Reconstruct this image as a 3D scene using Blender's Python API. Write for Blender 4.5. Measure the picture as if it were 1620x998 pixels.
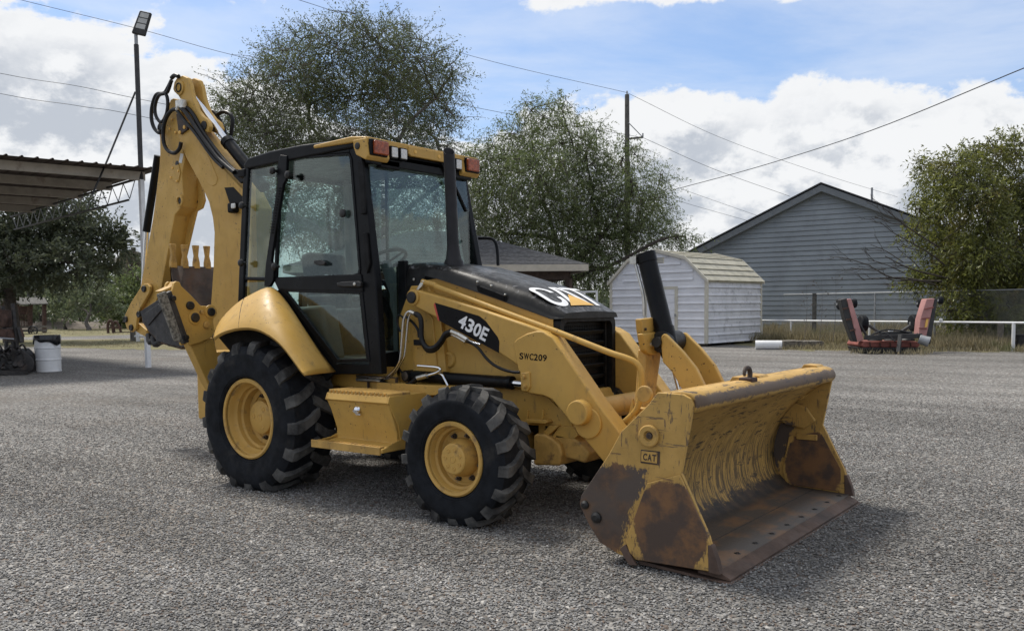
import bpy, bmesh, math, random
import numpy as np
from mathutils import Vector, Matrix, noise as mnoise
for _o in list(bpy.data.objects): bpy.data.objects.remove(_o)
S = bpy.context.scene
COL = S.collection
random.seed(7); RNG = np.random.default_rng(11)

# ------------------------------------------------------------------ camera (metres; x = machine forward, y = its left, z = up)
PW, PH = 1620.0, 998.0
CF = 1415.78
CPOS = np.array([6.1467, -5.6207, 1.4875])
YAW, PIT, ROL, PPY = 2.2155, 0.0688, -0.0106, 582.79
_fw = np.array([math.cos(PIT)*math.cos(YAW), math.cos(PIT)*math.sin(YAW), -math.sin(PIT)])
_rt = np.array([math.sin(YAW), -math.cos(YAW), 0.0]); _up = np.cross(_rt, _fw)
R2 = math.cos(ROL)*_rt + math.sin(ROL)*_up; U2 = -math.sin(ROL)*_rt + math.cos(ROL)*_up; FW = _fw
cam = bpy.data.cameras.new('camera'); camo = bpy.data.objects.new('camera', cam); COL.objects.link(camo)
cam.sensor_width = 36.0; cam.sensor_fit = 'HORIZONTAL'; cam.lens = CF/PW*36.0
cam.shift_y = (PPY-PH/2)/PW; cam.clip_start = 0.1; cam.clip_end = 3000
camo.matrix_world = Matrix(((R2[0], U2[0], -FW[0], CPOS[0]), (R2[1], U2[1], -FW[1], CPOS[1]), (R2[2], U2[2], -FW[2], CPOS[2]), (0, 0, 0, 1)))
S.camera = camo

# ------------------------------------------------------------------ sun, sky, exposure
S.view_settings.view_transform = 'Standard'; S.view_settings.look = 'None'
S.view_settings.exposure = 0.64; S.view_settings.gamma = 1.0
SUN_EL, SUN_DIR = 56.0, (-0.97, 0.16)
_az = math.atan2(SUN_DIR[1], SUN_DIR[0]); _ce = math.cos(math.radians(SUN_EL))
SUNV = Vector((_ce*math.cos(_az), _ce*math.sin(_az), math.sin(math.radians(SUN_EL))))
sl = bpy.data.lights.new('sun', 'SUN'); sl.energy = 2.7; sl.angle = math.radians(12.0); sl.color = (1.0, 0.95, 0.87)
so = bpy.data.objects.new('sun', sl); COL.objects.link(so); so.rotation_euler = SUNV.to_track_quat('Z', 'Y').to_euler()
so.location = (0, 0, 30)

class NT:
    """small node-tree helper"""
    def __init__(s, tree): s.t = tree; s.n = tree.nodes; s.l = tree.links
    def add(s, typ, **kw):
        n = s.n.new(typ)
        for k, v in kw.items():
            if k in n.inputs:
                s.set(n.inputs[k], v)
            else: setattr(n, k, v)
        return n
    def set(s, sock, v):
        if isinstance(v, bpy.types.NodeSocket): s.l.new(v, sock)
        else: sock.default_value = v
    def math(s, op, a, b=None, c=None, clamp=False):
        n = s.n.new('ShaderNodeMath'); n.operation = op; n.use_clamp = clamp
        for i, v in enumerate((a, b, c)):
            if v is not None: s.set(n.inputs[i], v)
        return n.outputs[0]
    def vmath(s, op, a, b=None, scale=None):
        n = s.n.new('ShaderNodeVectorMath'); n.operation = op
        s.set(n.inputs[0], a)
        if b is not None: s.set(n.inputs[1], b)
        if scale is not None: s.set(n.inputs['Scale'], scale)
        return n.outputs['Value'] if op in ('DOT_PRODUCT', 'LENGTH', 'DISTANCE') else n.outputs[0]
    def noise(s, vec, scale, detail=4, rough=0.55, dist=0.0):
        n = s.n.new('ShaderNodeTexNoise'); s.set(n.inputs['Vector'], vec)
        for k, v in (('Scale', scale), ('Detail', detail), ('Roughness', rough), ('Distortion', dist)): s.set(n.inputs[k], v)
        return n.outputs[0]
    def ramp(s, fac, a, b, lo=0.0, hi=1.0, interp='SMOOTHSTEP'):
        n = s.n.new('ShaderNodeMapRange'); n.interpolation_type = interp
        s.set(n.inputs['Value'], fac); s.set(n.inputs['From Min'], a); s.set(n.inputs['From Max'], b)
        s.set(n.inputs['To Min'], lo); s.set(n.inputs['To Max'], hi)
        return n.outputs[0]
    def mix(s, f, a, b):
        n = s.n.new('ShaderNodeMix'); n.data_type = 'RGBA'
        s.set(n.inputs[0], f); s.set(n.inputs[6], a if not isinstance(a, tuple) else a+(1,)*(4-len(a))); s.set(n.inputs[7], b if not isinstance(b, tuple) else b+(1,)*(4-len(b)))
        return n.outputs[2]
    def mapping(s, vec, scale=(1, 1, 1), loc=(0, 0, 0), rot=(0, 0, 0)):
        n = s.n.new('ShaderNodeMapping'); s.set(n.inputs[0], vec)
        n.inputs['Scale'].default_value = scale; n.inputs['Location'].default_value = loc; n.inputs['Rotation'].default_value = rot
        return n.outputs[0]
    def xyz(s, vec):
        n = s.n.new('ShaderNodeSeparateXYZ'); s.set(n.inputs[0], vec); return n.outputs
    def comb(s, x, y, z):
        n = s.n.new('ShaderNodeCombineXYZ')
        for i, v in enumerate((x, y, z)): s.set(n.inputs[i], v)
        return n.outputs[0]

W = bpy.data.worlds.new('World'); S.world = W; W.use_nodes = True
w = NT(W.node_tree); w.n.clear()
sky = w.add('ShaderNodeTexSky'); sky.sky_type = 'NISHITA'; sky.sun_disc = False
sky.sun_elevation = math.radians(SUN_EL); sky.sun_rotation = math.atan2(SUN_DIR[0], SUN_DIR[1])
sky.air_density = 1.0; sky.dust_density = 0.6; sky.ozone_density = 2.0
gen = w.add('ShaderNodeTexCoord').outputs['Generated']
x_, y_, z_ = w.xyz(gen)
zc = w.math('MAXIMUM', z_, 0.0)
# cumulus: noise over the dome of directions, a bank of it all round the horizon and scattered rags above
P_ = w.comb(x_, y_, w.math('MULTIPLY', z_, 1.55))
def cloud_density(off):
    v = w.vmath('ADD', P_, off)
    big = w.noise(v, 3.0, 2, 0.5); det = w.noise(v, 6.6, 11, 0.60, 0.1)
    return w.math('ADD', w.math('MULTIPLY', big, 0.50), w.math('MULTIPLY', det, 0.50))
OFF = (13.1, 7.7, 9.4)
d0 = cloud_density(OFF); d1 = cloud_density((OFF[0]-.012, OFF[1], OFF[2]+0.030))
bank = w.math('ADD', w.ramp(z_, 0.150, 0.285, 0.145, -0.045), w.ramp(z_, 0.278, 0.328, 0.0, 0.105))
dens = w.math('ADD', d0, bank)
mask = w.ramp(dens, 0.512, 0.545)
lit = w.ramp(w.math('SUBTRACT', d0, d1), -0.034, 0.030)
thick = w.ramp(dens, 0.53, 0.66)
shade = w.math('MULTIPLY', thick, w.math('SUBTRACT', 1.0, lit))
ccol = w.mix(shade, (5.95, 6.0, 6.05), (3.5, 3.75, 4.15))
veil = w.ramp(w.noise(w.vmath('ADD', w.mapping(P_, (1, 1, 2.6)), (9.1, 4.0, 0.0)), 2.2, 7, 0.6, 0.4), 0.40, 0.74, 0.02, 0.50)
skyc = w.mix(0.35, sky.outputs[0], (1.5, 2.7, 5.6))
skyc = w.mix(veil, skyc, (5.6, 5.9, 6.4))
skyc = w.mix(w.ramp(zc, 0.0, 0.12, 0.5, 0.0), skyc, (5.8, 6.1, 6.5))
skyc = w.mix(w.math('MULTIPLY', mask, 0.97), skyc, ccol)
bgn = w.add('ShaderNodeBackground', Color=skyc, Strength=0.1)
wo = w.add('ShaderNodeOutputWorld'); w.l.new(bgn.outputs[0], wo.inputs[0])

# ------------------------------------------------------------------ measuring helpers: where a sight line meets a real plane
def ray(u, v): return FW + (u-PW/2)/CF*R2 - (v-PPY)/CF*U2
def V(u, v, x=None, y=None, z=None):
    d = ray(u, v)
    t = (x-CPOS[0])/d[0] if x is not None else (y-CPOS[1])/d[1] if y is not None else (z-CPOS[2])/d[2]
    return Vector(CPOS+t*d)
def D(u, v, dep): return Vector(CPOS+dep*ray(u, v))
def G(u, dep, z=0.0):
    p = D(u, 485, dep); p.z = z; return p
AX, AY = Vector((R2[0], R2[1], 0)).normalized(), Vector((FW[0], FW[1], 0)).normalized()   # across and away

# ------------------------------------------------------------------ materials
MATS = {}
def newmat(name):
    m = bpy.data.materials.new(name); m.use_nodes = True; t = NT(m.node_tree); t.n.clear()
    b = t.add('ShaderNodeBsdfPrincipled'); o = t.add('ShaderNodeOutputMaterial'); t.l.new(b.outputs[0], o.inputs[0])
    MATS[name] = m; return m, t, b
def coords(t, kind='Object'): return t.add('ShaderNodeTexCoord').outputs[kind]
def bump(t, b, h, strength=0.3, dist=0.01):
    n = t.add('ShaderNodeBump', Height=h, Strength=strength, Distance=dist); t.l.new(n.outputs[0], b.inputs['Normal'])
def simple(name, col, rough=0.5, metal=0.0, var=0.25, vscale=6.0, bmp=0.0, bscale=60.0, spec=0.5, dirt=None, dirt_amt=0.5, dscale=3.0):
    m, t, b = newmat(name); c = coords(t)
    n = t.noise(c, vscale, 6, 0.6)
    lo = tuple(x*(1-var) for x in col); hi = tuple(min(1, x*(1+var)) for x in col)
    cc = t.mix(t.ramp(n, 0.3, 0.7), lo, hi)
    if dirt:
        dn = t.noise(c, dscale, 8, 0.65)
        cc = t.mix(t.ramp(dn, 0.62-0.3*dirt_amt, 0.72), cc, dirt)
    t.set(b.inputs['Base Color'], cc)
    t.set(b.inputs['Roughness'], t.ramp(t.noise(c, vscale*2.3, 5, 0.6), 0.2, 0.8, max(0.02, rough-0.1), min(1, rough+0.12)))
    b.inputs['Metallic'].default_value = metal; b.inputs['Specular IOR Level'].default_value = spec
    if bmp: bump(t, b, t.noise(c, bscale, 5, 0.6), bmp, 0.01)
    return m

YEL = (0.51, 0.303, 0.066)
def yellowpaint(name, col, rough):
    m, t, b = newmat(name); c = coords(t)
    n1 = t.noise(c, 1.7, 5, 0.6); n2 = t.noise(c, 7, 7, 0.65)
    cc = t.mix(t.ramp(n1, 0.35, 0.65), tuple(x*.93 for x in col), (col[0]*1.06, col[1]*1.09, col[2]*1.2))
    cc = t.mix(t.ramp(n2, 0.46, 0.70, 0, 0.32), cc, (0.34, 0.225, 0.085))                                   # dull dust film
    grime = t.noise(t.mapping(c, (5, 5, 1.2)), 3.0, 8, 0.7); cc = t.mix(t.ramp(grime, 0.56, 0.72, 0, 0.60), cc, (0.17, 0.115, 0.05))   # run-down streaks
    chip = t.noise(c, 34, 4, 0.65); gate = t.noise(c, 2.6, 3, 0.5)
    cm = t.math('MULTIPLY', t.ramp(chip, 0.65, 0.67), t.ramp(gate, 0.44, 0.56)); cc = t.mix(cm, cc, (0.055, 0.032, 0.02))             # stone chips
    t.set(b.inputs['Base Color'], cc); t.set(b.inputs['Roughness'], t.ramp(n2, 0.3, 0.7, rough-.08, rough+.16)); b.inputs['Specular IOR Level'].default_value = 0.4
    bump(t, b, t.math('ADD', t.noise(c, 22, 4, 0.6), t.math('MULTIPLY', cm, -1.5)), 0.07, 0.006)
yellowpaint('yellow_paint', YEL, 0.49)
simple('yellow_worn', (0.47, 0.285, 0.08), 0.55, var=0.15, vscale=8.0, bmp=0.12, bscale=50, spec=0.3, dirt=(0.19, 0.115, 0.05), dirt_amt=0.4, dscale=14)
simple('rim_yellow', (0.53, 0.322, 0.085), 0.5, var=0.08, vscale=5, spec=0.3, dirt=(0.27, 0.17, 0.075), dirt_amt=0.35, dscale=9)
simple('black_paint', (0.0065, 0.007, 0.008), 0.34, var=0.3, spec=0.13)
simple('black_matt', (0.008, 0.008, 0.0085), 0.6, var=0.4, bmp=0.1, spec=0.15)
simple('grille_black', (0.007, 0.007, 0.007), 0.5, var=0.4, spec=0.2, dirt=(0.022, 0.02, 0.018), dirt_amt=0.5, dscale=8)
simple('hose_rubber', (0.007, 0.007, 0.008), 0.42, var=0.3, spec=0.3)
simple('rubber', (0.010, 0.0115, 0.0145), 0.72, var=0.4, vscale=10, bmp=0.10, bscale=90, spec=0.15, dirt=(0.032, 0.031, 0.030), dirt_amt=0.3, dscale=4)
simple('rubber_dusty', (0.05, 0.05, 0.05), 0.9, var=0.5, vscale=7, bmp=0.2, bscale=80, spec=0.15)
simple('chrome', (0.75, 0.76, 0.78), 0.16, metal=1.0, var=0.05)
simple('zinc', (0.55, 0.54, 0.50), 0.38, metal=1.0, var=0.2, vscale=20)
simple('bolt_steel', (0.10, 0.085, 0.07), 0.5, metal=0.8, var=0.4, vscale=30)
simple('pin_black', (0.012, 0.0115, 0.011), 0.5, metal=0.1, var=0.3, vscale=20)
simple('decal_black', (0.008, 0.008, 0.009), 0.32, var=0.1, spec=0.10)
simple('decal_white', (0.78, 0.78, 0.78), 0.45, var=0.04)
simple('decal_red', (0.45, 0.05, 0.03), 0.4, var=0.05)
simple('decal_yellow', (0.72, 0.42, 0.09), 0.45, var=0.04)
simple('rust_dark', (0.060, 0.042, 0.032), 0.7, var=0.5, vscale=5, bmp=0.2, bscale=40, dirt=(0.10, 0.05, 0.025), dirt_amt=0.5, dscale=4)
simple('bucket_rust', (0.105, 0.066, 0.048), 0.75, var=0.4, vscale=6, bmp=0.2, bscale=40, dirt=(0.055, 0.040, 0.034), dirt_amt=0.5, dscale=3)
simple('bucket_black', (0.022, 0.022, 0.024), 0.6, var=0.5, vscale=8, bmp=0.15, bscale=40, dirt=(0.06, 0.057, 0.052), dirt_amt=0.35, dscale=12)
simple('rubber_pad', (0.19, 0.18, 0.155), 0.9, var=0.6, vscale=40, bmp=0.5, bscale=70, spec=0.1)
simple('seat_fabric', (0.045, 0.045, 0.05), 0.85, var=0.3, vscale=30, bmp=0.2)
simple('interior_grey', (0.10, 0.105, 0.105), 0.7, var=0.1)
simple('sticker_white', (0.65, 0.65, 0.62), 0.5, var=0.05)
# background materials
simple('white_metal', (0.72, 0.725, 0.76), 0.45, var=0.05, vscale=2, spec=0.3)
simple('cream_metal', (0.55, 0.52, 0.44), 0.5, var=0.08, vscale=2, spec=0.3)
simple('roof_cream', (0.42, 0.395, 0.31), 0.5, var=0.15, vscale=2.5, spec=0.3, dirt=(0.25, 0.24, 0.2), dirt_amt=0.3, dscale=4)
simple('trim_grey', (0.17, 0.185, 0.20), 0.6, var=0.1)
simple('shingle', (0.055, 0.056, 0.06), 0.9, var=0.5, vscale=9, bmp=0.5, bscale=25)
simple('fascia_cream', (0.42, 0.38, 0.31), 0.6, var=0.08)
simple('brown_wood', (0.055, 0.036, 0.027), 0.8, var=0.4, vscale=6)
simple('old_wood', (0.13, 0.115, 0.095), 0.9, var=0.4, vscale=12, bmp=0.3, bscale=40)
simple('grey_wood', (0.10, 0.095, 0.085), 0.9, var=0.35, vscale=5, bmp=0.3, bscale=30)
simple('galv', (0.30, 0.31, 0.32), 0.5, metal=0.3, var=0.15)
simple('white_pipe', (0.68, 0.68, 0.68), 0.5, var=0.06)
simple('roof_rust', (0.085, 0.066, 0.055), 0.75, var=0.3, vscale=1.5, spec=0.2)
simple('purlin', (0.40, 0.36, 0.30), 0.7, var=0.2, vscale=2, dirt=(0.22, 0.18, 0.14), dirt_amt=0.4, dscale=2)
simple('dark_steel', (0.025, 0.024, 0.024), 0.6, var=0.3)
simple('rusty_iron', (0.065, 0.035, 0.025), 0.85, var=0.5, vscale=8, bmp=0.3)
simple('mower_red', (0.23, 0.075, 0.06), 0.6, var=0.2, vscale=3, spec=0.3, dirt=(0.20, 0.07, 0.05), dirt_amt=0.35, dscale=5)
simple('mower_pink', (0.40, 0.205, 0.19), 0.6, var=0.15, vscale=2, spec=0.3)
simple('plastic_black', (0.012, 0.012, 0.014), 0.3, var=0.2)
simple('concrete_white', (0.62, 0.62, 0.60), 0.8, var=0.1)
simple('cable', (0.03, 0.03, 0.035), 0.6, var=0.1)
simple('bark', (0.055, 0.045, 0.037), 0.95, var=0.4, vscale=9, bmp=0.6, bscale=20)
simple('bark_grey', (0.13, 0.115, 0.105), 0.95, var=0.4, vscale=9, bmp=0.5, bscale=20)
simple('lamp_lens', (0.62, 0.62, 0.60), 0.25, var=0.15, vscale=60, bmp=0.3, bscale=90)
simple('led_panel', (0.42, 0.42, 0.40), 0.4, var=0.1)
simple('amber', (0.28, 0.060, 0.018), 0.22, var=0.4, vscale=30, bmp=0.3, bscale=60)

def glassmat(name, tint, refl=1.0):
    m = bpy.data.materials.new(name); m.use_nodes = True; t = NT(m.node_tree); t.n.clear()
    tr = t.add('ShaderNodeBsdfTransparent', Color=tint+(1,))
    gl = t.add('ShaderNodeBsdfGlossy', Roughness=0.015, Color=(0.9, 0.95, 0.95, 1))
    c = coords(t); n = t.noise(t.mapping(c, (1.0, 1.0, 0.55)), 2.4, 2, 0.45, 0.6)
    bn = t.add('ShaderNodeBump', Height=n, Strength=0.22, Distance=0.02); t.l.new(bn.outputs[0], gl.inputs['Normal'])
    lw = t.add('ShaderNodeLayerWeight', Blend=0.5)
    f = t.math('ADD', t.math('MULTIPLY', t.math('POWER', lw.outputs['Facing'], 4.0), 0.8*refl), 0.040*refl, clamp=True)
    df = t.add('ShaderNodeBsdfDiffuse', Color=(0.30, 0.32, 0.30, 1))
    dust = t.ramp(t.noise(t.mapping(c, (3, 3, 0.5)), 3.0, 7, 0.65), 0.50, 0.85, 0.002, 0.03)
    mx0 = t.add('ShaderNodeMixShader'); t.set(mx0.inputs[0], dust); t.l.new(tr.outputs[0], mx0.inputs[1]); t.l.new(df.outputs[0], mx0.inputs[2])
    mx = t.add('ShaderNodeMixShader'); t.set(mx.inputs[0], f); t.l.new(mx0.outputs[0], mx.inputs[1]); t.l.new(gl.outputs[0], mx.inputs[2])
    o = t.add('ShaderNodeOutputMaterial'); t.l.new(mx.outputs[0], o.inputs[0]); MATS[name] = m
glassmat('cab_glass', (0.80, 0.875, 0.86), 1.15)

def leafmat(name, c1, c2, c3, trans=0.35):
    m = bpy.data.materials.new(name); m.use_nodes = True; t = NT(m.node_tree); t.n.clear()
    g = t.add('ShaderNodeNewGeometry'); c = coords(t)
    r = g.outputs['Random Per Island']
    n = t.noise(c, 0.9, 4, 0.6)
    cc = t.mix(t.ramp(r, 0.1, 0.9), c1, c2); cc = t.mix(t.ramp(n, 0.52, 0.72), cc, c3)
    d = t.add('ShaderNodeBsdfDiffuse', Color=cc); tl = t.add('ShaderNodeBsdfTranslucent', Color=cc)
    mx = t.add('ShaderNodeMixShader'); t.set(mx.inputs[0], trans); t.l.new(d.outputs[0], mx.inputs[1]); t.l.new(tl.outputs[0], mx.inputs[2])
    gl = t.add('ShaderNodeBsdfGlossy', Roughness=0.45, Color=(0.6, 0.62, 0.6, 1)); mx2 = t.add('ShaderNodeMixShader'); t.set(mx2.inputs[0], 0.05)
    t.l.new(mx.outputs[0], mx2.inputs[1]); t.l.new(gl.outputs[0], mx2.inputs[2])
    o = t.add('ShaderNodeOutputMaterial'); t.l.new(mx2.outputs[0], o.inputs[0]); MATS[name] = m
leafmat('leaf_olive', (0.072, 0.092, 0.038), (0.142, 0.170, 0.070), (0.155, 0.168, 0.062), 0.45)
leafmat('leaf_green', (0.080, 0.108, 0.038), (0.165, 0.205, 0.074), (0.17, 0.195, 0.066), 0.45)
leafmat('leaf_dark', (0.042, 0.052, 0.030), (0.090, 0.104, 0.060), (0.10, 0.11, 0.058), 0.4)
leafmat('leaf_right', (0.070, 0.082, 0.018), (0.23, 0.245, 0.055), (0.17, 0.13, 0.034), 0.5)
leafmat('leaf_pale', (0.085, 0.11, 0.06), (0.16, 0.19, 0.10), (0.17, 0.17, 0.09), 0.45)
leafmat('dry_grass', (0.16, 0.135, 0.08), (0.34, 0.29, 0.18), (0.16, 0.17, 0.08))
leafmat('dead_palm', (0.13, 0.11, 0.075), (0.22, 0.19, 0.13), (0.10, 0.11, 0.06))

# ------------------------------------------------------------------ mesh building
def tag(o, label=None, cat=None, group=None, kind=None):
    if label: o['label'] = label
    if cat: o['category'] = cat
    if group: o['group'] = group
    if kind: o['kind'] = kind
    return o
def thing(name, label, cat, loc, group=None):
    o = bpy.data.objects.new(name, None); COL.objects.link(o); o.location = loc; o.empty_display_size = 0.2
    return tag(o, label, cat, group)
def wloc(o):
    p = Vector((0, 0, 0))
    while o is not None: p = p + o.location; o = o.parent
    return p
def catmull(pts, k=6, closed=False):
    pts = [Vector(p) for p in pts]; n = len(pts); out = []
    if n < 3: return pts
    for i in range(n if closed else n-1):
        p0 = pts[(i-1) % n] if closed or i > 0 else pts[0]*2-pts[1]
        p1 = pts[i]; p2 = pts[(i+1) % n]
        p3 = pts[(i+2) % n] if closed or i+2 < n else p2*2-p1
        for j in range(k):
            t = j/k; t2 = t*t; t3 = t2*t
            out.append(0.5*((2*p1)+(p2-p0)*t+(2*p0-5*p1+4*p2-p3)*t2+(3*p1-p0-3*p2+p3)*t3))
    if not closed: out.append(pts[-1])
    return out
class MB:
    def __init__(s): s.v = []; s.f = []; s.mi = []; s.m = 0
    def add(s, vs, fs):
        b = len(s.v); s.v += [tuple(q) for q in vs]; s.f += [tuple(i+b for i in f) for f in fs]; s.mi += [s.m]*len(fs)
        return s
    def prism(s, pts, vec):
        pts = [Vector(p) for p in pts]; vec = Vector(vec); n = len(pts)
        nr = Vector((0, 0, 0))
        for i in range(n): nr += pts[i].cross(pts[(i+1) % n])
        if nr.dot(vec) > 0: pts.reverse()
        return s.add(pts+[p+vec for p in pts], [tuple(range(n)), tuple(range(2*n-1, n-1, -1))]+[(i, i+n, (i+1) % n+n, (i+1) % n) for i in range(n)])
    def box(s, c, size, rot=None):
        c = Vector(c); h = Vector(size)/2; M3 = rot if rot is not None else Matrix.Identity(3)
        vs = [c+M3 @ Vector((sx*h.x, sy*h.y, sz*h.z)) for sz in (-1, 1) for sy in (-1, 1) for sx in (-1, 1)]
        return s.add(vs, [(0, 2, 3, 1), (4, 5, 7, 6), (0, 1, 5, 4), (2, 6, 7, 3), (0, 4, 6, 2), (1, 3, 7, 5)])
    def bar(s, a, b, w, h, up=(0, 0, 1)):
        a = Vector(a); b = Vector(b); d = (b-a); L = d.length; d.normalize(); up = Vector(up)
        sd = d.cross(up)
        if sd.length < 1e-4: sd = d.cross(Vector((1, 0, 0)))
        sd.normalize(); u = sd.cross(d)
        return s.box((a+b)/2, (L, w, h), Matrix((d, sd, u)).transposed())
    def ring(s, c, d, r, n, ref=None):
        d = Vector(d).normalized(); ref = Vector(ref) if ref is not None else (Vector((0, 0, 1)) if abs(d.z) < 0.9 else Vector((1, 0, 0)))
        a = d.cross(ref).normalized(); b = d.cross(a)
        return [Vector(c)+a*(r*math.cos(2*math.pi*i/n))+b*(r*math.sin(2*math.pi*i/n)) for i in range(n)]
    def rings(s, rs, cap=True, closed=False):
        n = len(rs[0]); vs = [p for r in rs for p in r]; fs = []
        m = len(rs)
        for k in range(m if closed else m-1):
            a, b = k*n, ((k+1) % m)*n
            for i in range(n): j = (i+1) % n; fs.append((a+i, b+i, b+j, a+j))
        if cap and not closed: fs += [tuple(range(n)), tuple(range(m*n-1, (m-1)*n-1, -1))]
        return s.add(vs, fs)
    def cyl(s, a, b, r, r2=None, n=20):
        a = Vector(a); b = Vector(b)
        return s.rings([s.ring(a, b-a, r, n), s.ring(b, b-a, r if r2 is None else r2, n)])
    def disc_stack(s, a, d, prof, n=28):
        """turned piece: prof = [(along, radius)...] from point a in direction d"""
        a = Vector(a); d = Vector(d).normalized()
        return s.rings([s.ring(a+d*t, d, max(r, 1e-4), n) for t, r in prof])
    def tube(s, pts, r, n=8, k=5, smooth=True, cap=True):
        pts = catmull(pts, k) if smooth and len(pts) > 2 else [Vector(p) for p in pts]
        rs = []; ref = None; m = len(pts)
        for i, p in enumerate(pts):
            d = (pts[min(i+1, m-1)]-pts[max(i-1, 0)]).normalized()
            if ref is None: ref = d.cross(Vector((0, 0, 1)) if abs(d.z) < 0.9 else Vector((1, 0, 0)))
            a = ref-d*ref.dot(d)
            if a.length < 1e-5: a = d.orthogonal()
            a.normalize(); b = d.cross(a); ref = a
            rr = r[min(i*len(r)//m, len(r)-1)] if isinstance(r, (list, tuple)) else r
            rs.append([p+a*(rr*math.cos(2*math.pi*j/n))+b*(rr*math.sin(2*math.pi*j/n)) for j in range(n)])
        return s.rings(rs, cap)
    def grid(s, rows):
        n = len(rows[0]); vs = [p for r in rows for p in r]
        return s.add(vs, [(k*n+i, k*n+i+1, (k+1)*n+i+1, (k+1)*n+i) for k in range(len(rows)-1) for i in range(n-1)])
    def build(s, name, mat, parent=None, bevel=0.0, seg=2, smooth=30, solid=0.0, mirror=False, sub=0):
        mats = mat if isinstance(mat, (list, tuple)) else [mat]
        o = s._obj(name, mats, parent, s.v, s.f, bevel, seg, smooth, solid, sub)
        if mirror:
            s._obj(name, mats, parent, [(x, -y, z) for x, y, z in s.v], [tuple(reversed(f)) for f in s.f], bevel, seg, smooth, solid, sub)
        return o
    def _obj(s, name, mats, parent, vs, fs, bevel, seg, smooth, solid, sub):
        me = bpy.data.meshes.new(name); off = wloc(parent) if parent is not None else Vector((0, 0, 0))
        if parent is None and vs:
            a = np.array(vs); off = Vector((float(a[:, 0].mean()), float(a[:, 1].mean()), float(a[:, 2].min())))
        me.from_pydata([(x-off.x, y-off.y, z-off.z) for x, y, z in vs], [], fs)
        for mm in mats: me.materials.append(MATS[mm])
        if len(mats) > 1: me.polygons.foreach_set('material_index', s.mi)
        bm = bmesh.new(); bm.from_mesh(me); bmesh.ops.recalc_face_normals(bm, faces=bm.faces) if not solid else None; bm.to_mesh(me); bm.free()
        if smooth: me.shade_smooth(); me.set_sharp_from_angle(angle=math.radians(smooth))
        o = bpy.data.objects.new(name, me); COL.objects.link(o); o.parent = parent
        if parent is None: o.location = off
        if sub: md = o.modifiers.new('subdivision', 'SUBSURF'); md.levels = sub; md.render_levels = sub
        if solid: md = o.modifiers.new('thickness', 'SOLIDIFY'); md.thickness = solid; md.offset = 0
        if bevel: md = o.modifiers.new('bevel', 'BEVEL'); md.width = bevel; md.segments = seg; md.limit_method = 'ANGLE'; md.angle_limit = math.radians(35); md.use_clamp_overlap = True; md.harden_normals = True
        return o
def PY(uv, y): return [V(u, v, y=y) for u, v in uv]
def PX(uv, x): return [V(u, v, x=x) for u, v in uv]
def copy_tree(o, parent=None):
    c = o.copy(); COL.objects.link(c); c.parent = parent
    for ch in list(o.children): copy_tree(ch, c)
    return c
def text_mesh(txt, offset=0.0):
    """flat letters from the built-in font: vertices in a unit box and faces"""
    cu = bpy.data.curves.new('t', 'FONT'); cu.body = txt; cu.offset = offset; cu.resolution_u = 4
    ob = bpy.data.objects.new('t', cu); COL.objects.link(ob)
    dg = bpy.context.evaluated_depsgraph_get(); me = bpy.data.meshes.new_from_object(ob.evaluated_get(dg))
    vs = np.array([v.co[:] for v in me.vertices]); fs = [tuple(p.vertices) for p in me.polygons]
    bpy.data.objects.remove(ob); bpy.data.curves.remove(cu); bpy.data.meshes.remove(me)
    lo, hi = vs.min(0), vs.max(0); vs = (vs-lo)/np.maximum(hi-lo, 1e-6)
    return vs[:, :2], fs
# ================================================================== GROUND
def CA(a, d, z=0.0): return Vector((CPOS[0], CPOS[1], 0))+AX*a+AY*d+Vector((0, 0, z))   # across, away, up
def UA(u, d, z=0.0): return CA((u-PW/2)/CF*d, d, z)
m, t, b = newmat('gravel'); c = coords(t)
vor = t.add('ShaderNodeTexVoronoi'); t.set(vor.inputs['Vector'], t.vmath('ADD', c, t.vmath('SCALE', t.add('ShaderNodeTexNoise', Scale=30.0).outputs[1], scale=0.012))); vor.inputs['Scale'].default_value = 34
vor2 = t.add('ShaderNodeTexVoronoi'); t.set(vor2.inputs['Vector'], c); vor2.inputs['Scale'].default_value = 90
sc = t.xyz(vor.outputs['Color']); sc2 = t.xyz(vor2.outputs['Color'])
base = t.mix(t.ramp(sc[0], 0.05, 0.95, interp='LINEAR'), (0.115, 0.108, 0.100), (0.32, 0.307, 0.288))
base = t.mix(t.ramp(sc[1], 0.93, 0.97), base, (0.48, 0.46, 0.43))
base = t.mix(t.ramp(sc[2], 0.86, 0.94), base, (0.15, 0.105, 0.08))
base = t.mix(0.35, base, t.mix(sc2[0], (0.06, 0.058, 0.055), (0.24, 0.235, 0.22)))
grain = t.noise(c, 16, 5, 0.8); base = t.vmath('SCALE', base, scale=t.ramp(grain, 0.38, 0.62, 0.60, 1.35))
base = t.mix(t.ramp(t.noise(c, 7, 8, 0.85), 0.64, 0.70), base, (0.46, 0.43, 0.40))
big = t.noise(t.mapping(c, (0.35, 0.5, 1), rot=(0, 0, 0.7)), 0.5, 6, 0.62)
trk = t.noise(t.mapping(c, (0.08, 0.9, 1), rot=(0, 0, 0.55)), 0.9, 5, 0.6)
dk = t.math('MULTIPLY', t.ramp(big, 0.35, 0.65, 0.78, 1.10), t.ramp(trk, 0.38, 0.6, 0.80, 1.08))
base = t.vmath('SCALE', base, scale=dk)
dirt = t.noise(c, 0.22, 5, 0.6)
base = t.mix(t.math('MULTIPLY', t.ramp(dirt, 0.52, 0.66), 0.25), base, (0.19, 0.155, 0.12))
t.set(b.inputs['Base Color'], base); b.inputs['Roughness'].default_value = 0.9; b.inputs['Specular IOR Level'].default_value = 0.2
h = t.math('SUBTRACT', 1.0, t.math('MULTIPLY', vor.outputs['Distance'], 1.2))
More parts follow.
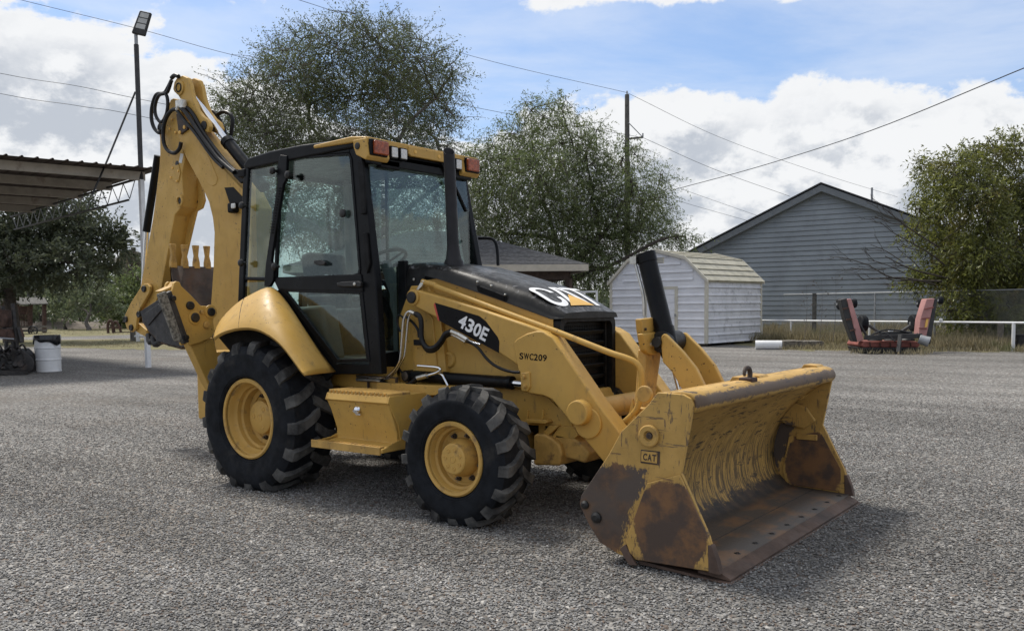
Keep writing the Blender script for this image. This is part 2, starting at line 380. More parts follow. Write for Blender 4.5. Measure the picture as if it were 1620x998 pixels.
bump(t, b, h, 0.9, 0.02)
q = MB(); n = 40
q.grid([[Vector((-600+1200*i/n, -600+1200*j/n, 0)) for i in range(n+1)] for j in range(n+1)])
tag(q.build('ground', 'gravel', smooth=0), 'grey gravel yard stretching under the machine to the fences', 'ground', kind='structure')
m, t, b = newmat('dry_turf'); c = coords(t)
n1 = t.noise(c, 0.7, 7, 0.65); n2 = t.noise(c, 9, 6, 0.7)
col = t.mix(t.ramp(n1, 0.35, 0.65), (0.21, 0.18, 0.11), (0.14, 0.14, 0.07)); col = t.mix(t.ramp(n2, 0.45, 0.7, 0, 0.6), col, (0.25, 0.225, 0.15))
t.set(b.inputs['Base Color'], col); b.inputs['Roughness'].default_value = 0.95; b.inputs['Specular IOR Level'].default_value = 0.1; bump(t, b, n2, 0.6, 0.05)
def sheet(name, edge, z, mat, label, cat):
    mb = MB(); mb.add([Vector((p.x, p.y, z)) for p in edge], [tuple(range(len(edge)))]); return tag(mb.build(name, mat, smooth=0), label, cat, kind='structure')
def wob(a, b, n, amp, seed):
    r = random.Random(seed); return [a.lerp(b, i/n)+AY*(r.uniform(-amp, amp) if 0 < i < n else 0) for i in range(n+1)]
edgeR = wob(UA(1160, 33.5), UA(1240, 29.0), 8, .5, 1)+wob(UA(1245, 28.6), UA(1660, 26.2), 40, .55, 2)
sheet('verge', edgeR+[UA(1900, 40), UA(1500, 70), UA(1160, 60)], .004, 'dry_turf', 'dry grass verge under the fences on the right', 'grass verge')
edgeL = wob(UA(95, 37), UA(300, 33), 14, .5, 3)
sheet('lawn', [UA(-250, 52)]+edgeL+[UA(420, 36), UA(420, 46), UA(230, 48), UA(100, 47), UA(-200, 50)], .004, 'dry_turf', 'near strip of yellowing grass left of the machine', 'grass')
sheet('lawn', [UA(-300, 54), UA(100, 53), UA(230, 56), UA(440, 56), UA(500, 120), UA(-500, 120)], .004, 'dry_turf', 'far yellowing grass beyond the dirt track', 'grass')
simple('berm_soil', (0.115, 0.095, 0.075), 0.95, var=0.35, vscale=0.8, bmp=0.6, bscale=3)
q = MB(); rows = []
for j in range(9):
    rows.append([UA(-120+480*i/30, 76+j*1.0, max(0.01, 1.15*math.sin(math.pi*j/8)*(0.6+.5*mnoise.noise(Vector((i*.4, 3, j*.2))))*min(1, i/4, (30-i)/4))) for i in range(31)])
q.grid(rows); tag(q.build('berm', 'berm_soil', smooth=60), 'low bare earth bank behind the far grass', 'earth bank', kind='structure')

# loose stones lying on the yard: one mass, scattered by geometry nodes
simple('stone', (0.19, 0.185, 0.175), 0.85, var=0.3, vscale=40, bmp=0.3, bscale=120, spec=0.25)
m = MATS['stone']; t = NT(m.node_tree); b = next(n for n in t.n if n.type == 'BSDF_PRINCIPLED')
rnd = t.add('ShaderNodeObjectInfo').outputs['Random']; rn2 = t.math('FRACT', t.math('MULTIPLY', rnd, 17.31)); rn3 = t.math('FRACT', t.math('MULTIPLY', rnd, 91.7))
col = t.mix(t.ramp(rnd, 0.0, 1.0, interp='LINEAR'), (0.115, 0.111, 0.106), (0.37, 0.360, 0.345)); col = t.mix(t.ramp(rn2, 0.960, 0.970), col, (0.52, 0.50, 0.47)); col = t.mix(t.ramp(rn3, 0.95, 0.96), col, (0.19, 0.145, 0.115))
gp = t.add('ShaderNodeNewGeometry').outputs['Position']
big = t.noise(t.mapping(gp, (0.35, 0.5, 1), rot=(0, 0, 0.7)), 0.5, 6, 0.62); trk = t.noise(t.mapping(gp, (0.08, 0.9, 1), rot=(0, 0, 0.55)), 0.9, 5, 0.6)
col = t.vmath('SCALE', col, scale=t.math('MULTIPLY', t.ramp(big, 0.35, 0.65, 0.80, 1.10), t.ramp(trk, 0.38, 0.6, 0.80, 1.08)))
t.set(b.inputs['Base Color'], t.mix(t.ramp(t.noise(coords(t), 60, 4, 0.6), 0.3, 0.7, 0, 0.3), col, t.vmath('SCALE', col, scale=0.6)))
def gravel_nodes():
    ng = bpy.data.node_groups.new('scatter', 'GeometryNodeTree'); ng.interface.new_socket('Geometry', in_out='INPUT', socket_type='NodeSocketGeometry'); ng.interface.new_socket('Geometry', in_out='OUTPUT', socket_type='NodeSocketGeometry')
    N = ng.nodes; L = ng.links; gi = N.new('NodeGroupInput'); go = N.new('NodeGroupOutput')
    ds = N.new('GeometryNodeDistributePointsOnFaces'); ds.distribute_method = 'RANDOM'; ds.inputs['Seed'].default_value = 3
    at = N.new('GeometryNodeInputNamedAttribute'); at.data_type = 'FLOAT'; at.inputs['Name'].default_value = 'dens'
    L.new(gi.outputs[0], ds.inputs['Mesh']); L.new(at.outputs[0], ds.inputs['Density'])
    ico = N.new('GeometryNodeMeshIcoSphere'); ico.inputs['Radius'].default_value = 1.0; ico.inputs['Subdivisions'].default_value = 1
    ns = N.new('ShaderNodeTexNoise'); ns.inputs['Scale'].default_value = 1.1
    ps = N.new('GeometryNodeSetPosition'); vm = N.new('ShaderNodeVectorMath'); vm.operation = 'SUBTRACT'; vm.inputs[1].default_value = (.5, .5, .5)
    vs_ = N.new('ShaderNodeVectorMath'); vs_.operation = 'SCALE'; vs_.inputs['Scale'].default_value = 0.9
    L.new(ns.outputs['Color'], vm.inputs[0]); L.new(vm.outputs[0], vs_.inputs[0]); L.new(ico.outputs[0], ps.inputs['Geometry']); L.new(vs_.outputs[0], ps.inputs['Offset'])
    sm = N.new('GeometryNodeSetMaterial'); sm.inputs['Material'].default_value = MATS['stone']; L.new(ps.outputs[0], sm.inputs[0])
    ip = N.new('GeometryNodeInstanceOnPoints'); L.new(ds.outputs['Points'], ip.inputs['Points']); L.new(sm.outputs[0], ip.inputs['Instance'])
    rv = N.new('FunctionNodeRandomValue'); rv.data_type = 'FLOAT_VECTOR'; rv.inputs[0].default_value = (.0042, .0042, .0030); rv.inputs[1].default_value = (.0108, .0090, .0052)
    rr_ = N.new('FunctionNodeRandomValue'); rr_.data_type = 'FLOAT_VECTOR'; rr_.inputs[0].default_value = (-.5, -.5, 0); rr_.inputs[1].default_value = (.5, .5, 6.28)
    L.new(rv.outputs[0], ip.inputs['Scale']); L.new(rr_.outputs[0], ip.inputs['Rotation']); L.new(ip.outputs[0], go.inputs[0]); return ng
mb = MB(); cx, cy = 5.2, -3.4; R0 = 16.0
cells = 64; st = 2*R0/cells; vs = []; idx = {}
for j in range(cells+1):
    for i in range(cells+1): idx[i, j] = len(vs); vs.append((cx-R0+i*st, cy-R0+j*st, .004))
fs = []
for j in range(cells):
    for i in range(cells):
        if math.hypot(cx-R0+(i+.5)*st-cx, cy-R0+(j+.5)*st-cy) < R0: fs.append((idx[i, j], idx[i+1, j], idx[i+1, j+1], idx[i, j+1]))
mb.add(vs, fs); go_ = mb.build('gravel', 'gravel', smooth=0); at = go_.data.attributes.new('dens', 'FLOAT', 'POINT')
dv = []
for x, y, z in vs:
    dd = math.hypot(x-CPOS[0], y-CPOS[1]); rr0 = math.hypot(x-cx, y-cy); dv.append(3300*max(0.0, min(1, (R0-.8-rr0)/8.0))**1.4*min(1.0, 4.8/max(dd, 1)))
at.data.foreach_set('value', dv); md = go_.modifiers.new('scatter', 'NODES'); md.node_group = gravel_nodes()
tag(go_, 'loose grey stones strewn over the yard round the machine', 'gravel', kind='stuff')

# ================================================================== TREES
def leaf_mesh(name, mat, parent, cen, dirs, ln, wd):
    n = len(cen); rv = RNG.normal(size=(n, 3)); sd = np.cross(dirs, rv); sd /= np.linalg.norm(sd, axis=1)[:, None]+1e-9
    ln = ln[:, None]; wd = wd[:, None]
    P = np.empty((n, 4, 3)); P[:, 0] = cen; P[:, 1] = cen+dirs*ln*.5+sd*wd*.5; P[:, 2] = cen+dirs*ln; P[:, 3] = cen+dirs*ln*.5-sd*wd*.5
    P = P.reshape(-1, 3)
    off = np.array(wloc(parent)[:]) if parent is not None else P.mean(0)
    me = bpy.data.meshes.new(name); me.vertices.add(4*n); me.vertices.foreach_set('co', (P-off).astype(np.float32).ravel())
    me.loops.add(4*n); me.loops.foreach_set('vertex_index', np.arange(4*n, dtype=np.int32)); me.polygons.add(n)
    me.polygons.foreach_set('loop_start', np.arange(0, 4*n, 4, dtype=np.int32)); me.update(calc_edges=True); me.materials.append(MATS[mat])
    o = bpy.data.objects.new(name, me); COL.objects.link(o); o.parent = parent
    if parent is None: o.location = Vector(off)
    return o
def unit(a): return a/(np.linalg.norm(a, axis=-1)[..., None]+1e-9)
def tree(name, label, cat, base, trunk_r, fork, clumps, leaf, mat, bark, droop=0.3, twigs=110, lpt=16, tl=(.5, 1.1), group=None, spread=.35, limbs=True, seed=1, twig_r=.006, wisps=0):
    """clumps = [(centre Vector, radius across, radius up)]; twigs fan out of every clump, leaves sit along the twigs"""
    r = np.random.default_rng(seed); rnd_ = random.Random(seed)
    T = thing(name, label, cat, base, group); wood = MB()
    fork = Vector(fork); mid = base.lerp(fork, .5)+Vector((rnd_.uniform(-.2, .2), rnd_.uniform(-.2, .2), 0))
    wood.tube([base-Vector((0, 0, .1)), base.lerp(mid, .4), mid, fork], [trunk_r*1.25, trunk_r, trunk_r*.85, trunk_r*.75], 9, 4)
    cen, dr, = [], []
    nodes = [fork]; order = sorted(range(len(clumps)), key=lambda i: (clumps[i][0]-fork).length)
    rad_ = {0: trunk_r*.6}
    if limbs:
        for i in order:
            c = clumps[i][0]; j = min(range(len(nodes)), key=lambda q: (nodes[q]-c).length+.35*(nodes[q]-fork).length+(0 if nodes[q].z < c.z+.3 else 1.0))
            p = nodes[j]; r0_ = rad_[j]; r1_ = max(.018, r0_*.62); ll = (c-p).length
            m1 = p.lerp(c, .35)+Vector((rnd_.uniform(-.12, .12)*ll, rnd_.uniform(-.12, .12)*ll, rnd_.uniform(.0, .10)*ll)); m2 = p.lerp(c, .7)+Vector((rnd_.uniform(-.12, .12)*ll, rnd_.uniform(-.12, .12)*ll, rnd_.uniform(-.02, .10)*ll))
            wood.tube([p, m1, m2, c], [r0_*.8, r0_*.72, r1_*1.1, r1_], 6, 3); nodes.append(c); rad_[len(nodes)-1] = r1_
    for c, rx, rz in clumps:
        nt = max(6, int(twigs*(rx/1.2)**1.5*(rz/1.0)**.5))
        g = unit(r.normal(size=(nt, 3))); rad = r.random(nt)**.45
        if wisps: wsel = r.random(nt) < wisps; rad = np.where(wsel, rad*1.35+.1, rad)
        st_ = np.array(c[:])+g*rad[:, None]*np.array((rx, rx, rz))*.85
        d = unit(g*np.array((1, 1, .8))+r.normal(size=(nt, 3))*.6+np.array((0, 0, .35-droop)))
        L = r.uniform(tl[0], tl[1], nt)
        nb = max(3, nt//7)
        sub = [np.array(c[:])]
        for k in sorted(range(nb), key=lambda q: float(np.linalg.norm(st_[q]-sub[0]))):
            a = st_[k]; pj = min(sub, key=lambda q: float(np.linalg.norm(q-a))); mm_ = (a+pj)/2+r.normal(size=3)*.08*np.linalg.norm(a-pj)
            wood.tube([Vector(pj), Vector(mm_), Vector(a), Vector(a+d[k]*L[k]*.5-np.array((0, 0, droop*.15*L[k]))), Vector(a+d[k]*L[k]*.95-np.array((0, 0, droop*.5*L[k])))], [trunk_r*.05+.010, .016, .012, .008, .005], 4, 1, smooth=False, cap=False); sub.append(a)
        tpar = (np.arange(lpt)+.5)/lpt
        pts = st_[:, None, :]+d[:, None, :]*(L[:, None]*tpar)[:, :, None]
        pts[:, :, 2] -= (droop*.55*L[:, None]*tpar**2)
        pts += r.normal(size=pts.shape)*.035
        dd = unit(d[:, None, :]*.6+r.normal(size=pts.shape)*.75+np.array((0, 0, -droop*.7)))
        keep = r.random(pts.shape[:2]) < .9
        cen.append(pts[keep]); dr.append(dd[keep])
        for k in range(0, nt, 2):
            a = Vector(st_[k]); b_ = Vector(st_[k]+d[k]*L[k]-np.array((0, 0, droop*.5*L[k]))); s_ = Vector(d[k]).orthogonal().normalized()*twig_r
            wood.add([a-s_, a+s_, b_], [(0, 1, 2)])
    tr_ = wood.build('trunk', bark, T, smooth=60)
    cen = np.concatenate(cen); dr = np.concatenate(dr); n = len(cen)
    leaf_mesh('crown', mat, T, cen, dr, r.uniform(.7, 1.3, n)*leaf[0], r.uniform(.7, 1.3, n)*leaf[1])
    return T, n
def clumps_px(L, dep, dj=1.5, seed=1):
    rr_ = random.Random(seed); out = []
    for u, v, ru, rv in L:
        d = dep+rr_.uniform(-dj, dj); out.append((D(u, v, d), ru*d/CF, rv*d/CF))
    return out
rt1 = random.Random(5)
L1 = [(400, 150, 48, 42), (460, 105, 50, 42), (530, 75, 52, 44), (600, 70, 50, 42), (660, 95, 48, 42), (690, 155, 42, 45), (640, 160, 55, 50), (570, 150, 60, 52), (490, 165, 58, 50), (420, 205, 50, 42), (380, 205, 38, 40), (360, 165, 26, 30), (470, 230, 58, 46), (550, 225, 60, 48), (630, 225, 58, 48), (690, 220, 34, 46), (470, 360, 50, 40), (540, 370, 55, 42), (620, 365, 55, 42), (690, 350, 45, 40), (420, 340, 40, 36), (580, 330, 50, 36), (740, 350, 30, 36), (440, 280, 55, 45), (540, 300, 60, 45), (640, 290, 60, 45), (705, 285, 28, 40), (500, 130, 40, 34), (610, 118, 44, 36), (715, 110, 22, 26), (480, 60, 24, 24), (560, 34, 22, 22), (630, 38, 20, 20), (430, 90, 22, 24), (370, 250, 30, 36)]
tree('mesquite_tree', 'tall dusty olive green tree rising directly behind the cab', 'tree', UA(545, 33), .34, UA(545, 33, 3.6), clumps_px(L1, 33, 2.2, 4), (.088, .033), 'leaf_olive', 'bark_grey', droop=.32, twigs=400, lpt=17, tl=(.5, 1.15), seed=3, wisps=.13)
L2 = [(870, 190, 30, 34), (820, 225, 40, 40), (905, 225, 40, 40), (775, 250, 34, 44), (850, 270, 56, 46), (930, 265, 44, 40), (985, 250, 30, 34), (780, 310, 42, 46), (860, 325, 60, 46), (935, 320, 54, 46), (1000, 305, 44, 40), (1035, 330, 30, 34), (800, 370, 46, 44), (880, 380, 58, 42), (950, 375, 54, 42), (1010, 365, 42, 34), (1060, 375, 22, 20), (1085, 380, 14, 14), (900, 430, 46, 34), (955, 425, 36, 34), (750, 275, 22, 40), (760, 345, 26, 44), (945, 205, 16, 20), (840, 175, 18, 22), (890, 165, 14, 16), (1045, 275, 14, 22)]
tree('willowy_tree', 'feathery green tree behind the shingled shelter, its branches drooping beside the utility pole', 'tree', UA(905, 40), .30, UA(900, 40, 2.6), clumps_px(L2, 40, 2.2, 6), (.145, .034), 'leaf_green', 'bark', droop=.75, twigs=300, lpt=18, tl=(.6, 1.4), seed=8, wisps=.16)
L3 = [(1600, 235, 30, 28), (1555, 250, 34, 28), (1510, 265, 34, 28), (1480, 300, 30, 30), (1540, 300, 44, 34), (1600, 300, 44, 36), (1490, 345, 34, 26), (1560, 350, 44, 32), (1620, 350, 46, 36), (1500, 385, 36, 26), (1550, 400, 46, 30), (1610, 405, 46, 36), (1470, 435, 30, 14), (1520, 430, 42, 28), (1585, 445, 50, 34), (1640, 440, 46, 40), (1530, 465, 34, 24), (1590, 480, 46, 24), (1650, 290, 40, 40), (1690, 380, 50, 50), (1660, 480, 40, 30), (1455, 445, 20, 10), (1450, 330, 14, 18), (1445, 365, 12, 14), (1500, 490, 26, 16), (1560, 500, 34, 16), (1620, 510, 30, 16), (1470, 260, 16, 20)]
T3, n3 = tree('bushy_tree', 'leafy yellow green tree hanging over the white rail fence at the right', 'tree', UA(1604, 30.5), .26, UA(1590, 30.5, 1.5), clumps_px(L3, 30.5, 1.5, 9), (.15, .040), 'leaf_right', 'bark', droop=.6, twigs=440, lpt=16, tl=(.35, .85), seed=12, wisps=.04)
# bare branches reaching left out of that tree
db_ = MB(); rb = random.Random(4)
def twig(mb, p, q, r, depth):
    m_ = p.lerp(q, .5)+Vector((rb.uniform(-.12, .12), rb.uniform(-.12, .12), rb.uniform(-.12, .12)))*(q-p).length
    mb.tube([p, m_, q], [r, r*.8, r*.55], 5, 3)
    if depth:
        for k in range(3):
            f = rb.uniform(.35, 1.0); s = p.lerp(q, f); d_ = (q-p).normalized(); L_ = (q-p).length*rb.uniform(.3, .6)
            e = s+(d_+AX*rb.uniform(-.7, .4)+Vector((0, 0, rb.uniform(-.5, .9)))).normalized()*L_
            twig(mb, s, e, r*.55, depth-1)
for a, b_ in (((1500, 440), (1400, 405)), ((1500, 400), (1415, 345)), ((1490, 445), (1375, 420)), ((1495, 420), (1425, 375)), ((1480, 450), (1392, 440))):
    twig(db_, D(a[0], a[1], 29.6), D(b_[0], b_[1], 29.6), .030, 3)
db_.build('dead_branch', 'bark', T3, smooth=60)
L4 = [(0, 400, 60, 46), (60, 370, 60, 44), (120, 365, 54, 40), (165, 375, 36, 34), (185, 395, 20, 22), (40, 420, 60, 34), (110, 415, 54, 30), (160, 420, 34, 24), (90, 335, 40, 26), (20, 350, 50, 40), (140, 335, 26, 20), (-60, 380, 60, 60), (75, 445, 40, 14), (10, 450, 40, 16)]
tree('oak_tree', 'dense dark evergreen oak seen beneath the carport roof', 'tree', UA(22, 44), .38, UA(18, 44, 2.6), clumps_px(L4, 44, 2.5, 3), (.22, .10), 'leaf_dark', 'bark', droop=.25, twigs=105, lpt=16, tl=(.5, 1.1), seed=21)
Ls = [(148, 470, 30, 26), (125, 485, 22, 18), (172, 485, 22, 18), (148, 450, 18, 16)]
tree('mesquite_tree', 'small open shrubby tree with forked trunk on the far grass', 'tree', UA(143, 70), .16, UA(143, 70, 1.2), clumps_px(Ls, 70, 1.2, 5), (.24, .10), 'leaf_pale', 'bark_grey', droop=.3, twigs=70, lpt=14, tl=(.6, 1.3), seed=31)
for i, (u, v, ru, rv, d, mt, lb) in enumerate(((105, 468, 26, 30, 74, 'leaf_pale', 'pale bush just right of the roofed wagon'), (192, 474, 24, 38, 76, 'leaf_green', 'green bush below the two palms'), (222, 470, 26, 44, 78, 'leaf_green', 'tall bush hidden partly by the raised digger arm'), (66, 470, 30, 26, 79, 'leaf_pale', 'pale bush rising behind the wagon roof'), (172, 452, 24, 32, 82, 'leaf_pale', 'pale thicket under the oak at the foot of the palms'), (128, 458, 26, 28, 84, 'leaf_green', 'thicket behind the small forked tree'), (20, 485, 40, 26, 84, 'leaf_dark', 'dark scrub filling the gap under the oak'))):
    tree('bush', lb, 'bush', UA(u, d), .12, UA(u, d, .8), clumps_px([(u, v, ru, rv), (u-ru*.5, v+rv*.45, ru*.8, rv*.6), (u+ru*.5, v+rv*.45, ru*.8, rv*.6), (u, v-rv*.6, ru*.6, rv*.5)], d, 1.5, i+40), (.30, .14), mt, 'bark', droop=.3, twigs=58, lpt=14, tl=(.6, 1.3), seed=50+i, group='bushes along the far bank')
# palms whose trunks are clothed in dead fronds
def palm(u, v, d, label, seed):
    rp = random.Random(seed); top = D(u, v, d); T = thing('palm_tree', label, 'palm', Vector((top.x, top.y, 0)), 'palms beyond the oak')
    q = MB(); q.tube([Vector((top.x, top.y, -.1)), top], [.28, .22], 8); q.build('trunk', 'bark', T, smooth=60)
    r = np.random.default_rng(seed); n = 1500; z = r.uniform(1.5, top.z-.2, n); a = r.uniform(0, 6.28, n); rad = r.uniform(.2, .75, n)
    cen = np.stack([top.x+rad*np.cos(a), top.y+rad*np.sin(a), z], -1); dd = unit(np.stack([np.cos(a)*.35, np.sin(a)*.35, -np.ones(n)], -1)+r.normal(size=(n, 3))*.15)
    leaf_mesh('skirt', 'dead_palm', T, cen, dd, r.uniform(.5, 1.0, n), r.uniform(.05, .12, n))
    C_, DD, LL, WW = [], [], [], []
    for k in range(34):
        az = rp.uniform(0, 6.28); el = rp.uniform(-.7, 1.2); d0 = np.array((math.cos(az)*math.cos(el), math.sin(az)*math.cos(el), math.sin(el))); L_ = rp.uniform(.9, 1.4)
        hub = np.array(top[:])+d0*L_
        for j in range(22):
            f = (j-10.5)/11; sdv = np.cross(d0, (0, 0, 1.0)); dv = d0*(1-abs(f)*.5)+sdv/np.linalg.norm(sdv)*f*.9+np.array((0, 0, -.35)); C_.append(hub); DD.append(dv/np.linalg.norm(dv)); LL.append(rp.uniform(.6, .9)); WW.append(.05)
    leaf_mesh('crown', 'leaf_dark', T, np.array(C_), np.array(DD), np.array(LL), np.array(WW))
palm(211, 392, 88, 'right hand palm, the clearer one, against the sky', 3); palm(194, 398, 92, 'left hand palm, half lost in the oak leaves', 4)

# a far line of scrub woodland closing the horizon
r_ = np.random.default_rng(77); C_ = []
for k in range(150):
    a_ = -120+k*2.0+r_.normal()*2; d_ = 118+r_.normal()*7; hh = r_.uniform(2.2, 4.6)*(0.75+.35*math.sin(k*.21)); n_ = 150
    p_ = UA(810, d_)+AX*float(a_); g_ = unit(r_.normal(size=(n_, 3)))*(r_.random(n_)**.4)[:, None]
    C_.append(np.array((p_.x, p_.y, hh*.5))+g_*np.array((2.6, 2.6, hh*.55)))
C_ = np.concatenate(C_); C_[:, 2] = np.abs(C_[:, 2]); n_ = len(C_)
tag(leaf_mesh('distant_woods', 'leaf_pale', None, C_, unit(r_.normal(size=(n_, 3))), r_.uniform(.5, 1.0, n_), r_.uniform(.25, .5, n_)), 'low far off scrub woodland along the horizon', 'woodland', kind='stuff')

# grass blades: along the fences on the right, and the lawn edges on the left
def blades(name, label, cat, regions, mat, seed):
    r = np.random.default_rng(seed); C_, Dd, Ln = [], [], []
    for p, ex, ey, n, h0, h1 in regions:
        a = r.uniform(-.5, .5, n); b_ = r.uniform(-.5, .5, n); pos = np.array((p.x, p.y, 0))+np.outer(a, np.array(ex[:]))+np.outer(b_, np.array(ey[:]))
        pat = np.array([mnoise.noise(Vector((float(x)*.6, float(y)*.6, 0))) for x, y, z in pos]); k = r.random(n) < .62+.6*pat
        pos = pos[k]; pos[:, 2] = .003; h = (r.uniform(h0, h1, len(pos))*(1+.5*pat[k])); C_.append(pos); Ln.append(h); Dd.append(unit(np.stack([r.normal(size=len(pos))*.35, r.normal(size=len(pos))*.35, np.ones(len(pos))], -1)))
    C_ = np.concatenate(C_); Dd = np.concatenate(Dd); Ln = np.concatenate(Ln)
    return tag(leaf_mesh(name, mat, None, C_, Dd, Ln, r.uniform(.012, .03, len(C_))), label, cat, kind='stuff')
def reg(u0, d0, u1, d1, wid, n, h0, h1):
    a, b_ = UA(u0, d0), UA(u1, d1); ex = b_-a; ey = Vector((-ex.y, ex.x, 0)).normalized()*wid; return ((a+b_)/2, ex, ey, n, h0, h1)
blades('tall_grass', 'tall dry grass and weeds growing along the fences', 'grass', [reg(1195, 36, 1640, 28.5, 3.5, 16000, .25, .60), reg(1240, 29.6, 1660, 26.7, 2.6, 8000, .05, .26), reg(1355, 26.6, 1475, 25.4, 1.6, 700, .08, .25), reg(1195, 39, 1600, 33, 4, 14000, .4, .85), reg(1480, 28.2, 1600, 27.2, 1.4, 3500, .2, .5)], 'dry_grass', 5)
blades('short_grass', 'short yellow grass tufts on the strips at the left', 'grass', [reg(100, 42, 400, 40, 9, 7000, .02, .07), reg(60, 66, 400, 66, 20, 7000, .03, .09)], 'dry_grass', 6)
# seed-headed tall weeds before the house wall
for i, (u, v) in enumerate(((1322, 432), (1300, 442), (1276, 452), (1346, 470))):
    base = UA(u-4, 31.5); top = D(u, v, 31.5); q = MB(); q.tube([base, base.lerp(top, .5)+AX*.06, top], [.010, .007, .004], 5, 4)
    rw = random.Random(i)
    for k in range(9):
        s = base.lerp(top, rw.uniform(.35, 1)); e = s+AX*rw.uniform(-.3, .3)+Vector((0, 0, rw.uniform(.05, .3))); q.tube([s, e], [.004], 4, smooth=False)
        q.cyl(e, e+Vector((0, 0, .035)), .022, n=6)
    tag(q.build('tall_weed', 'bark_grey', smooth=0), ['tallest seed headed weed in front of the grey house', 'second tallest weed, left of the tallest one', 'weed nearest the shed in front of the grey house', 'low weed beside the left mower wing'][i], 'weed', 'tall weeds by the chain link fence')
# ================================================================== BUILDINGS AND YARD
# ---- white metal barn shed
cr = UA(1118, 31.9); E1 = (AX*-.745+AY*.667).normalized(); E2 = (AX*.667+AY*.745).normalized()   # along its front, along its side
shed = thing('garden_shed', 'white metal barn roofed shed with cream trim standing behind the bucket', 'shed', cr)
WF, WS_, ZE, ZB, ZP, Z0 = 4.12, 4.15, 2.38, 3.18, 3.50, .10
def sp_(a, b_, z): return cr+E1*a+E2*b_+Vector((0, 0, z))
gam = [(0, ZE), (WF*.2, ZB), (WF*.5, ZP), (WF*.8, ZB), (WF, ZE)]
q = MB(); q.prism([sp_(0, .0, Z0), sp_(WF, 0, Z0)]+[sp_(a, 0, z) for a, z in reversed(gam)], E2*WS_); wall = q.build('wall', 'white_metal', shed, smooth=0)
def gz(a):
    for (a0, z0), (a1, z1) in zip(gam, gam[1:]):
        if a <= a1: return z0+(z1-z0)*(a-a0)/(a1-a0)
    return ZE
PH_ = .285; DOOR = (1.15, 2.05)
def vary(o, k): o.rotation_euler = (0, 0, 0)
for k in range(12):
    z0 = Z0+k*PH_; z1 = z0+PH_-.006
    segs = [(0.03, DOOR[0]), (DOOR[1]+.55, WF-.03)] if z1 < 2.15 else [(0.03, WF-.03)]
    for a0, a1 in segs:
        pts = []
        for j in range(9):
            a = a0+(a1-a0)*j/8; pts.append(a)
        tops = [(a, min(z1, gz(a)-.02)) for a in pts if gz(a)-.02 > z0+.02]
        if len(tops) < 2: continue
        def P2(a, z, o): return sp_(a, -o, z)
        mb = MB(); n = len(tops); vs = []; fs = []
        for a, zt_ in tops:
            h_ = zt_-z0; vs += [P2(a, z0, .006), P2(a, z0+.004, .055), P2(a, z0+h_*.30, .026), P2(a, z0+h_*.33, .014), P2(a, z0+h_*.63, .020), P2(a, z0+h_*.66, .012), P2(a, zt_, .012), P2(a, zt_, .0)]
        for j in range(n-1):
            for i in range(7): fs.append((8*j+i, 8*j+8+i, 8*j+9+i, 8*j+1+i))
        mb.add(vs, fs); mb.build('siding_panel', 'white_metal', wall, smooth=0)
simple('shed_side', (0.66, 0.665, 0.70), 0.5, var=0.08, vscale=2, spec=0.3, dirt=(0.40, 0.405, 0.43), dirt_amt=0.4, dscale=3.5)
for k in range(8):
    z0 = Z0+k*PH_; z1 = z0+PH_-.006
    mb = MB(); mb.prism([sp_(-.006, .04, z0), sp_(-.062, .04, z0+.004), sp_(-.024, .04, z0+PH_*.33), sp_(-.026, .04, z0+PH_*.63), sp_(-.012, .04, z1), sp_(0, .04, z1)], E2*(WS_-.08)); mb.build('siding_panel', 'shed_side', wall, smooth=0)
tri = [(-.05, 0), (WF+.02, 0)]
for a, b_ in ((0, 0), (0, WS_), (WF, 0)):
    mb = MB(); mb.box(sp_(a, b_, (Z0+ZE)/2), (.11, .11, ZE-Z0), Matrix.Rotation(math.atan2(E2.y, E2.x), 3, 'Z')); mb.build('corner_trim', 'cream_metal', wall, bevel=.004)
# door
mb = MB(); mb.prism([sp_(DOOR[0]+.12, -.03, Z0+.05), sp_(DOOR[1]-.10+.55, -.03, Z0+.05), sp_(DOOR[1]-.10+.55, -.03, 2.06), sp_(DOOR[0]+.12, -.03, 2.06)], E2*.02)
sd_ = mb.build('shed_door', 'white_metal', shed, smooth=0)
for k in range(7):
    z0 = Z0+.06+k*PH_; mb = MB(); mb.prism([sp_(DOOR[0]+.14, -.032, z0), sp_(DOOR[0]+.14, -.046, z0+.004), sp_(DOOR[0]+.14, -.036, z0+PH_-.008), sp_(DOOR[0]+.14, -.030, z0+PH_-.006)], E1*(DOOR[1]-DOOR[0]+.29)); mb.build('door_panel', 'white_metal', sd_, smooth=0)
for a0, z0, a1, z1 in ((DOOR[0], Z0, DOOR[0]+.13, 2.17), (DOOR[1]+.44, Z0, DOOR[1]+.57, 2.17), (DOOR[0]+.13, 2.06, DOOR[1]+.44, 2.17)):
    mb = MB(); mb.prism([sp_(a0, -.055, z0), sp_(a1, -.055, z0), sp_(a1, -.055, z1), sp_(a0, -.055, z1)], E2*.05); mb.build('door_frame', 'cream_metal', shed, bevel=.004)
mb = MB(); mb.box(sp_(DOOR[0]+.09, -.075, 1.12), (.05, .05, .09)); mb.build('door_latch', 'galv', sd_)
mb = MB(); mb.prism([sp_(1.75, -.04, 3.02), sp_(2.35, -.04, 3.02), sp_(2.35, -.04, 3.24), sp_(1.75, -.04, 3.24)], E2*.03); vn = mb.build('gable_vent', 'cream_metal', shed)
for k in range(4): mb = MB(); mb.bar(sp_(1.78, -.045, 3.045+k*.055), sp_(2.32, -.045, 3.045+k*.055), .01, .016); mb.build('vent_slat', 'galv', vn)
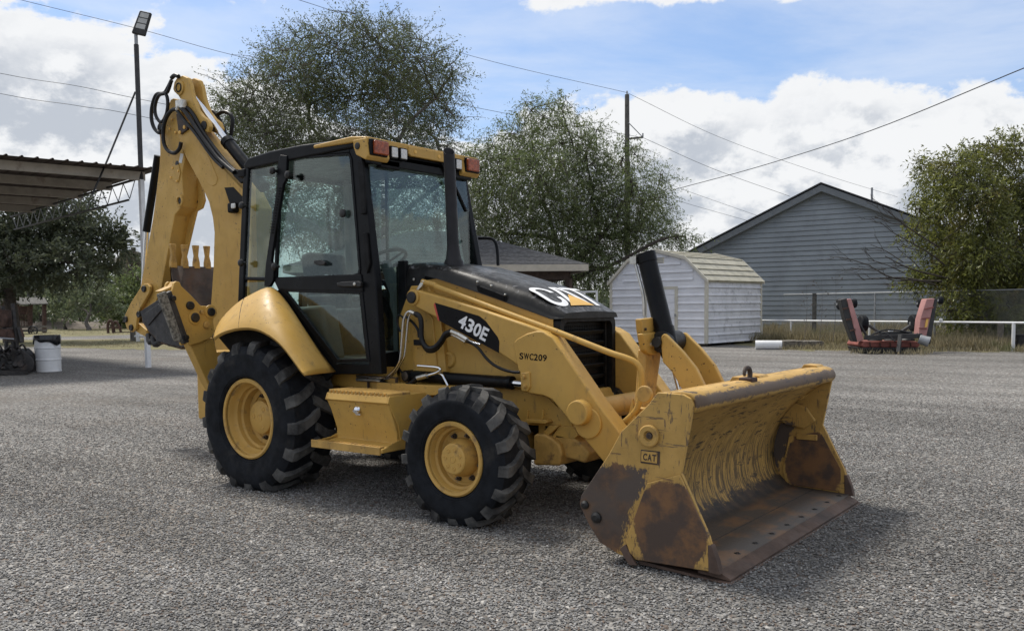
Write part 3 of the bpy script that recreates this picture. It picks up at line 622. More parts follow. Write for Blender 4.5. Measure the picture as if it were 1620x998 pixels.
# roof: ribbed panels on both slopes of the gambrel
rf = thing  # (names only)
roofp = MB(); roofp.prism([sp_(a, -.10, z+.01) for a, z in [(-.10, ZE-.06)]+gam[1:4]+[(WF+.10, ZE-.06)]]+[sp_(a, -.10, z-.03) for a, z in reversed([(-.08, ZE-.06)]+gam[1:4]+[(WF+.08, ZE-.06)])], E2*(WS_+.20)); roof_s = roofp.build('shed_roof', 'roof_cream', shed, smooth=0)
for (a0, z0), (a1, z1), nrow in (((-.10, ZE-.06), gam[1], 4), (gam[1], gam[2], 4), ((WF+.10, ZE-.06), gam[3], 4), (gam[3], gam[2], 4)):
    for k in range(nrow):
        f0, f1 = k/nrow, (k+1)/nrow-.012
        A = [(a0+(a1-a0)*f, z0+(z1-z0)*f) for f in (f0, f1)]
        nx, nz = -(z1-z0), (a1-a0)
        if nz < 0: nx, nz = -nx, -nz
        ln = math.hypot(nx, nz); nx /= ln; nz /= ln
        mb = MB(); mb.prism([sp_(A[0][0]+nx*.012, -.08, A[0][1]+nz*.012), sp_(A[0][0]+nx*.050, -.08, A[0][1]+nz*.050), sp_(A[1][0]+nx*.022, -.08, A[1][1]+nz*.022), sp_(A[1][0]+nx*.012, -.08, A[1][1]+nz*.012)], E2*(WS_+.16)); mb.build('roof_panel', 'roof_cream', roof_s, smooth=0)
for b0 in (-.13, WS_+.08):
    for (a0, z0), (a1, z1) in zip([(-.12, ZE-.07)]+gam[1:4], gam[1:4]+[(WF+.12, ZE-.07)]):
        mb = MB(); mb.prism([sp_(a0, b0, z0+.06), sp_(a1, b0, z1+.06), sp_(a1, b0, z1-.06), sp_(a0, b0, z0-.06)], E2*.05); mb.build('rake_trim', 'cream_metal', roof_s, bevel=.004)
mb = MB()
for b0 in (.3, 2.0, 3.8):
    for a0 in (.3, 2.0, 3.8): mb.box(sp_(a0, b0, .05), (.25, .25, .11))
tag(mb.build('skid_blocks', 'old_wood', shed), kind='stuff')

# ---- grey house gable
simple('house_siding', (0.285, 0.312, 0.338), 0.7, var=0.10, vscale=0.6, spec=0.25, dirt=(0.225, 0.245, 0.265), dirt_amt=0.45, dscale=0.9)
HD = 42.0; pk = D(1303, 293, HD); th = math.radians(-34); H1 = (AX*math.cos(th)+AY*math.sin(th)).normalized(); H2 = Vector((-H1.y, H1.x, 0))
if H2.dot(AY) < 0: H2 = -H2
HW = 7.9; PT = .44; p0 = Vector((pk.x, pk.y, 0)); zpk = pk.z
house = thing('grey_house', 'grey clapboard house gable rising behind the chain link fence', 'house', p0)
def hp(a, b_, z): return p0+H1*a+H2*b_+Vector((0, 0, z))
zev = zpk-PT*HW
mb = MB(); mb.prism([hp(-HW, .02, 0), hp(HW, .02, 0), hp(HW, .02, zev), hp(0, .02, zpk-.05), hp(-HW, .02, zev)], H2*12); hw_ = mb.build('wall', 'house_siding', house, smooth=0)
bh = .235; k = 0; z = .25
while z < zpk-.35:
    a = min(HW, (zpk-.28-z)/PT)
    mb = MB(); mb.prism([hp(-a, 0.015, z), hp(-a, -.060, z), hp(-a, -.006, z+bh), hp(-a, .015, z+bh)], H1*(2*a)); mb.build('clapboard', 'house_siding', hw_, smooth=0); z += bh; k += 1
for s in (-1, 1):
    for nm, dz, th_, b0, bw in (('rake_board', -.02, .30, -.42, .05), ('soffit', -.30, .03, -.38, .42)):
        mb = MB(); mb.prism([hp(s*(HW+.6), b0, zpk-PT*(HW+.6)+dz), hp(0, b0, zpk+dz), hp(0, b0, zpk+dz-th_), hp(s*(HW+.6), b0, zpk-PT*(HW+.6)+dz-th_)], H2*bw); mb.build(nm, 'trim_grey', house, bevel=0)
    mb = MB(); mb.prism([hp(s*(HW+.75), -.48, zpk-PT*(HW+.75)+.03), hp(0, -.48, zpk+.03), hp(0, -.48, zpk+.09), hp(s*(HW+.75), -.48, zpk-PT*(HW+.75)+.09)], H2*13); mb.build('roof_slope', 'shingle', house, smooth=0)
mb = MB(); v_ = hp(1.9, 1.2, zpk-.9); mb.cyl(v_, v_+Vector((0, 0, .75)), .05, n=10); mb.build('vent_pipe', 'galv', house)

# ---- shingled open shelter behind the machine
SD = 27.0; sc_ = D(930, 420, SD); sh = thing('open_shelter', 'open shelter with dark shingled hip roof seen beyond the hood', 'shelter', Vector((sc_.x, sc_.y, 0)))
S1 = (AX*-.97+AY*-.10).normalized(); S2 = Vector((-S1.y, S1.x, 0)); S2 = S2 if S2.dot(AY) > 0 else -S2
ze = sc_.z; LS, DS = 9.0, 7.4; zr_ = ze+1.30
def hs_(a, b_, z): return Vector((sc_.x, sc_.y, 0))+S1*a+S2*b_+Vector((0, 0, z))
r0, r1 = (3.7, 3.7), (LS-3.7, 3.7)
slopes = [[(0, 0, ze), (LS, 0, ze), (r1[0], r1[1], zr_), (r0[0], r0[1], zr_)], [(LS, DS, ze), (0, DS, ze), (r0[0], r0[1], zr_), (r1[0], r1[1], zr_)], [(0, DS, ze), (0, 0, ze), (r0[0], r0[1], zr_)], [(LS, 0, ze), (LS, DS, ze), (r1[0], r1[1], zr_)]]
for i, P in enumerate(slopes):
    mb = MB(); mb.prism([hs_(*p) for p in P], (0, 0, .04)); so2 = mb.build('roof_slope', 'shingle', sh, smooth=0)
    if i in (0,):   # courses of shingles on the slope in view
        nc = 26
        for k in range(nc):
            f0, f1 = k/nc, (k+1)/nc
            e0, e1 = [hs_(*P[0]).lerp(hs_(*P[3]), f) for f in (f0, f1)]; g0, g1 = [hs_(*P[1]).lerp(hs_(*P[2]), f) for f in (f0, f1)]
            up = Vector((0, 0, .045)); mb = MB(); mb.add([e0+up+Vector((0, 0, .014)), g0+up+Vector((0, 0, .014)), g1+up, e1+up, e0+up, g0+up], [(0, 1, 2, 3), (4, 5, 1, 0)]); mb.build('shingle_course', 'shingle', so2, smooth=0)
for (a, b_), (c_, d_) in (((0, 0), (LS, 0)), ((0, 0), (0, DS)), ((LS, 0), (LS, DS)), ((0, DS), (LS, DS))):
    mb = MB(); mb.bar(hs_(a, b_, ze-.06), hs_(c_, d_, ze-.06), .05, .20); mb.build('fascia', 'fascia_cream', sh)
    dx, dy = (1 if a == c_ == 0 else -1 if a == c_ else 0), (1 if b_ == d_ == 0 else -1 if b_ == d_ else 0)
    mb = MB(); mb.bar(hs_(a+.5*dx+(.5 if not dx else 0), b_+.5*dy+(.5 if not dy else 0), ze-.28), hs_(c_+.5*dx-(.5 if not dx else 0), d_+.5*dy-(.5 if not dy else 0), ze-.28), .12, .22); mb.build('beam', 'brown_wood', sh)
mb = MB(); mb.prism([hs_(.03, .03, ze-.12), hs_(LS-.03, .03, ze-.12), hs_(LS-.03, DS-.03, ze-.12), hs_(.03, DS-.03, ze-.12)], (0, 0, .02)); mb.build('ceiling', 'brown_wood', sh)
for a, b_ in ((.5, .5), (LS-.5, .5), (.5, DS-.5), (LS-.5, DS-.5), (3.6, .5)):
    mb = MB(); mb.bar(hs_(a, b_, 0), hs_(a, b_, ze-.38), .15, .15, (1, 0, 0)); mb.build('post', 'brown_wood', sh)

# ---- carport at the left
F1 = (AX*-.77+AY*-.64).normalized(); F2 = (AX*-.68+AY*.735).normalized()
pc = UA(233.5, 23.4)
cp_ = thing('carport', 'rust brown corrugated carport roof on pale beams at the left edge', 'carport', pc)
def kp(a, b_, z): return pc+F1*a+F2*b_+Vector((0, 0, z))
ZR = 5.08
mb = MB(); mb.bar(kp(0, 0, 0), kp(0, 0, 4.86), .11, .11, (1, 0, 0)); mb.build('post', 'white_pipe', cp_)
for a, b_ in ((9, 0), (9, 12.4)): mb = MB(); mb.bar(kp(a, b_, 0), kp(a, b_, 4.86), .11, .11, (1, 0, 0)); mb.build('post', 'white_pipe', cp_)
for k in range(5):
    b_ = .02+k*2.45; mb = MB(); mb.bar(kp(-.10, b_, ZR-.13), kp(10, b_, ZR-.13), .09, .22); mb.build('purlin', 'purlin', cp_)
ribs = []
a = -.32; A_pts = []
while a < 10: A_pts += [(a, 0), (a+.255, 0), (a+.275, .035), (a+.305, .035)]; a += .325
mb = MB(); mb.grid([[kp(a, b_, ZR+z+.004) for a, z in A_pts] for b_ in (-.62, 5, 12.4)]); cr_ = mb.build('roof_sheet', 'roof_rust', cp_, solid=.004, smooth=0)
mb = MB(); mb.bar(kp(.03, .0, 4.90), kp(.03, 12.4, 4.90), .05, .05); mb.build('truss_chord', 'dark_steel', cp_)
mb = MB(); mb.bar(kp(.03, .85, 4.42), kp(.03, 12.0, 4.42), .045, .045); mb.build('truss_chord', 'dark_steel', cp_)
b_ = .35; k = 0
while b_ < 11.8:
    mb = MB(); mb.tube([kp(.03, b_, 4.88 if k % 2 == 0 else 4.44), kp(.03, b_+.42, 4.44 if k % 2 == 0 else 4.88)], [.012], 5, smooth=False); mb.build('truss_web', 'galv', cp_); b_ += .42; k += 1
# ---- yard light on its pole
lp = kp(0, 0, 0); lt_ = thing('light_pole', 'dark light pole with square lamp head rising over the carport corner', 'light pole', Vector((lp.x, lp.y, 4.86)))
tp = D(215, 56, 23.5)
mb = MB(); mb.cyl((lp.x, lp.y, 4.86), (tp.x, tp.y, tp.z-.25), .062, n=14); mb.build('pole', 'dark_steel', lt_)
mb = MB(); mb.cyl((tp.x, tp.y, tp.z-.25), (tp.x, tp.y, tp.z+.05), .045, n=12); mb.build('pole_joint', 'galv', lt_)
mb = MB(); mb.tube([D(214, 146, 23.5), D(171, 251, 22.6), D(146, 308, 22.0)], [.024], 8, smooth=False); mb.build('brace', 'dark_steel', lt_)
hd_ = [D(u, v, 23.4) for u, v in ((221, 16.5), (239.5, 20.5), (229, 57), (207.5, 52))]
mb = MB(); mb.prism(hd_, AY*.12-AX*.02); lh = mb.build('lamp_head', 'dark_steel', lt_, bevel=.03, seg=3)
for f0, f1 in ((.07, .27), (.31, .51), (.55, .75)):
    l0, l1 = hd_[0].lerp(hd_[3], f0), hd_[0].lerp(hd_[3], f1); r0_, r1_ = hd_[1].lerp(hd_[2], f0), hd_[1].lerp(hd_[2], f1)
    mb = MB(); mb.prism([l0.lerp(r0_, .16)-AY*.006, l0.lerp(r0_, .86)-AY*.006, l1.lerp(r1_, .86)-AY*.006, l1.lerp(r1_, .16)-AY*.006], AY*.02); mb.build('led_panel', 'led_panel', lh)
# ---- utility pole and wires
UD = 56.0
ub = UA(989, UD); ut = D(992, 150, UD); up_ = thing('utility_pole', 'weathered wooden utility pole standing among the feathery tree', 'utility pole', Vector((ut.x, ut.y, 0)))
mb = MB(); mb.cyl((ut.x, ut.y, 0), ut, .21, .14, 12); mb.build('pole', 'grey_wood', up_)
a1, a2 = D(993, 220, UD), D(1017, 217.5, UD); mb = MB(); mb.bar(a1, a2, .09, .11); mb.build('crossarm', 'grey_wood', up_)
mb = MB(); mb.tube([D(994, 194, UD), a2], [.03], 6, smooth=False); mb.build('arm_brace', 'galv', up_)
mb = MB(); mb.cyl(a2, a2+Vector((0, 0, .25)), .05, n=8); mb.build('insulator', 'galv', up_); mb = MB(); mb.cyl(ut, ut+Vector((0, 0, .22)), .05, n=8); mb.build('insulator', 'galv', up_)
def wire(pts, r, label):
    P = [D(*p) for p in pts]; mb = MB(); mb.tube(P, [r*.62], 5, 8); tag(mb.build('overhead_wire', 'cable', smooth=0), label, 'wire', 'overhead wires across the sky')
wire([(-700, -190, 36), (-40, -18, 45), (215, 45, 48), (400, 95, 50), (760, 172, 54), (1016, 218, UD)], .022, 'overhead wire running behind the lamp head at the top left')
wire([(-100, -170, 33), (440, -10, 40), (750, 90, 50), (992, 147, UD)], .020, 'overhead wire from the top of the picture down to the pole top')
wire([(-700, -42, 36), (-40, 108, 45), (125, 137, 46), (250, 163, 47), (740, 260, 52), (985, 330, UD)], .022, 'upper of two wires crossing low behind the light pole')
wire([(-700, -12, 36), (-40, 140, 45), (125, 168, 46), (250, 190, 47), (740, 300, 52), (985, 360, UD)], .022, 'lower of two wires crossing low behind the light pole')
wire([(992, 147, UD), (1140, 218, 66), (1300, 275, 74), (1420, 312, 84)], .020, 'thin wire from the pole top passing over the house ridge')
wire([(1017, 218, UD), (1130, 268, 60), (1250, 311, 66)], .022, 'wire sloping from the pole arm down to the house roof')
wire([(2300, -170, 17), (1700, 78, 26), (1620, 108, 28), (1380, 206, 36), (1200, 264, 45), (1060, 302, 52), (992, 322, 55.8)], .030, 'thick dark cable sweeping down from the right edge to the pole')
wire([(992, 262, UD), (1070, 296, 58), (1200, 342, 66)], .018, 'faint wire, middle one between pole and house eave'); wire([(992, 290, UD), (1080, 320, 58), (1185, 350, 66)], .018, 'faint wire, lowest one between pole and house eave')

# ---- white pipe rail fence and chain link fence
def at_h(u, d, z): return UA(u, d, z)
ra, rb_ = UA(1204, 35.2), UA(1625, 26.3); rd = (rb_-ra); rl = rd.length; rd.normalize()
rfn = thing('rail_fence', 'low white pipe rail fence along the right side', 'fence', ra)
mb = MB(); mb.tube([ra+Vector((0, 0, .85)), ra+rd*(rl+6)+Vector((0, 0, .86))], [.034], 10, smooth=False); mb.build('rail', 'white_pipe', rfn, smooth=60)
for u, d in ((1205, 35.15), (1257, 34.0), (1385, 31.1), (1607, 26.7)):
    p = UA(u, d); f = (p-ra).dot(rd); p = ra+rd*f; mb = MB(); mb.cyl(p, p+Vector((0, 0, .84)), .036 if u != 1607 else .05, n=10); mb.build('fence_post', 'white_pipe', rfn)
mb = MB(); p = UA(1503, 28.9); p = ra+rd*(p-ra).dot(rd); mb.box(p+Vector((0, 0, .90)), (.10, .10, .14)); mb.build('rail_joint', 'white_pipe', rfn, bevel=.02)
ofs = Vector((-rd.y, rd.x, 0)); ofs = ofs if ofs.dot(AY) > 0 else -ofs
ca_ = ra+ofs*1.6-rd*.3; cl = thing('chain_link_fence', 'chain link fence with thin rail in front of the grey house', 'fence', ca_)
FL = rl+7.0; FH = 1.86
mb = MB(); mb.tube([ca_+Vector((0, 0, FH)), ca_+rd*FL+Vector((0, 0, FH))], [.018], 6, smooth=False); mb.build('top_rail', 'galv', cl)
mb = MB(); stp = .085; nw = int((FL+FH)/stp)
for s in (1, -1):
    for k in range(nw):
        x0 = k*stp-(FH if s > 0 else 0); x1 = x0+FH*s*1.0 if s > 0 else x0-FH; z0, z1 = .02, FH
        a0, a1 = x0, x1
        lo_, hi_ = max(0, min(a0, a1)), min(FL, max(a0, a1))
        if hi_-lo_ < .05: continue
        fz = lambda x: z0+(z1-z0)*(x-a0)/(a1-a0)
        pa, pb = ca_+rd*lo_+Vector((0, 0, fz(lo_))), ca_+rd*hi_+Vector((0, 0, fz(hi_)))
        w_ = Vector((0, 0, .0036)); o_ = ofs*(.003*s); mb.add([pa-w_+o_, pb-w_+o_, pb+w_+o_, pa+w_+o_], [(0, 1, 2, 3)])
tag(mb.build('wire_mesh', 'galv', cl, smooth=0), kind='stuff')
for u, d, w_ in ((1280, 34.8, .10), (1383, 32.6, .045), (1480, 30.6, .05)):
    p = UA(u, d); p = ca_+rd*(p-ca_).dot(rd); mb = MB(); mb.bar(p, p+Vector((0, 0, FH+.03)), w_*1.3, w_*1.3, (1, 0, 0)) if w_ > .06 else mb.cyl(p, p+Vector((0, 0, FH)), w_*.7, n=8); mb.build('fence_post', 'grey_wood' if w_ > .06 else 'galv', cl)
p = UA(1583, 27.9); mb = MB(); mb.bar(p, p+Vector((0, 0, .82)), .15, .15, (1, 0, 0)); tag(mb.build('wooden_post', 'old_wood', bevel=.01), 'short grey wooden post behind the rail under the bushy tree', 'post')

# ---- red batwing mower folded up
MD = 26.4; mo = thing('folding_mower', 'faded red folding mower with both wings raised before the fence', 'mower', UA(1402, MD))
def mp(u, v, d=MD): return D(u, v, d)
mb = MB(); mb.prism([mp(1366, 540), mp(1452, 540), mp(1456, 546), mp(1453, 549.5), mp(1366, 549.5), mp(1363, 546)], AY*1.2); deck = mb.build('deck', 'mower_red', mo, bevel=.03)
mb = MB(); mb.prism([mp(1362, 549.6), mp(1457, 549.6), mp(1455, 558), mp(1366, 558)], AY*1.1); mb.build('skirt', 'dark_steel', deck, bevel=.01)
wl = [(1331, 473), (1345, 471), (1366, 539), (1360, 546), (1352, 540)]
mb = MB(); mb.prism([mp(u, v) for u, v in [(1340, 473), (1347, 472.5), (1367, 538), (1357, 541)]], AY*.35); lw = mb.build('wing', 'mower_pink', mo, bevel=.02)
mb = MB(); mb.prism([mp(u, v, MD+.04) for u, v in [(1330, 474), (1340, 471.5), (1357, 541), (1350, 540), (1337, 505)]], AY*.30); mb.build('wing_underside', 'dark_steel', lw, bevel=.02)
mb = MB(); mb.prism([mp(u, v) for u, v in [(1466, 473), (1479, 472), (1466, 531), (1453, 534), (1456, 505)]], AY*.35); rw_ = mb.build('wing', 'mower_pink', mo, bevel=.02)
mb = MB(); mb.prism([mp(u, v, MD+.04) for u, v in [(1479, 472), (1484, 473), (1482, 485), (1472, 545), (1464, 533)]], AY*.30); mb.build('wing_underside', 'dark_steel', rw_, bevel=.02)
mb = MB(); mb.prism([mp(u, v, MD-.02) for u, v in [(1466, 503), (1469.5, 503), (1467, 517), (1463, 518)]], AY*.02); mb.build('wing_sticker', 'decal_yellow', rw_)
def wheelset(u, v, r, d, nm='caster_wheel', w_=.24):
    c_ = mp(u, v, d); mb = MB(); mb.disc_stack(c_-AX*w_/2, AX, [(0, r*.55), (.02, r*.9), (.06, r), (w_-.06, r), (w_-.02, r*.9), (w_, r*.55)], 18); o = mb.build(nm, 'rubber', mo); q2 = MB(); q2.disc_stack(c_-AX*(w_/2+.01), AX, [(0, .04), (w_+.02, .04)], 10); q2.build('wheel_hub', 'galv', o)
wheelset(1329, 481, .17, MD+.5, w_=.18); wheelset(1351, 480, .14, MD+1.0, w_=.16); wheelset(1456, 480, .14, MD+1.0, w_=.18); wheelset(1488, 475, .12, MD+.7, w_=.14)
wheelset(1365, 512, .26, MD+1.3); wheelset(1446, 511, .26, MD+1.3)
mb = MB(); mb.bar(mp(1368, 534, MD-.3), mp(1458, 531, MD-.3), .12, .13); mb.bar(mp(1388, 529), mp(1440, 528), .3, .16); mb.bar(mp(1375, 515, MD+.6), mp(1398, 530, MD+.2), .08, .08); mb.bar(mp(1440, 515, MD+.6), mp(1418, 530, MD+.2), .08, .08); mb.bar(mp(1424, 530, MD-.5), mp(1421, 558, MD-.7), .10, .10); mb.build('hitch_frame', 'dark_steel', mo, bevel=.01)
for k in range(5):
    mb = MB(); mb.bar(mp(1376+k*16, 541.5, MD-.03), mp(1377+k*16, 548.5, MD-.03), .03, .03); mb.build('deck_rib', 'rusty_iron', deck)
for k in range(3):
    mb = MB(); mb.bar(mp(1477-k*5.2, 486+k*17, MD-.03), mp(1463-k*4.6, 489+k*15, MD-.03), .025, .03); mb.build('wing_rib', 'mower_red', rw_)
    mb = MB(); mb.bar(mp(1333+k*6, 489+k*17, MD-.01), mp(1341+k*6, 487+k*17, MD-.01), .03, .05); mb.build('wing_rib', 'rusty_iron', lw)
for k in range(16):
    mb = MB(); mb.bar(mp(1366+k*5.8, 551, MD-.05), mp(1366.5+k*5.8, 558.5, MD-.05), .03, .02); mb.build('chain_guard', 'dark_steel', deck)
for u, v in ((1384, 545), (1410, 545), (1436, 545)): mb = MB(); mb.disc_stack(mp(u, v-6, MD+.5), (0, 0, 1), [(0, .20), (.03, .21), (.07, .16), (.10, .15), (.12, .05)], 16); mb.build('spindle', 'dark_steel', deck)
for a_, b_2 in (((1372, 533), (1352, 500)), ((1450, 533), (1466, 500))): mb = MB(); mb.cyl(mp(*a_, MD+.1), mp(*b_2, MD+.1), .035, n=10); mb.build('fold_cylinder', 'dark_steel', mo)
mb = MB(); mb.cyl(mp(1409, 529, MD), mp(1409, 521, MD), .07); mb.build('gear_knob', 'white_pipe', mo); mb = MB(); mb.cyl(mp(1454, 536, MD-.35), mp(1470, 541, MD-.45), .13, .15, n=16); mb.build('drive_coupling', 'galv', mo, bevel=.01)
mb = MB(); mb.tube([mp(1378, 530, MD-.2), mp(1400, 522, MD-.2), mp(1430, 524, MD-.2), mp(1452, 532, MD-.3)], [.025], 6); mb.tube([mp(1386, 533, MD-.3), mp(1400, 526, MD-.4), mp(1416, 540, MD-.6)], [.02], 6); mb.build('hydraulic_hose', 'plastic_black', mo)
# ---- odds and ends on the right
p0_, p1_ = D(1195, 548, 29.4), D(1237, 547.5, 29.2); p0_.z = .15; p1_.z = .15; mb = MB(); dv_ = (p1_-p0_).normalized(); L_ = (p1_-p0_).length
mb.rings([mb.ring(p0_+dv_*t_, dv_, r_, 22) for t_, r_ in ((0, .125), (0, .150), (.02, .155), (L_*.5, .152), (L_, .150), (L_, .125), (L_-.03, .120), (.03, .120))], cap=False, closed=True); tag(mb.build('white_pail', 'white_pipe', smooth=40), 'white plastic pail lying on its side beside the shed', 'pail')
pb = thing('wooden_pallet', 'low weathered timber pallet lying right of the white pail', 'pallet', UA(1272, 29.6))
q0 = UA(1240, 29.4, .0); qd = (UA(1304, 29.4)-q0).normalized(); ql = (UA(1304, 29.4)-q0).length
for k in range(6): mb = MB(); mb.box(q0+qd*(ql*(k+.5)/6)+AY*.5+Vector((0, 0, .245+random.uniform(-.012, .02))), (ql/6-.03, 1.0, .03), Matrix.Rotation(math.atan2(qd.y, qd.x)+random.uniform(-.05, .05), 3, 'Z')); mb.build('plank', 'old_wood', pb)
for f in (.03, .5, .97): mb = MB(); mb.bar(q0+AY*f+Vector((0, 0, .15)), q0+AY*f+qd*ql+Vector((0, 0, .15)), .06, .15); mb.build('bearer', 'old_wood', pb)
for k in range(3): mb = MB(); mb.box(q0+qd*(ql*(.15+.35*k))+AY*.5+Vector((0, 0, .035)), (.15, .9, .08)); mb.build('bearer_block', 'grey_wood', pb)
gf_ = thing('gate_frame', 'white tubular frame standing between the hood and the shed', 'gate', UA(930, 33))
for a, b2 in (((917, 462), (944, 461)), ((944, 461), (945, 520)), ((917, 462), (916, 520))): mb = MB(); mb.bar(D(*a, 33), D(*b2, 33), .07, .07); mb.build('frame_tube', 'white_pipe', gf_)
bb = MB(); bc0 = UA(1617, 26.9); bb.disc_stack(bc0, (0, 0, 1), [(0, .20), (.02, .23), (.45, .25), (.47, .27), (.50, .27), (.50, .24)], 18); bn = tag(bb.build('dark_bin', 'plastic_black', smooth=40), 'dark plastic bin at the right edge behind the rail post', 'bin')
# ---- left: drum, post, wagon, implement, old engine
dc = UA(75, 22.25); dr_ = thing('oil_drum', 'white steel drum lined with a black bag beside the track', 'drum', dc)
mb = MB(); mb.disc_stack(dc, (0, 0, 1), [(0, .292), (.01, .300), (.03, .300), (.035, .292), (.28, .292), (.29, .300), (.305, .302), (.32, .300), (.33, .292), (.57, .292), (.58, .300), (.595, .302), (.61, .300), (.62, .292), (.86, .292), (.865, .300), (.885, .300), (.885, .285), (.6, .28)], 36); mb.build('shell', 'white_pipe', dr_, smooth=30)
mb = MB(); rows = []
for k in range(41):
    a = 2*math.pi*k/40; drop = .16+.05*math.sin(a*2+1)+.03*math.sin(5*a); wv = .006*math.sin(11*a)+.004*math.sin(23*a)
    rows.append([dc+Vector((r_*math.cos(a), r_*math.sin(a), z_)) for r_, z_ in ((.26, .80), (.272, .90), (.300+wv, .906), (.312+wv, .885), (.311+wv*1.5, .80), (.313+wv*2, .89-drop))])
mb.grid(rows); mb.build('bin_liner', 'plastic_black', dr_, solid=.004, smooth=60)
p = UA(211, 44); mb = MB(); mb.bar(p, p+Vector((0, 0, 1.0)), .20, .20, (1, 0, 0)); tag(mb.build('wooden_post', 'grey_wood', bevel=.02), 'thick grey post beyond the digging bucket', 'post')
rg = thing('pipe_gate', 'white pipe barrier beyond the thick grey post', 'gate', UA(222, 43))
for z_ in (.25, .62): mb = MB(); mb.tube([UA(214, 43.6, z_), UA(330, 42, z_)], [.05], 8, smooth=False); mb.build('rail', 'white_pipe', rg)
mb = MB(); mb.cyl(UA(219, 43.5), UA(219, 43.5, .80), .09, n=10); mb.build('gate_post', 'white_pipe', rg)
wg = thing('roofed_wagon', 'old timber wagon with little pitched roof at the far left', 'wagon', UA(35, 60))
def wp_(u, v, d): return D(u, v, d)
for P, nm, mt in ((((0, 480, 60), (11, 470, 60), (70, 470.5, 64), (76, 480, 64)), 'roof_slope', 'grey_wood'), (((11, 470, 60), (31, 481, 59.5), (76, 480, 63.5), (70, 470.5, 64)), 'roof_slope', 'grey_wood'), (((-10, 480, 60), (0, 482, 60), (12, 470, 60), (11, 468.5, 60)), 'gable_board', 'old_wood'), (((11, 468.5, 60), (12, 471, 60), (31, 483, 59.5), (33, 481, 59.5)), 'gable_board', 'old_wood')):
    mb = MB(); mb.prism([wp_(*p_) for p_ in P], AY*.10-Vector((0, 0, .06))); mb.build(nm, mt, wg)
for u, d in ((4, 60), (26, 59.6), (48, 62), (70, 63.5)): mb = MB(); mb.bar(wp_(u, 481, d), wp_(u, 526, d), .22, .22, (1, 0, 0)); mb.build('post', 'rusty_iron', wg)
for v in (518, 524): mb = MB(); mb.bar(wp_(-5, v, 59.8), wp_(74, v-1.5, 63), .12, .16); mb.build('bed_beam', 'old_wood', wg)
for k in range(9): mb = MB(); mb.bar(wp_(27+k*2.4, 498, 61), wp_(27+k*2.4, 516, 61), .05, .05, (1, 0, 0)); mb.build('baluster', 'rusty_iron', wg)
mb = MB(); mb.prism([wp_(28, 484, 61.5), wp_(44, 484, 61.5), wp_(40, 498, 61.5), (wp_(27, 498, 61.5))], AY*.3); mb.build('canvas', 'mower_red', wg) if False else mb.build('side_panel', 'rusty_iron', wg)
mb = MB(); c_ = wp_(56, 464, 66); rgp = mb.ring(c_, AY, .26, 22); mb.tube(rgp+[rgp[0]], [.035], 6, 1, smooth=False)
for k in range(4): mb.bar(rgp[k*5], c_, .04, .04)
mb.box(c_-AX*.35, (.5, .3, .5)); mb.build('pulley_wheel', 'pin_black', wg)
for u in (10, 52):
    mb = MB(); c_ = wp_(u, 523, 60); rgp = mb.ring(c_, AY, .30, 24); mb.tube(rgp+[rgp[0]], [.05], 6, 1, smooth=False)
    for k in range(6): mb.bar(rgp[k*4], c_, .04, .04)
    mb.build('wagon_wheel', 'pin_black', wg)
im = thing('rusty_implement', 'small rusty farm implement standing on the far grass', 'farm implement', UA(178, 60))
mb = MB(); b0 = UA(172, 60); mb.tube([b0, b0+Vector((0, 0, .6)), b0+Vector((0, 0, .85))+AX*.15, b0+AX*.3+Vector((0, 0, .7)), b0+AX*.35], [.09], 8); mb.build('shank', 'rusty_iron', im, smooth=60)
mb = MB(); b0 = UA(182, 60); mb.tube([b0, b0+Vector((0, 0, .55))-AX*.05, b0+Vector((0, 0, .78))+AX*.12, b0+AX*.3+Vector((0, 0, .5)), b0+AX*.45+Vector((0, 0, .05))], [.08], 8); mb.build('shank', 'rusty_iron', im, smooth=60)
mb = MB(); mb.bar(b0-AX*.3+Vector((0, 0, .4)), b0+AX*.5+Vector((0, 0, .35)), .12, .12); mb.bar(b0+Vector((0, 0, .06)), b0+AX*2.0+Vector((0, 0, .08)), .06, .06); mb.build('draw_bar', 'rusty_iron', im)
simple('oily_iron', (0.018, 0.016, 0.015), 0.6, var=0.5, vscale=8, bmp=0.4, bscale=20, dirt=(0.07, 0.05, 0.04), dirt_amt=0.4, dscale=6)
en = thing('old_engine', 'dark greasy engine on a stand cut off by the left edge', 'engine', UA(10, 21.5))
def ep_(u, v, d=21.5): return D(u, v, d)
def eadd(nm, fn, mat='oily_iron', **k): mb = MB(); fn(mb); return mb.build(nm, mat, en, **k)
eadd('engine_block', lambda m_: m_.prism([ep_(-25, 556), ep_(22, 552), ep_(36, 566), ep_(36, 590), ep_(-25, 592)], AY*.7), bevel=.04)
eadd('flywheel', lambda m_: m_.disc_stack(ep_(34, 575, 21.4), AX*.4-AY, [(0, .26), (.03, .27), (.10, .27), (.12, .2), (.12, .08), (.18, .07)], 26), smooth=35)
re_ = random.Random(8)
for k in range(14):
    u, v = re_.uniform(-8, 36), re_.uniform(552, 584); r_ = re_.uniform(.03, .07)
    eadd('engine_fitting', lambda m_: m_.cyl(ep_(u, v, 21.35), ep_(u+re_.uniform(-6, 9), v+re_.uniform(-10, 6), 21.2), r_, n=10), bevel=.008)
for k in range(7):
    u, v = re_.uniform(-6, 30), re_.uniform(550, 570)
    eadd('engine_hose', lambda m_: m_.tube([ep_(u, v, 21.3), ep_(u+re_.uniform(2, 8), v-re_.uniform(4, 9), 21.1), ep_(u+re_.uniform(8, 14), v+re_.uniform(4, 14), 21.2)], [.022], 6), smooth=60)
eadd('hood_plate', lambda m_: m_.prism([ep_(-10, 520), ep_(17, 521), ep_(22, 535), ep_(-10, 533)], AY*.5+Vector((0, 0, .02))), 'rusty_iron', bevel=.01)
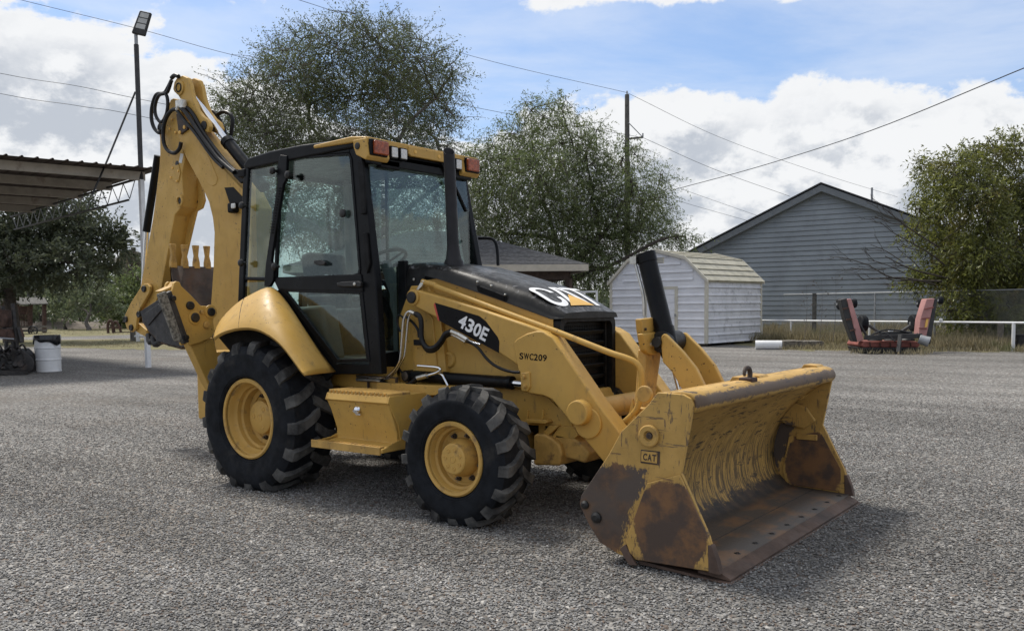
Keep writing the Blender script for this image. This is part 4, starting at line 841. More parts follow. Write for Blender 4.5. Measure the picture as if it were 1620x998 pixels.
eadd('plate_edge', lambda m_: m_.bar(ep_(-10, 533.5, 21.3), ep_(22, 536, 21.3), .03, .03), 'galv')
for u0, v0, u1, v1 in ((20, 480, 28, 556), (4, 484, 7, 522), (28, 518, 34, 542), (10, 540, 10, 558), (21, 540, 22, 556)): eadd('stand_post', lambda m_: m_.bar(ep_(u0, v0, 21.6), ep_(u1, v1, 21.6), .07, .07, (1, 0, 0)))
eadd('stand_foot', lambda m_: m_.bar(ep_(-20, 587, 21.2), ep_(42, 591, 21.2), .14, .10))
eadd('seat_back', lambda m_: m_.prism([ep_(-15, 488), ep_(6, 490), ep_(12, 505), ep_(8, 518), ep_(-15, 516)], AY*.3), 'rusty_iron', bevel=.03)
# ================================================================== BACKHOE LOADER
def bucketmat(name, mode):
    m, t, b = newmat(name); c = coords(t); x, y, z = t.xyz(c)
    n1 = t.noise(c, 5, 8, 0.65); n2 = t.noise(c, 16, 8, 0.7); n3 = t.noise(t.mapping(c, (1, 1, .35), rot=(0, .5, 0)), 75, 5, 0.75)
    nn = t.math('ADD', t.math('MULTIPLY', t.math('SUBTRACT', n1, 0.5), 0.16), t.math('MULTIPLY', t.math('SUBTRACT', n2, 0.5), 0.16))
    nn = t.math('ADD', nn, t.math('MULTIPLY', t.math('SUBTRACT', n3, 0.5), 0.14))
    yel = t.mix(t.ramp(n1, 0.3, 0.7), (0.40, 0.245, 0.068), (0.52, 0.32, 0.095))
    # scratches: thin dark streaks of bare rusty steel
    s1 = t.noise(t.mapping(c, (14, 3, 3.2), rot=(0.2, 0.5, 0.3)), 2.2, 9, 0.72)
    s2 = t.noise(t.mapping(c, (2.0, 2.5, 16), rot=(0.5, 0.2, 0.9)), 1.6, 9, 0.72)
    s3 = t.noise(t.mapping(c, (16, 2.2, 2.5), rot=(0.1, 0.9, -0.4)), 1.9, 9, 0.7)
    scr = t.math('MAXIMUM', t.ramp(s1, 0.585, 0.62), t.math('MAXIMUM', t.ramp(s2, 0.59, 0.625), t.ramp(s3, 0.59, 0.62)))
    rust = t.mix(t.ramp(t.noise(c, 4, 7, 0.65), 0.42, 0.62), (0.080, 0.056, 0.044), (0.20, 0.104, 0.048))
    steel = t.mix(t.ramp(t.noise(c, 9, 7, 0.65), 0.4, 0.65), (0.042, 0.038, 0.035), (0.085, 0.062, 0.045))
    if mode == 'side':
        seam = t.math('ADD', 3.595, t.math('MULTIPLY', t.math('SUBTRACT', z, 0.13), 0.42))
        a = t.ramp(t.math('ADD', t.math('SUBTRACT', seam, x), nn), -0.01, 0.02)
        d = t.ramp(t.math('ADD', t.math('SUBTRACT', 0.575, z), t.math('MULTIPLY', nn, 0.8)), -0.008, 0.012)
        mask = t.math('MAXIMUM', t.math('MULTIPLY', a, d), t.math('MULTIPLY', scr, 0.75))
        col = t.mix(mask, yel, t.mix(t.ramp(t.noise(c, 2.2, 4, 0.6), 0.45, 0.62), (0.092, 0.072, 0.060), rust))
    elif mode == 'wear':
        dx = t.math('DIVIDE', t.math('SUBTRACT', x, 3.915), 0.225); dz = t.math('DIVIDE', t.math('SUBTRACT', z, 0.262), 0.255)
        rr = t.math('SQRT', t.math('ADD', t.math('MULTIPLY', dx, dx), t.math('MULTIPLY', dz, dz)))
        low = t.ramp(t.math('ADD', z, nn), 0.02, 0.12)
        e = t.math('MULTIPLY', t.ramp(t.math('ADD', rr, t.math('MULTIPLY', nn, 1.6)), 0.98, 1.05), low)
        col = t.mix(t.math('MULTIPLY', e, t.math('SUBTRACT', 1.0, t.math('MULTIPLY', scr, 0.8))), rust, yel)
    else:
        inner = t.ramp(t.math('ADD', z, t.math('MULTIPLY', nn, 1.2)), 0.15, 0.19)
        st4 = t.noise(t.mapping(c, (2.0, 20.0, 2.0)), 2.2, 10, 0.72)
        worn = t.math('MULTIPLY', t.ramp(z, 0.85, 0.25), t.ramp(st4, 0.475, 0.525))
        scr = t.math('MAXIMUM', scr, t.math('MULTIPLY', worn, 0.9))
        col = t.mix(t.math('MULTIPLY', inner, t.math('SUBTRACT', 1.0, t.math('MULTIPLY', scr, 0.88))), steel, yel)
        floor = t.math('MULTIPLY', t.ramp(x, 3.72, 3.80), t.ramp(z, 0.11, 0.09))
        col = t.mix(floor, col, t.mix(t.ramp(t.noise(t.mapping(c, (1.5, 1, 1)), 2.6, 7, 0.65), 0.45, 0.6), (0.085, 0.070, 0.058), (0.17, 0.098, 0.054)))
        lip = t.math('MULTIPLY', t.ramp(t.math('ADD', x, t.math('MULTIPLY', nn, 0.35)), 4.036, 4.048), t.ramp(t.math('ADD', z, t.math('MULTIPLY', nn, 0.3)), 0.925, 0.94))
        col = t.mix(t.math('MULTIPLY', lip, 0.9), col, (0.10, 0.075, 0.065))
    t.set(b.inputs['Base Color'], col); b.inputs['Roughness'].default_value = 0.6; b.inputs['Specular IOR Level'].default_value = 0.3
    bump(t, b, t.math('ADD', t.noise(c, 45, 5, 0.6), t.math('MULTIPLY', scr, -0.8)), 0.18, 0.008)
bucketmat('bucket_side', 'side'); bucketmat('bucket_wear', 'wear'); bucketmat('bucket_shell', 'shell')
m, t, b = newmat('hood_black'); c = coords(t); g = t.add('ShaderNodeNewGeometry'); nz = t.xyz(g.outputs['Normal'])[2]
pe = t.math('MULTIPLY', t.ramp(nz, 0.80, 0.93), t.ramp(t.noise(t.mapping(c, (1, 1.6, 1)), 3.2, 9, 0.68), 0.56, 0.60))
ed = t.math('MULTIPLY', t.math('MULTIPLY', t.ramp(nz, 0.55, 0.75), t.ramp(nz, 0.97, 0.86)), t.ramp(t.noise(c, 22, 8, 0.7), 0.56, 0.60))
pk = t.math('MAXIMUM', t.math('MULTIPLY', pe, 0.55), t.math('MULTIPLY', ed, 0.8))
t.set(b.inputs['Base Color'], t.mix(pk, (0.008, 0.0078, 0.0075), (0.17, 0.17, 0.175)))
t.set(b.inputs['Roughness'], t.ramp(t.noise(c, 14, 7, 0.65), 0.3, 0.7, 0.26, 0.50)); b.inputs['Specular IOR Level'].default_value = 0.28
bump(t, b, t.noise(c, 50, 5, 0.6), 0.06, 0.004)

loader = thing('backhoe_loader', 'yellow and black backhoe loader with glazed cab parked on the gravel', 'backhoe loader', (0, 0, 0))

# ---------------- wheels
def tyre_profile(R, hw, rim):
    """(y offset, radius) half section of the carcass"""
    return [(hw*0.80, rim+0.005), (hw*0.93, rim+0.022), (hw*0.93, rim+0.030), (hw*0.955, rim+0.034), (hw*0.99, rim+(R-rim)*0.36), (hw*1.0, rim+(R-rim)*0.44), (hw*0.995, rim+(R-rim)*0.62), (hw*0.93, R-0.075), (hw*0.84, R-0.045), (hw*0.5, R-0.034), (0, R-0.030)]
def wheel(name, cx, cy, cz, R, hw, rimr, rear, nlug):
    """wheel whose outer face looks towards -y; built at its own place"""
    wobj = bpy.data.objects.new('wheel', None); COL.objects.link(wobj); wobj.parent = loader; wobj.location = (cx, cy, cz)
    C = Vector((cx, cy, cz)); N = 72
    half = tyre_profile(R, hw, rimr)
    prof = [(-a, r) for a, r in half]+[(a, r) for a, r in reversed(half[:-1])]
    def surf(yo):
        ys = [p[0] for p in prof]
        for (a, ra), (b_, rb) in zip(prof, prof[1:]):
            if a <= yo <= b_: return ra+(rb-ra)*(yo-a)/max(b_-a, 1e-6)
        return prof[0][1]
    prof2 = []
    for (a, ra), (b_, rb) in zip(prof, prof[1:]): prof2 += [(a, ra), ((a+b_)/2, (ra+rb)/2)]
    prof2.append(prof[-1])
    def squash(p):
        dz = p.z-0.012
        if dz < 0: p.z = 0.012+dz*0.08; p.y += (p.y-cy)*min(0.25, -dz*1.5)
        return p
    mb = MB(); rows = []
    for k in range(N+1):
        a = 2*math.pi*k/N
        rows.append([squash(C+Vector((r*math.sin(a), yo, r*math.cos(a)))) for yo, r in prof2])
    mb.grid(rows)
    # lugs: bars that sweep from the crown to the shoulder, left and right staggered
    mb2 = MB()
    for side in (-1, 1):
        for k in range(nlug):
            a0 = 2*math.pi*(k+(0.5 if side > 0 else 0))/nlug
            jit = random.uniform(-0.012, 0.012)
            secs = []
            for j, q in enumerate((-0.07, 0.12, 0.34, 0.56, 0.76, 0.9, 1.0)):
                yo = side*hw*q*0.97
                ang = a0+jit+(q*0.62-0.24*q*q)*(0.46 if rear else 0.50)*(0.62/R)**0.3
                top = R-(0.0 if q < 0.8 else 0.010 if q < 0.95 else 0.055)+random.uniform(-.003, .002)
                base = min(surf(yo)-0.012, top-0.012)
                wdt = (0.040 if q < 0.2 else 0.036 if q < 0.7 else 0.042)*(1.0 if rear else 0.82)*(1.0 if q > -0.05 else 0.75)
                sl = 0.9
                secs.append((yo, ang, top, base, wdt))
            vs = []
            for yo, ang, top, base, wdt in secs:
                for rr, ww in ((base, wdt*1.35), (top, wdt), (top, -wdt), (base, -wdt*1.35)):
                    aa = ang+ww/R
                    vs.append(squash(C+Vector((rr*math.sin(aa), yo, rr*math.cos(aa)))))
            ns = len(secs); fs = [(0, 1, 2, 3), tuple(4*(ns-1)+i for i in (3, 2, 1, 0))]
            fs += [(4*i+j, 4*i+4+j, 4*i+4+(j+1) % 4, 4*i+(j+1) % 4) for i in range(ns-1) for j in range(4)]
            mb2.add(vs, fs)
    mb.m = 1; mb.add(mb2.v, mb2.f); mb.build('tyre', ['rubber', 'tread_rubber'], wobj, smooth=40)
    # rim: turned dish
    oy = cy-hw*0.83
    if rear: pr = [(0.0, rimr-.030), (-.012, rimr-.028), (-.016, rimr-.008), (-.006, rimr+.004), (.012, rimr+.002), (.012, rimr-.012), (.02, rimr-.036), (.055, rimr-.046), (.07, rimr-.052), (.085, rimr-.066), (.12, rimr-.07), (.13, rimr-.088), (.19, rimr-.094), (.20, rimr-.125), (.212, rimr-.13), (.214, 0.10)]
    else: pr = [(0.0, rimr-.028), (-.010, rimr-.026), (-.014, rimr-.006), (-.004, rimr+.004), (.01, rimr+.002), (.010, rimr-.010), (.018, rimr-.03), (.055, rimr-.040), (.065, rimr-.056), (.10, rimr-.062), (.108, rimr-.074), (.114, rimr-.080), (.116, 0.08)]
    r_ = MB(); r_.rings([r_.ring(Vector((cx, oy+a, cz)), (0, 1, 0), r, 56) for a, r in pr], cap=False); r_.build('rim', 'rim_yellow', wobj, smooth=35)
    h = MB()
    if rear:
        h.disc_stack((cx, oy+.225, cz), (0, -1, 0), [(0, .165), (.02, .165), (.022, .145), (.085, .142), (.105, .138), (.112, .128), (.113, 0)], 40)
        for k in range(3):
            a = 2*math.pi*k/3+0.6; p = Vector((cx+.082*math.sin(a), oy+.113, cz+.082*math.cos(a)))
            h.disc_stack(p, (0, -1, 0), [(0, .020), (.004, .02), (.0045, .012), (.001, .010), (.001, 0)], 16)
        h.disc_stack((cx, oy+.113, cz), (0, -1, 0), [(0, .03), (.004, .03), (.0045, .024), (.002, .022), (.002, 0)], 20)
        h.tube([(cx+.03, oy+.10, cz-rimr+.075), (cx+.07, oy+.07, cz-rimr+.09)], .012, 8)
    else:
        h.disc_stack((cx, oy+.12, cz), (0, -1, 0), [(0, .135), (.06, .130), (.085, .112), (.12, .106), (.126, .098), (.127, 0)], 40)
        for k in range(7):
            a = 2*math.pi*k/7+.3; p = Vector((cx+.066*math.sin(a), oy-.006, cz+.066*math.cos(a)))
            h.disc_stack(p, (0, -1, 0), [(0, .015), (.005, .014), (.0055, .009), (.003, .008), (.003, 0)], 14)
        h.disc_stack((cx, oy-.006, cz), (0, -1, 0), [(0, .026), (.004, .025), (.0045, .02), (.002, .018), (.002, 0)], 18)
    h.build('hub', 'rim_yellow', wobj, smooth=35)
    nb = 10 if rear else 8
    for k in range(nb):
        a = 2*math.pi*(k+.35)/nb; rr = (.185 if rear else .158); d0 = .212 if rear else .116
        p = Vector((cx+rr*math.sin(a), oy+d0, cz+rr*math.cos(a)))
        nut = MB(); nut.disc_stack(p, (0, -1, 0), [(0, .021), (.006, .021), (.0065, .016), (.022, .016), (.023, .010), (.038, .009), (.039, 0)], 8)
        nut.build('wheel_nut', 'bolt_steel', wobj, smooth=35)
    return wobj
m, t, b = newmat('tread_rubber'); c = coords(t)
n_ = t.noise(c, 5, 6, 0.65)
t.set(b.inputs['Base Color'], t.mix(t.ramp(n_, 0.35, 0.65), (0.030, 0.030, 0.030), (0.105, 0.102, 0.096))); b.inputs['Roughness'].default_value = 0.88; b.inputs['Specular IOR Level'].default_value = 0.2
bump(t, b, t.noise(c, 70, 5, 0.6), 0.25, 0.006)
wr = wheel('wheel', 0, -0.865, 0.590, 0.640, 0.245, 0.330, True, 17)
wf = wheel('wheel', 2.2, -0.905, 0.460, 0.492, 0.172, 0.255, False, 17)
for w0, dx in ((wr, 0), (wf, 0)):
    c2 = copy_tree(w0, loader); c2.location.y *= -1; c2.rotation_euler = (0, 0, math.pi)

# ---------------- chassis and panels
ch = MB()
ch.prism([(-1.3, -.36, .62), (-1.3, -.36, .98), (2.0, -.36, .92), (2.62, -.36, .86), (2.72, -.36, .60), (2.3, -.36, .56), (1.9, -.36, .62)], (0, .72, 0))
ch.box((0.0, 0, .62), (.42, 1.25, .36)); ch.cyl((0, -.75, .59), (0, .75, .59), .13)
chassis = ch.build('chassis', 'yellow_paint', loader, bevel=.012)
ax = MB(); ax.prism([(2.08, -.74, .38), (2.08, -.74, .56), (2.32, -.74, .56), (2.32, -.74, .38)], (0, 1.48, 0)); ax.cyl((2.2, -.86, .46), (2.2, .86, .46), .10)
ax.cyl((1.1, 0, .45), (2.1, 0, .46), .05)
ax.build('front_axle', 'yellow_worn', chassis, bevel=.015)
un_ = MB(); un_.box((.9, 0, .50), (1.5, .55, .2)); un_.box((1.75, 0, .52), (.35, .5, .18)); un_.build('gearbox', 'black_matt', chassis, bevel=.02)
gd = MB()   # nose guard below the radiator
gd.prism(PY([(843, 688), (848, 686), (861, 687), (872, 693), (884, 703), (889, 717), (885, 737), (843, 736)], -.47), (0, .94, 0))
gd.prism([(2.60, -.42, .60), (2.60, -.42, .44), (2.86, -.42, .40), (2.90, -.42, .48), (2.76, -.42, .58)], (0, .84, 0))
gd.build('axle_guard', 'yellow_worn', chassis, bevel=.02)
br = MB()
for u in (834, 858): br.bar(V(u, 664, y=-.46), V(u+1.5, 648, y=-.46), .014, .014)
br.prism(PY([(790, 604), (838, 622), (866, 628), (905, 668), (905, 677), (828, 671), (800, 664)], -.407), (0, .02, 0)); br.prism(PY([(828, 666), (832, 663), (862, 664), (866, 668), (862, 670), (828, 668)], -.48), (0, .10, 0))
br.prism(PY([(852, 672), (862, 672), (862, 690), (852, 690)], -.40), (0, .06, 0)); br.prism(PY([(868, 673), (884, 673), (866, 690), (855, 690)], -.44), (0, .04, 0))
br.prism(PY([(884, 674), (907, 675), (915, 688), (908, 694), (872, 692)], -.42), (0, .3, 0))
br.build('frame_bracket', 'yellow_paint', chassis, bevel=.004)
st = MB(); st.prism(PY([(843.5, 642), (852.5, 643), (852.5, 656), (844, 655)], -.372), (0, .008, 0)); st.build('sticker', 'sticker_white', chassis)
st = MB()
for i in range(3): st.prism(PY([(845.6, 644.5+i*3.4), (850.4, 645+i*3.4), (849.6, 647+i*3.4), (846.5, 646.4+i*3.4)], -.3735), (0, .003, 0))
st.build('sticker_print', 'decal_black', chassis)
pn = MB()   # engine side panel under the hood with the arm tower in front of the cab
pn.prism([(1.36, -.398, 1.70), (1.545, -.398, 1.715), (2.585, -.398, 1.40), (2.585, -.398, .80), (1.95, -.398, .84), (1.36, -.398, .84)], (0, .008, 0)); pn.prism([(1.36, .398, 1.70), (1.545, .398, 1.715), (2.585, .398, 1.40), (2.585, .398, .80), (1.95, .398, .84), (1.36, .398, .84)], (0, -.008, 0)); pn.prism([(1.36, -.385, 1.70), (1.545, -.385, 1.70), (2.24, -.385, 1.49), (2.24, -.385, .80), (1.36, -.385, .84)], (0, .77, 0))
panel = pn.build('engine_panel', 'yellow_paint', loader, bevel=.012)
tw = MB()
tw.prism([(1.12, -.44, .86), (1.12, -.44, 1.40), (1.26, -.44, 1.66), (1.44, -.44, 1.66), (1.56, -.44, 1.48), (1.62, -.44, .96), (1.75, -.44, .84)], (0, .07, 0))
tw.prism([(1.28, -.455, .95), (1.28, -.455, 1.45), (1.40, -.455, 1.52), (1.50, -.455, 1.40), (1.54, -.455, .98)], (0, .02, 0))
tw.build('arm_tower', 'yellow_paint', loader, bevel=.012, mirror=True)
dm = MB(); p = V(711, 569, y=-.40); dm.disc_stack(p+Vector((0, .0, 0)), (0, -1, 0), [(0, .065), (.016, .055), (.020, .045), (.008, .038), (.004, 0)], 24); dm.build('access_boss', 'yellow_paint', panel)
ld = MB(); ld.prism([(1.02, -.60, .90), (1.02, -.60, .80), (1.95, -.60, .84), (1.95, -.60, .90)], (0, .25, 0)); ld.build('running_rail', 'yellow_paint', loader, bevel=.006, mirror=True)

# ---------------- hood
def interp(tab, x):
    for (a, va), (b_, vb) in zip(tab, tab[1:]):
        if x <= b_: return va+(vb-va)*max(0, (x-a)/(b_-a))
    return tab[-1][1]
ZT = [(1.08, 1.855), (1.3, 1.853), (1.56, 1.822), (1.9, 1.742), (2.2, 1.660), (2.4, 1.593), (2.52, 1.530), (2.60, 1.482), (2.66, 1.448)]
ZL = [(1.08, 1.58), (1.34, 1.58), (1.40, 1.735), (1.56, 1.700), (2.1, 1.545), (2.58, 1.395), (2.66, 1.40)]
HWD = [(1.08, .425), (1.6, .415), (2.3, .405), (2.6, .395), (2.66, .37)]
def hoodz(x, y):
    q = abs(y)/interp(HWD, x); return interp(ZT, x)-0.012*q*q
rows = []
xs = [1.19+i*(2.66-1.19)/34 for i in range(35)]
for x in xs:
    w_, zt, zl = interp(HWD, x), interp(ZT, x), interp(ZL, x); r = min(.13, (zt-zl)*.85)
    half = [(w_+.01, zl), (w_+.008, (zl+zt-r)/2), (w_, zt-r)]+[(w_-r*(1-math.cos(a)), zt-r+r*math.sin(a)-.010*(w_-r*(1-math.cos(a)))/w_) for a in (.3, .6, .9, 1.2, 1.5)]
    half = [(y, z) for y, z in half]; half += [(w_*.45, hoodz(x, w_*.45)), (w_*.2, hoodz(x, w_*.2))]
    rows.append([Vector((x, -y, z)) for y, z in half]+[Vector((x, 0, zt))]+[Vector((x, y, z)) for y, z in reversed(half)])
hb = MB(); hb.grid(rows)
n_ = len(rows[0]); hb.add(rows[-1], [tuple(range(n_))])
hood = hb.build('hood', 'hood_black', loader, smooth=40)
# vent set into the near shoulder
vt = MB(); A_, B_, C_, D_ = [V(u, v, y=-.408) for u, v in ((754, 449), (803, 468), (802, 478), (757, 461))]
vt.prism([A_, B_, C_, D_], (0, -.012, 0)); vt.build('side_vent', 'black_paint', hood, bevel=.006)
for k in range(3):
    f0 = .2+.3*k; sl_ = MB(); a_ = A_.lerp(D_, f0).lerp(B_.lerp(C_, f0), .06); b_ = A_.lerp(D_, f0).lerp(B_.lerp(C_, f0), .94)
    sl_.bar(a_+Vector((0, -.016, 0)), b_+Vector((0, -.016, 0)), .012, .007); sl_.build('vent_louver', 'black_matt', hood)
for u, v in ((756, 446), (800, 466), (778, 452)):
    q = MB(); p = V(u, v, y=-.412); q.disc_stack(p, (0, -1, 0), [(0, .008), (.012, .008), (.015, .004), (.015, 0)], 10); q.build('vent_screw', 'zinc', hood)
# lettering on the nose: C, A, T laid over the hood, read from the front
def strip(P, Q, n=10, m=3, wid=None):
    pass
def onhood(y, s, lift=.004):   # s = 0 at the front foot of the letters, 1 at their rear head
    x = 2.588-s*.290
    return Vector((x, y, hoodz(x, y)+lift))
def letter_quad(mb, a, b_, c_, d_, n=6):
    rows = [[onhood(*[(a[q]*(1-i/n)+b_[q]*i/n)*(1-j/n)+(d_[q]*(1-i/n)+c_[q]*i/n)*j/n for q in (0, 1)]) for i in range(n+1)] for j in range(n+1)]
    mb.grid(rows)
lt = MB()
yl = -.325
def arc(mb, cy, cs, ry, rs, wy, ws, a0, a1, n=14):
    rows = [[], []]
    for i in range(n+1):
        a = a0+(a1-a0)*i/n
        rows[0].append(onhood(cy+ry*math.cos(a), cs+rs*math.sin(a))); rows[1].append(onhood(cy+(ry-wy)*math.cos(a), cs+(rs-ws)*math.sin(a)))
    mb.grid(rows)
# C
arc(lt, -.243, .70, .112, .30, .052, .15, 0, math.pi); arc(lt, -.243, .30, .112, .30, .052, .15, math.pi, 2*math.pi)
letter_quad(lt, (-.355, .30), (-.303, .30), (-.303, .70), (-.355, .70)); letter_quad(lt, (-.183, .60), (-.131, .60), (-.131, .70), (-.183, .70), 3); letter_quad(lt, (-.183, .30), (-.131, .30), (-.131, .40), (-.183, .40), 3)
# A (its foot is covered by the triangle)
letter_quad(lt, (-.128, .06), (-.074, .06), (.010, 1.0), (-.044, 1.0)); letter_quad(lt, (.140, .06), (.086, .06), (.002, 1.0), (.056, 1.0))
# T
letter_quad(lt, (.082, .84), (.345, .84), (.345, 1.0), (.082, 1.0)); letter_quad(lt, (.184, .0), (.240, .0), (.240, .838), (.184, .838))
lt.build('hood_letters', 'decal_white', hood, smooth=0)
tr = MB(); n = 8
rows = [[onhood((-.172+.178*(j/n))*(1-i/n)+(.150-.140*(j/n))*(i/n), -.01+.50*(j/n), .007) for i in range(n+1)] for j in range(n+1)]
tr.grid(rows); tr.build('hood_triangle', 'decal_yellow', hood, smooth=0)
# ---------------- grille
gf = MB(); XF = 2.635
def rr(y0, y1, z0, z1, r, n=5):
    out = []
    for cy_, cz_, a0 in ((y1-r, z1-r, 0), (y0+r, z1-r, 90), (y0+r, z0+r, 180), (y1-r, z0+r, 270)):
        for k in range(n+1):
            a = math.radians(a0+90*k/n); out.append((cy_+r*math.cos(a), cz_+r*math.sin(a)))
    return out
o_ = rr(-.388, .388, .56, 1.425, .07); i_ = rr(-.335, .335, .62, 1.375, .05); i2 = rr(-.325, .325, .63, 1.365, .05)
gf.rings([[Vector((2.25, y, z)) for y, z in o_], [Vector((XF-.02, y, z)) for y, z in o_], [Vector((XF, y*.985, 1.0+(z-1.0)*.985)) for y, z in o_], [Vector((XF, y, z)) for y, z in i_], [Vector((XF-.09, y, z)) for y, z in i2], [Vector((XF-.095, y*.2, z)) for y, z in i2]], cap=True)
grille = gf.build('grille', 'grille_black', loader, smooth=40)
for k in range(8):
    z = .70+k*.085; gl_ = MB(); gl_.box((XF-.055, 0, z), (.018, .65, .030), Matrix.Rotation(math.radians(28), 3, 'Y')); gl_.build('louver', 'grille_black', grille, bevel=.004)
for y in (-.30, .30):
    gl_ = MB(); gl_.box((XF-.045, y, 1.0), (.02, .022, .74)); gl_.build('grille_post', 'grille_black', grille)
mesh_ = MB()
for k in range(26): mesh_.box((XF-.075, -.3+k*.024, 1.32-.12), (.004, .004, .30))
for k in range(13): mesh_.box((XF-.076, 0, 1.06+k*.024), (.004, .62, .004))
tag(mesh_.build('grille_mesh', 'grille_black', grille), kind='stuff')
# ---------------- exhaust
ex = MB(); eb = V(718, 419, y=-.2); et = V(710.5, 246, y=-.2)
d_ = (et-eb).normalized()
ex.rings([ex.ring(eb+d_*(t_), d_, r, 20) for t_, r in ((-.03, .085), (.02, .078), (.05, .062), (.12, .051), (.15, .047), (.86, .045))], cap=False)
tip = [et+Vector((.0, 0, 0)), et+d_*.02]
rt_ = ex.ring(et-d_*.02, d_, .045, 20); rt2 = []
for p in ex.ring(et+d_*.03, d_, .045, 20):
    rt2.append(p+d_*(-(p-et).dot(Vector((.8, -.6, 0)))*.9))
ex.rings([ex.ring(eb+d_*.86, d_, .045, 20), rt2, [p+(et+d_*.03-p)*.12 for p in rt2], [p+(et-d_*.1-p)*.12-d_*.12 for p in rt2]], cap=True)
simple('exhaust_paint', (0.016, 0.015, 0.017), 0.5, var=0.2, spec=0.25)
ex.build('exhaust_stack', 'exhaust_paint', loader, smooth=40)
# ---------------- loader arms
YA = -.52
def px(pts, ox, oy, k): return [(ox+u/k, oy+v/k) for u, v in pts]
beam = px([(30, 232), (48, 200), (75, 192), (110, 195), (250, 236), (590, 340), (900, 445), (1120, 525), (1180, 600), (1230, 760), (1000, 840), (912, 806), (740, 690), (590, 600), (420, 510), (300, 440), (120, 350), (70, 322), (38, 290)], 640, 420, 4.988)
a_ = MB(); a_.prism(PY(beam, YA), (0, .115, 0)); arm = a_.build('loader_arm', 'yellow_paint', loader, bevel=.018, seg=3)
knee = [(812.5, 541), (818, 535.5), (833, 527.5), (848, 523.5), (858, 524), (866, 529), (874, 534), (907, 582), (945, 638), (981, 685), (985, 720), (1005, 750), (985, 770), (953, 729), (903.4, 669), (873, 632), (866.5, 629), (858.5, 625.6), (841, 623), (824, 619), (823, 600), (816, 570)]
a_ = MB(); a_.prism(PY(knee, YA-.016), (0, .150, 0)); a_.build('arm_knee', 'yellow_paint', arm, bevel=.012, seg=3)
a_ = MB(); a_.prism(PY([(823, 590), (837, 588), (838.5, 612), (834, 619.5), (826, 619), (823.5, 612)], YA-.03), (0, .03, 0)); a_.build('rod_bracket', 'yellow_paint', arm, bevel=.008)
for u, v in ((829.5, 596), (830.5, 611.5)):
    a_ = MB(); p = V(u, v, y=YA-.032); a_.disc_stack(p, (0, -1, 0), [(0, .017), (.006, .017), (.007, .012), (.016, .011), (.017, 0)], 6); a_.build('bracket_bolt', 'yellow_worn', arm)
p = V(931, 669, y=YA-.016)
a_ = MB(); a_.disc_stack(p, (0, -1, 0), [(0, .105), (.012, .105), (.016, .10), (.016, 0)], 40); a_.build('boss_pad', 'yellow_paint', arm)
p = V(921, 651.5, y=YA-.016)
a_ = MB(); a_.disc_stack(p, (0, -1, 0), [(0, .088), (.03, .088), (.065, .083), (.07, .076), (.070, 0)], 40); a_.build('tube_cap', 'yellow_paint', arm)
tcen = p
p = V(654, 470.5, y=YA)
a_ = MB(); a_.disc_stack(p, (0, -1, 0), [(-.12, .062), (.012, .062), (.016, .055), (.016, 0)], 30); a_.build('pivot_boss', 'yellow_paint', arm)
a_ = MB(); a_.disc_stack(p, (0, -1, 0), [(0, .045), (.030, .045), (.034, .04), (.036, 0)], 26); a_.build('pivot_pin', 'pin_black', arm)
# decal panel and lettering: flat print on the arm
dec = px([(240, 293), (590, 398), (640, 438), (735, 565), (748, 600), (745, 690), (275, 436)], 640, 420, 4.988)
a_ = MB(); a_.prism(PY(dec, YA-.0015), (0, .001, 0)); a_.build('decal_panel', 'decal_black', arm, smooth=0)
a_ = MB(); a_.prism(PY(px([(229, 311), (239, 293), (275, 437), (262, 431)], 640, 420, 4.988), YA-.0022), (0, .001, 0)); a_.build('decal_stripe', 'decal_red', arm, smooth=0)
def print_text(name, txt, O, X, Y, yy, mat, parent, off, widths=None):
    O, X, Y = Vector(O), Vector(X), Vector(Y)
    x0 = 0.0; tot = sum(widths)
    for chx, wd in zip(txt, widths):
        if chx != ' ':
            vs, fs = text_mesh(chx, off); mb = MB()
            pts = [O+(X-O)*((x0+q[0]*wd*.90)/tot)+(Y-O)*q[1] for q in vs]
            mb.add([V(q.x, q.y, y=yy) for q in pts], fs); mb.build(name, mat, parent, smooth=0)
        x0 += wd
print_text('model_digit', '430E', px([(413, 476)], 640, 420, 4.988)[0], px([(640, 605)], 640, 420, 4.988)[0], px([(450, 378)], 640, 420, 4.988)[0], YA-.0028, 'decal_white', arm, .030, (1.05, 1, 1, .92))
print_text('stencil_character', 'SWC209', px([(905, 738)], 640, 420, 4.988)[0], px([(1124, 757)], 640, 420, 4.988)[0], px([(908, 686)], 640, 420, 4.988)[0], YA-.0175, 'decal_black', arm, .022, (1, 1.25, 1, 1, 1, 1))
# far arm
mm = MB(); q = PY(beam, YA); mm.prism([Vector((r.x, -r.y, r.z)) for r in q], (0, -.115, 0)); arm2 = mm.build('loader_arm', 'yellow_paint', loader, bevel=.018, seg=3)
mm = MB(); q = PY(knee, YA-.016); mm.prism([Vector((r.x, -r.y, r.z)) for r in q], (0, -.150, 0)); mm.build('arm_knee', 'yellow_paint', arm2, bevel=.012, seg=3)
mm = MB(); mm.cyl((tcen.x, -.40, tcen.z), (tcen.x, .40, tcen.z), .078, n=32); mm.build('torque_tube', 'yellow_paint', loader)
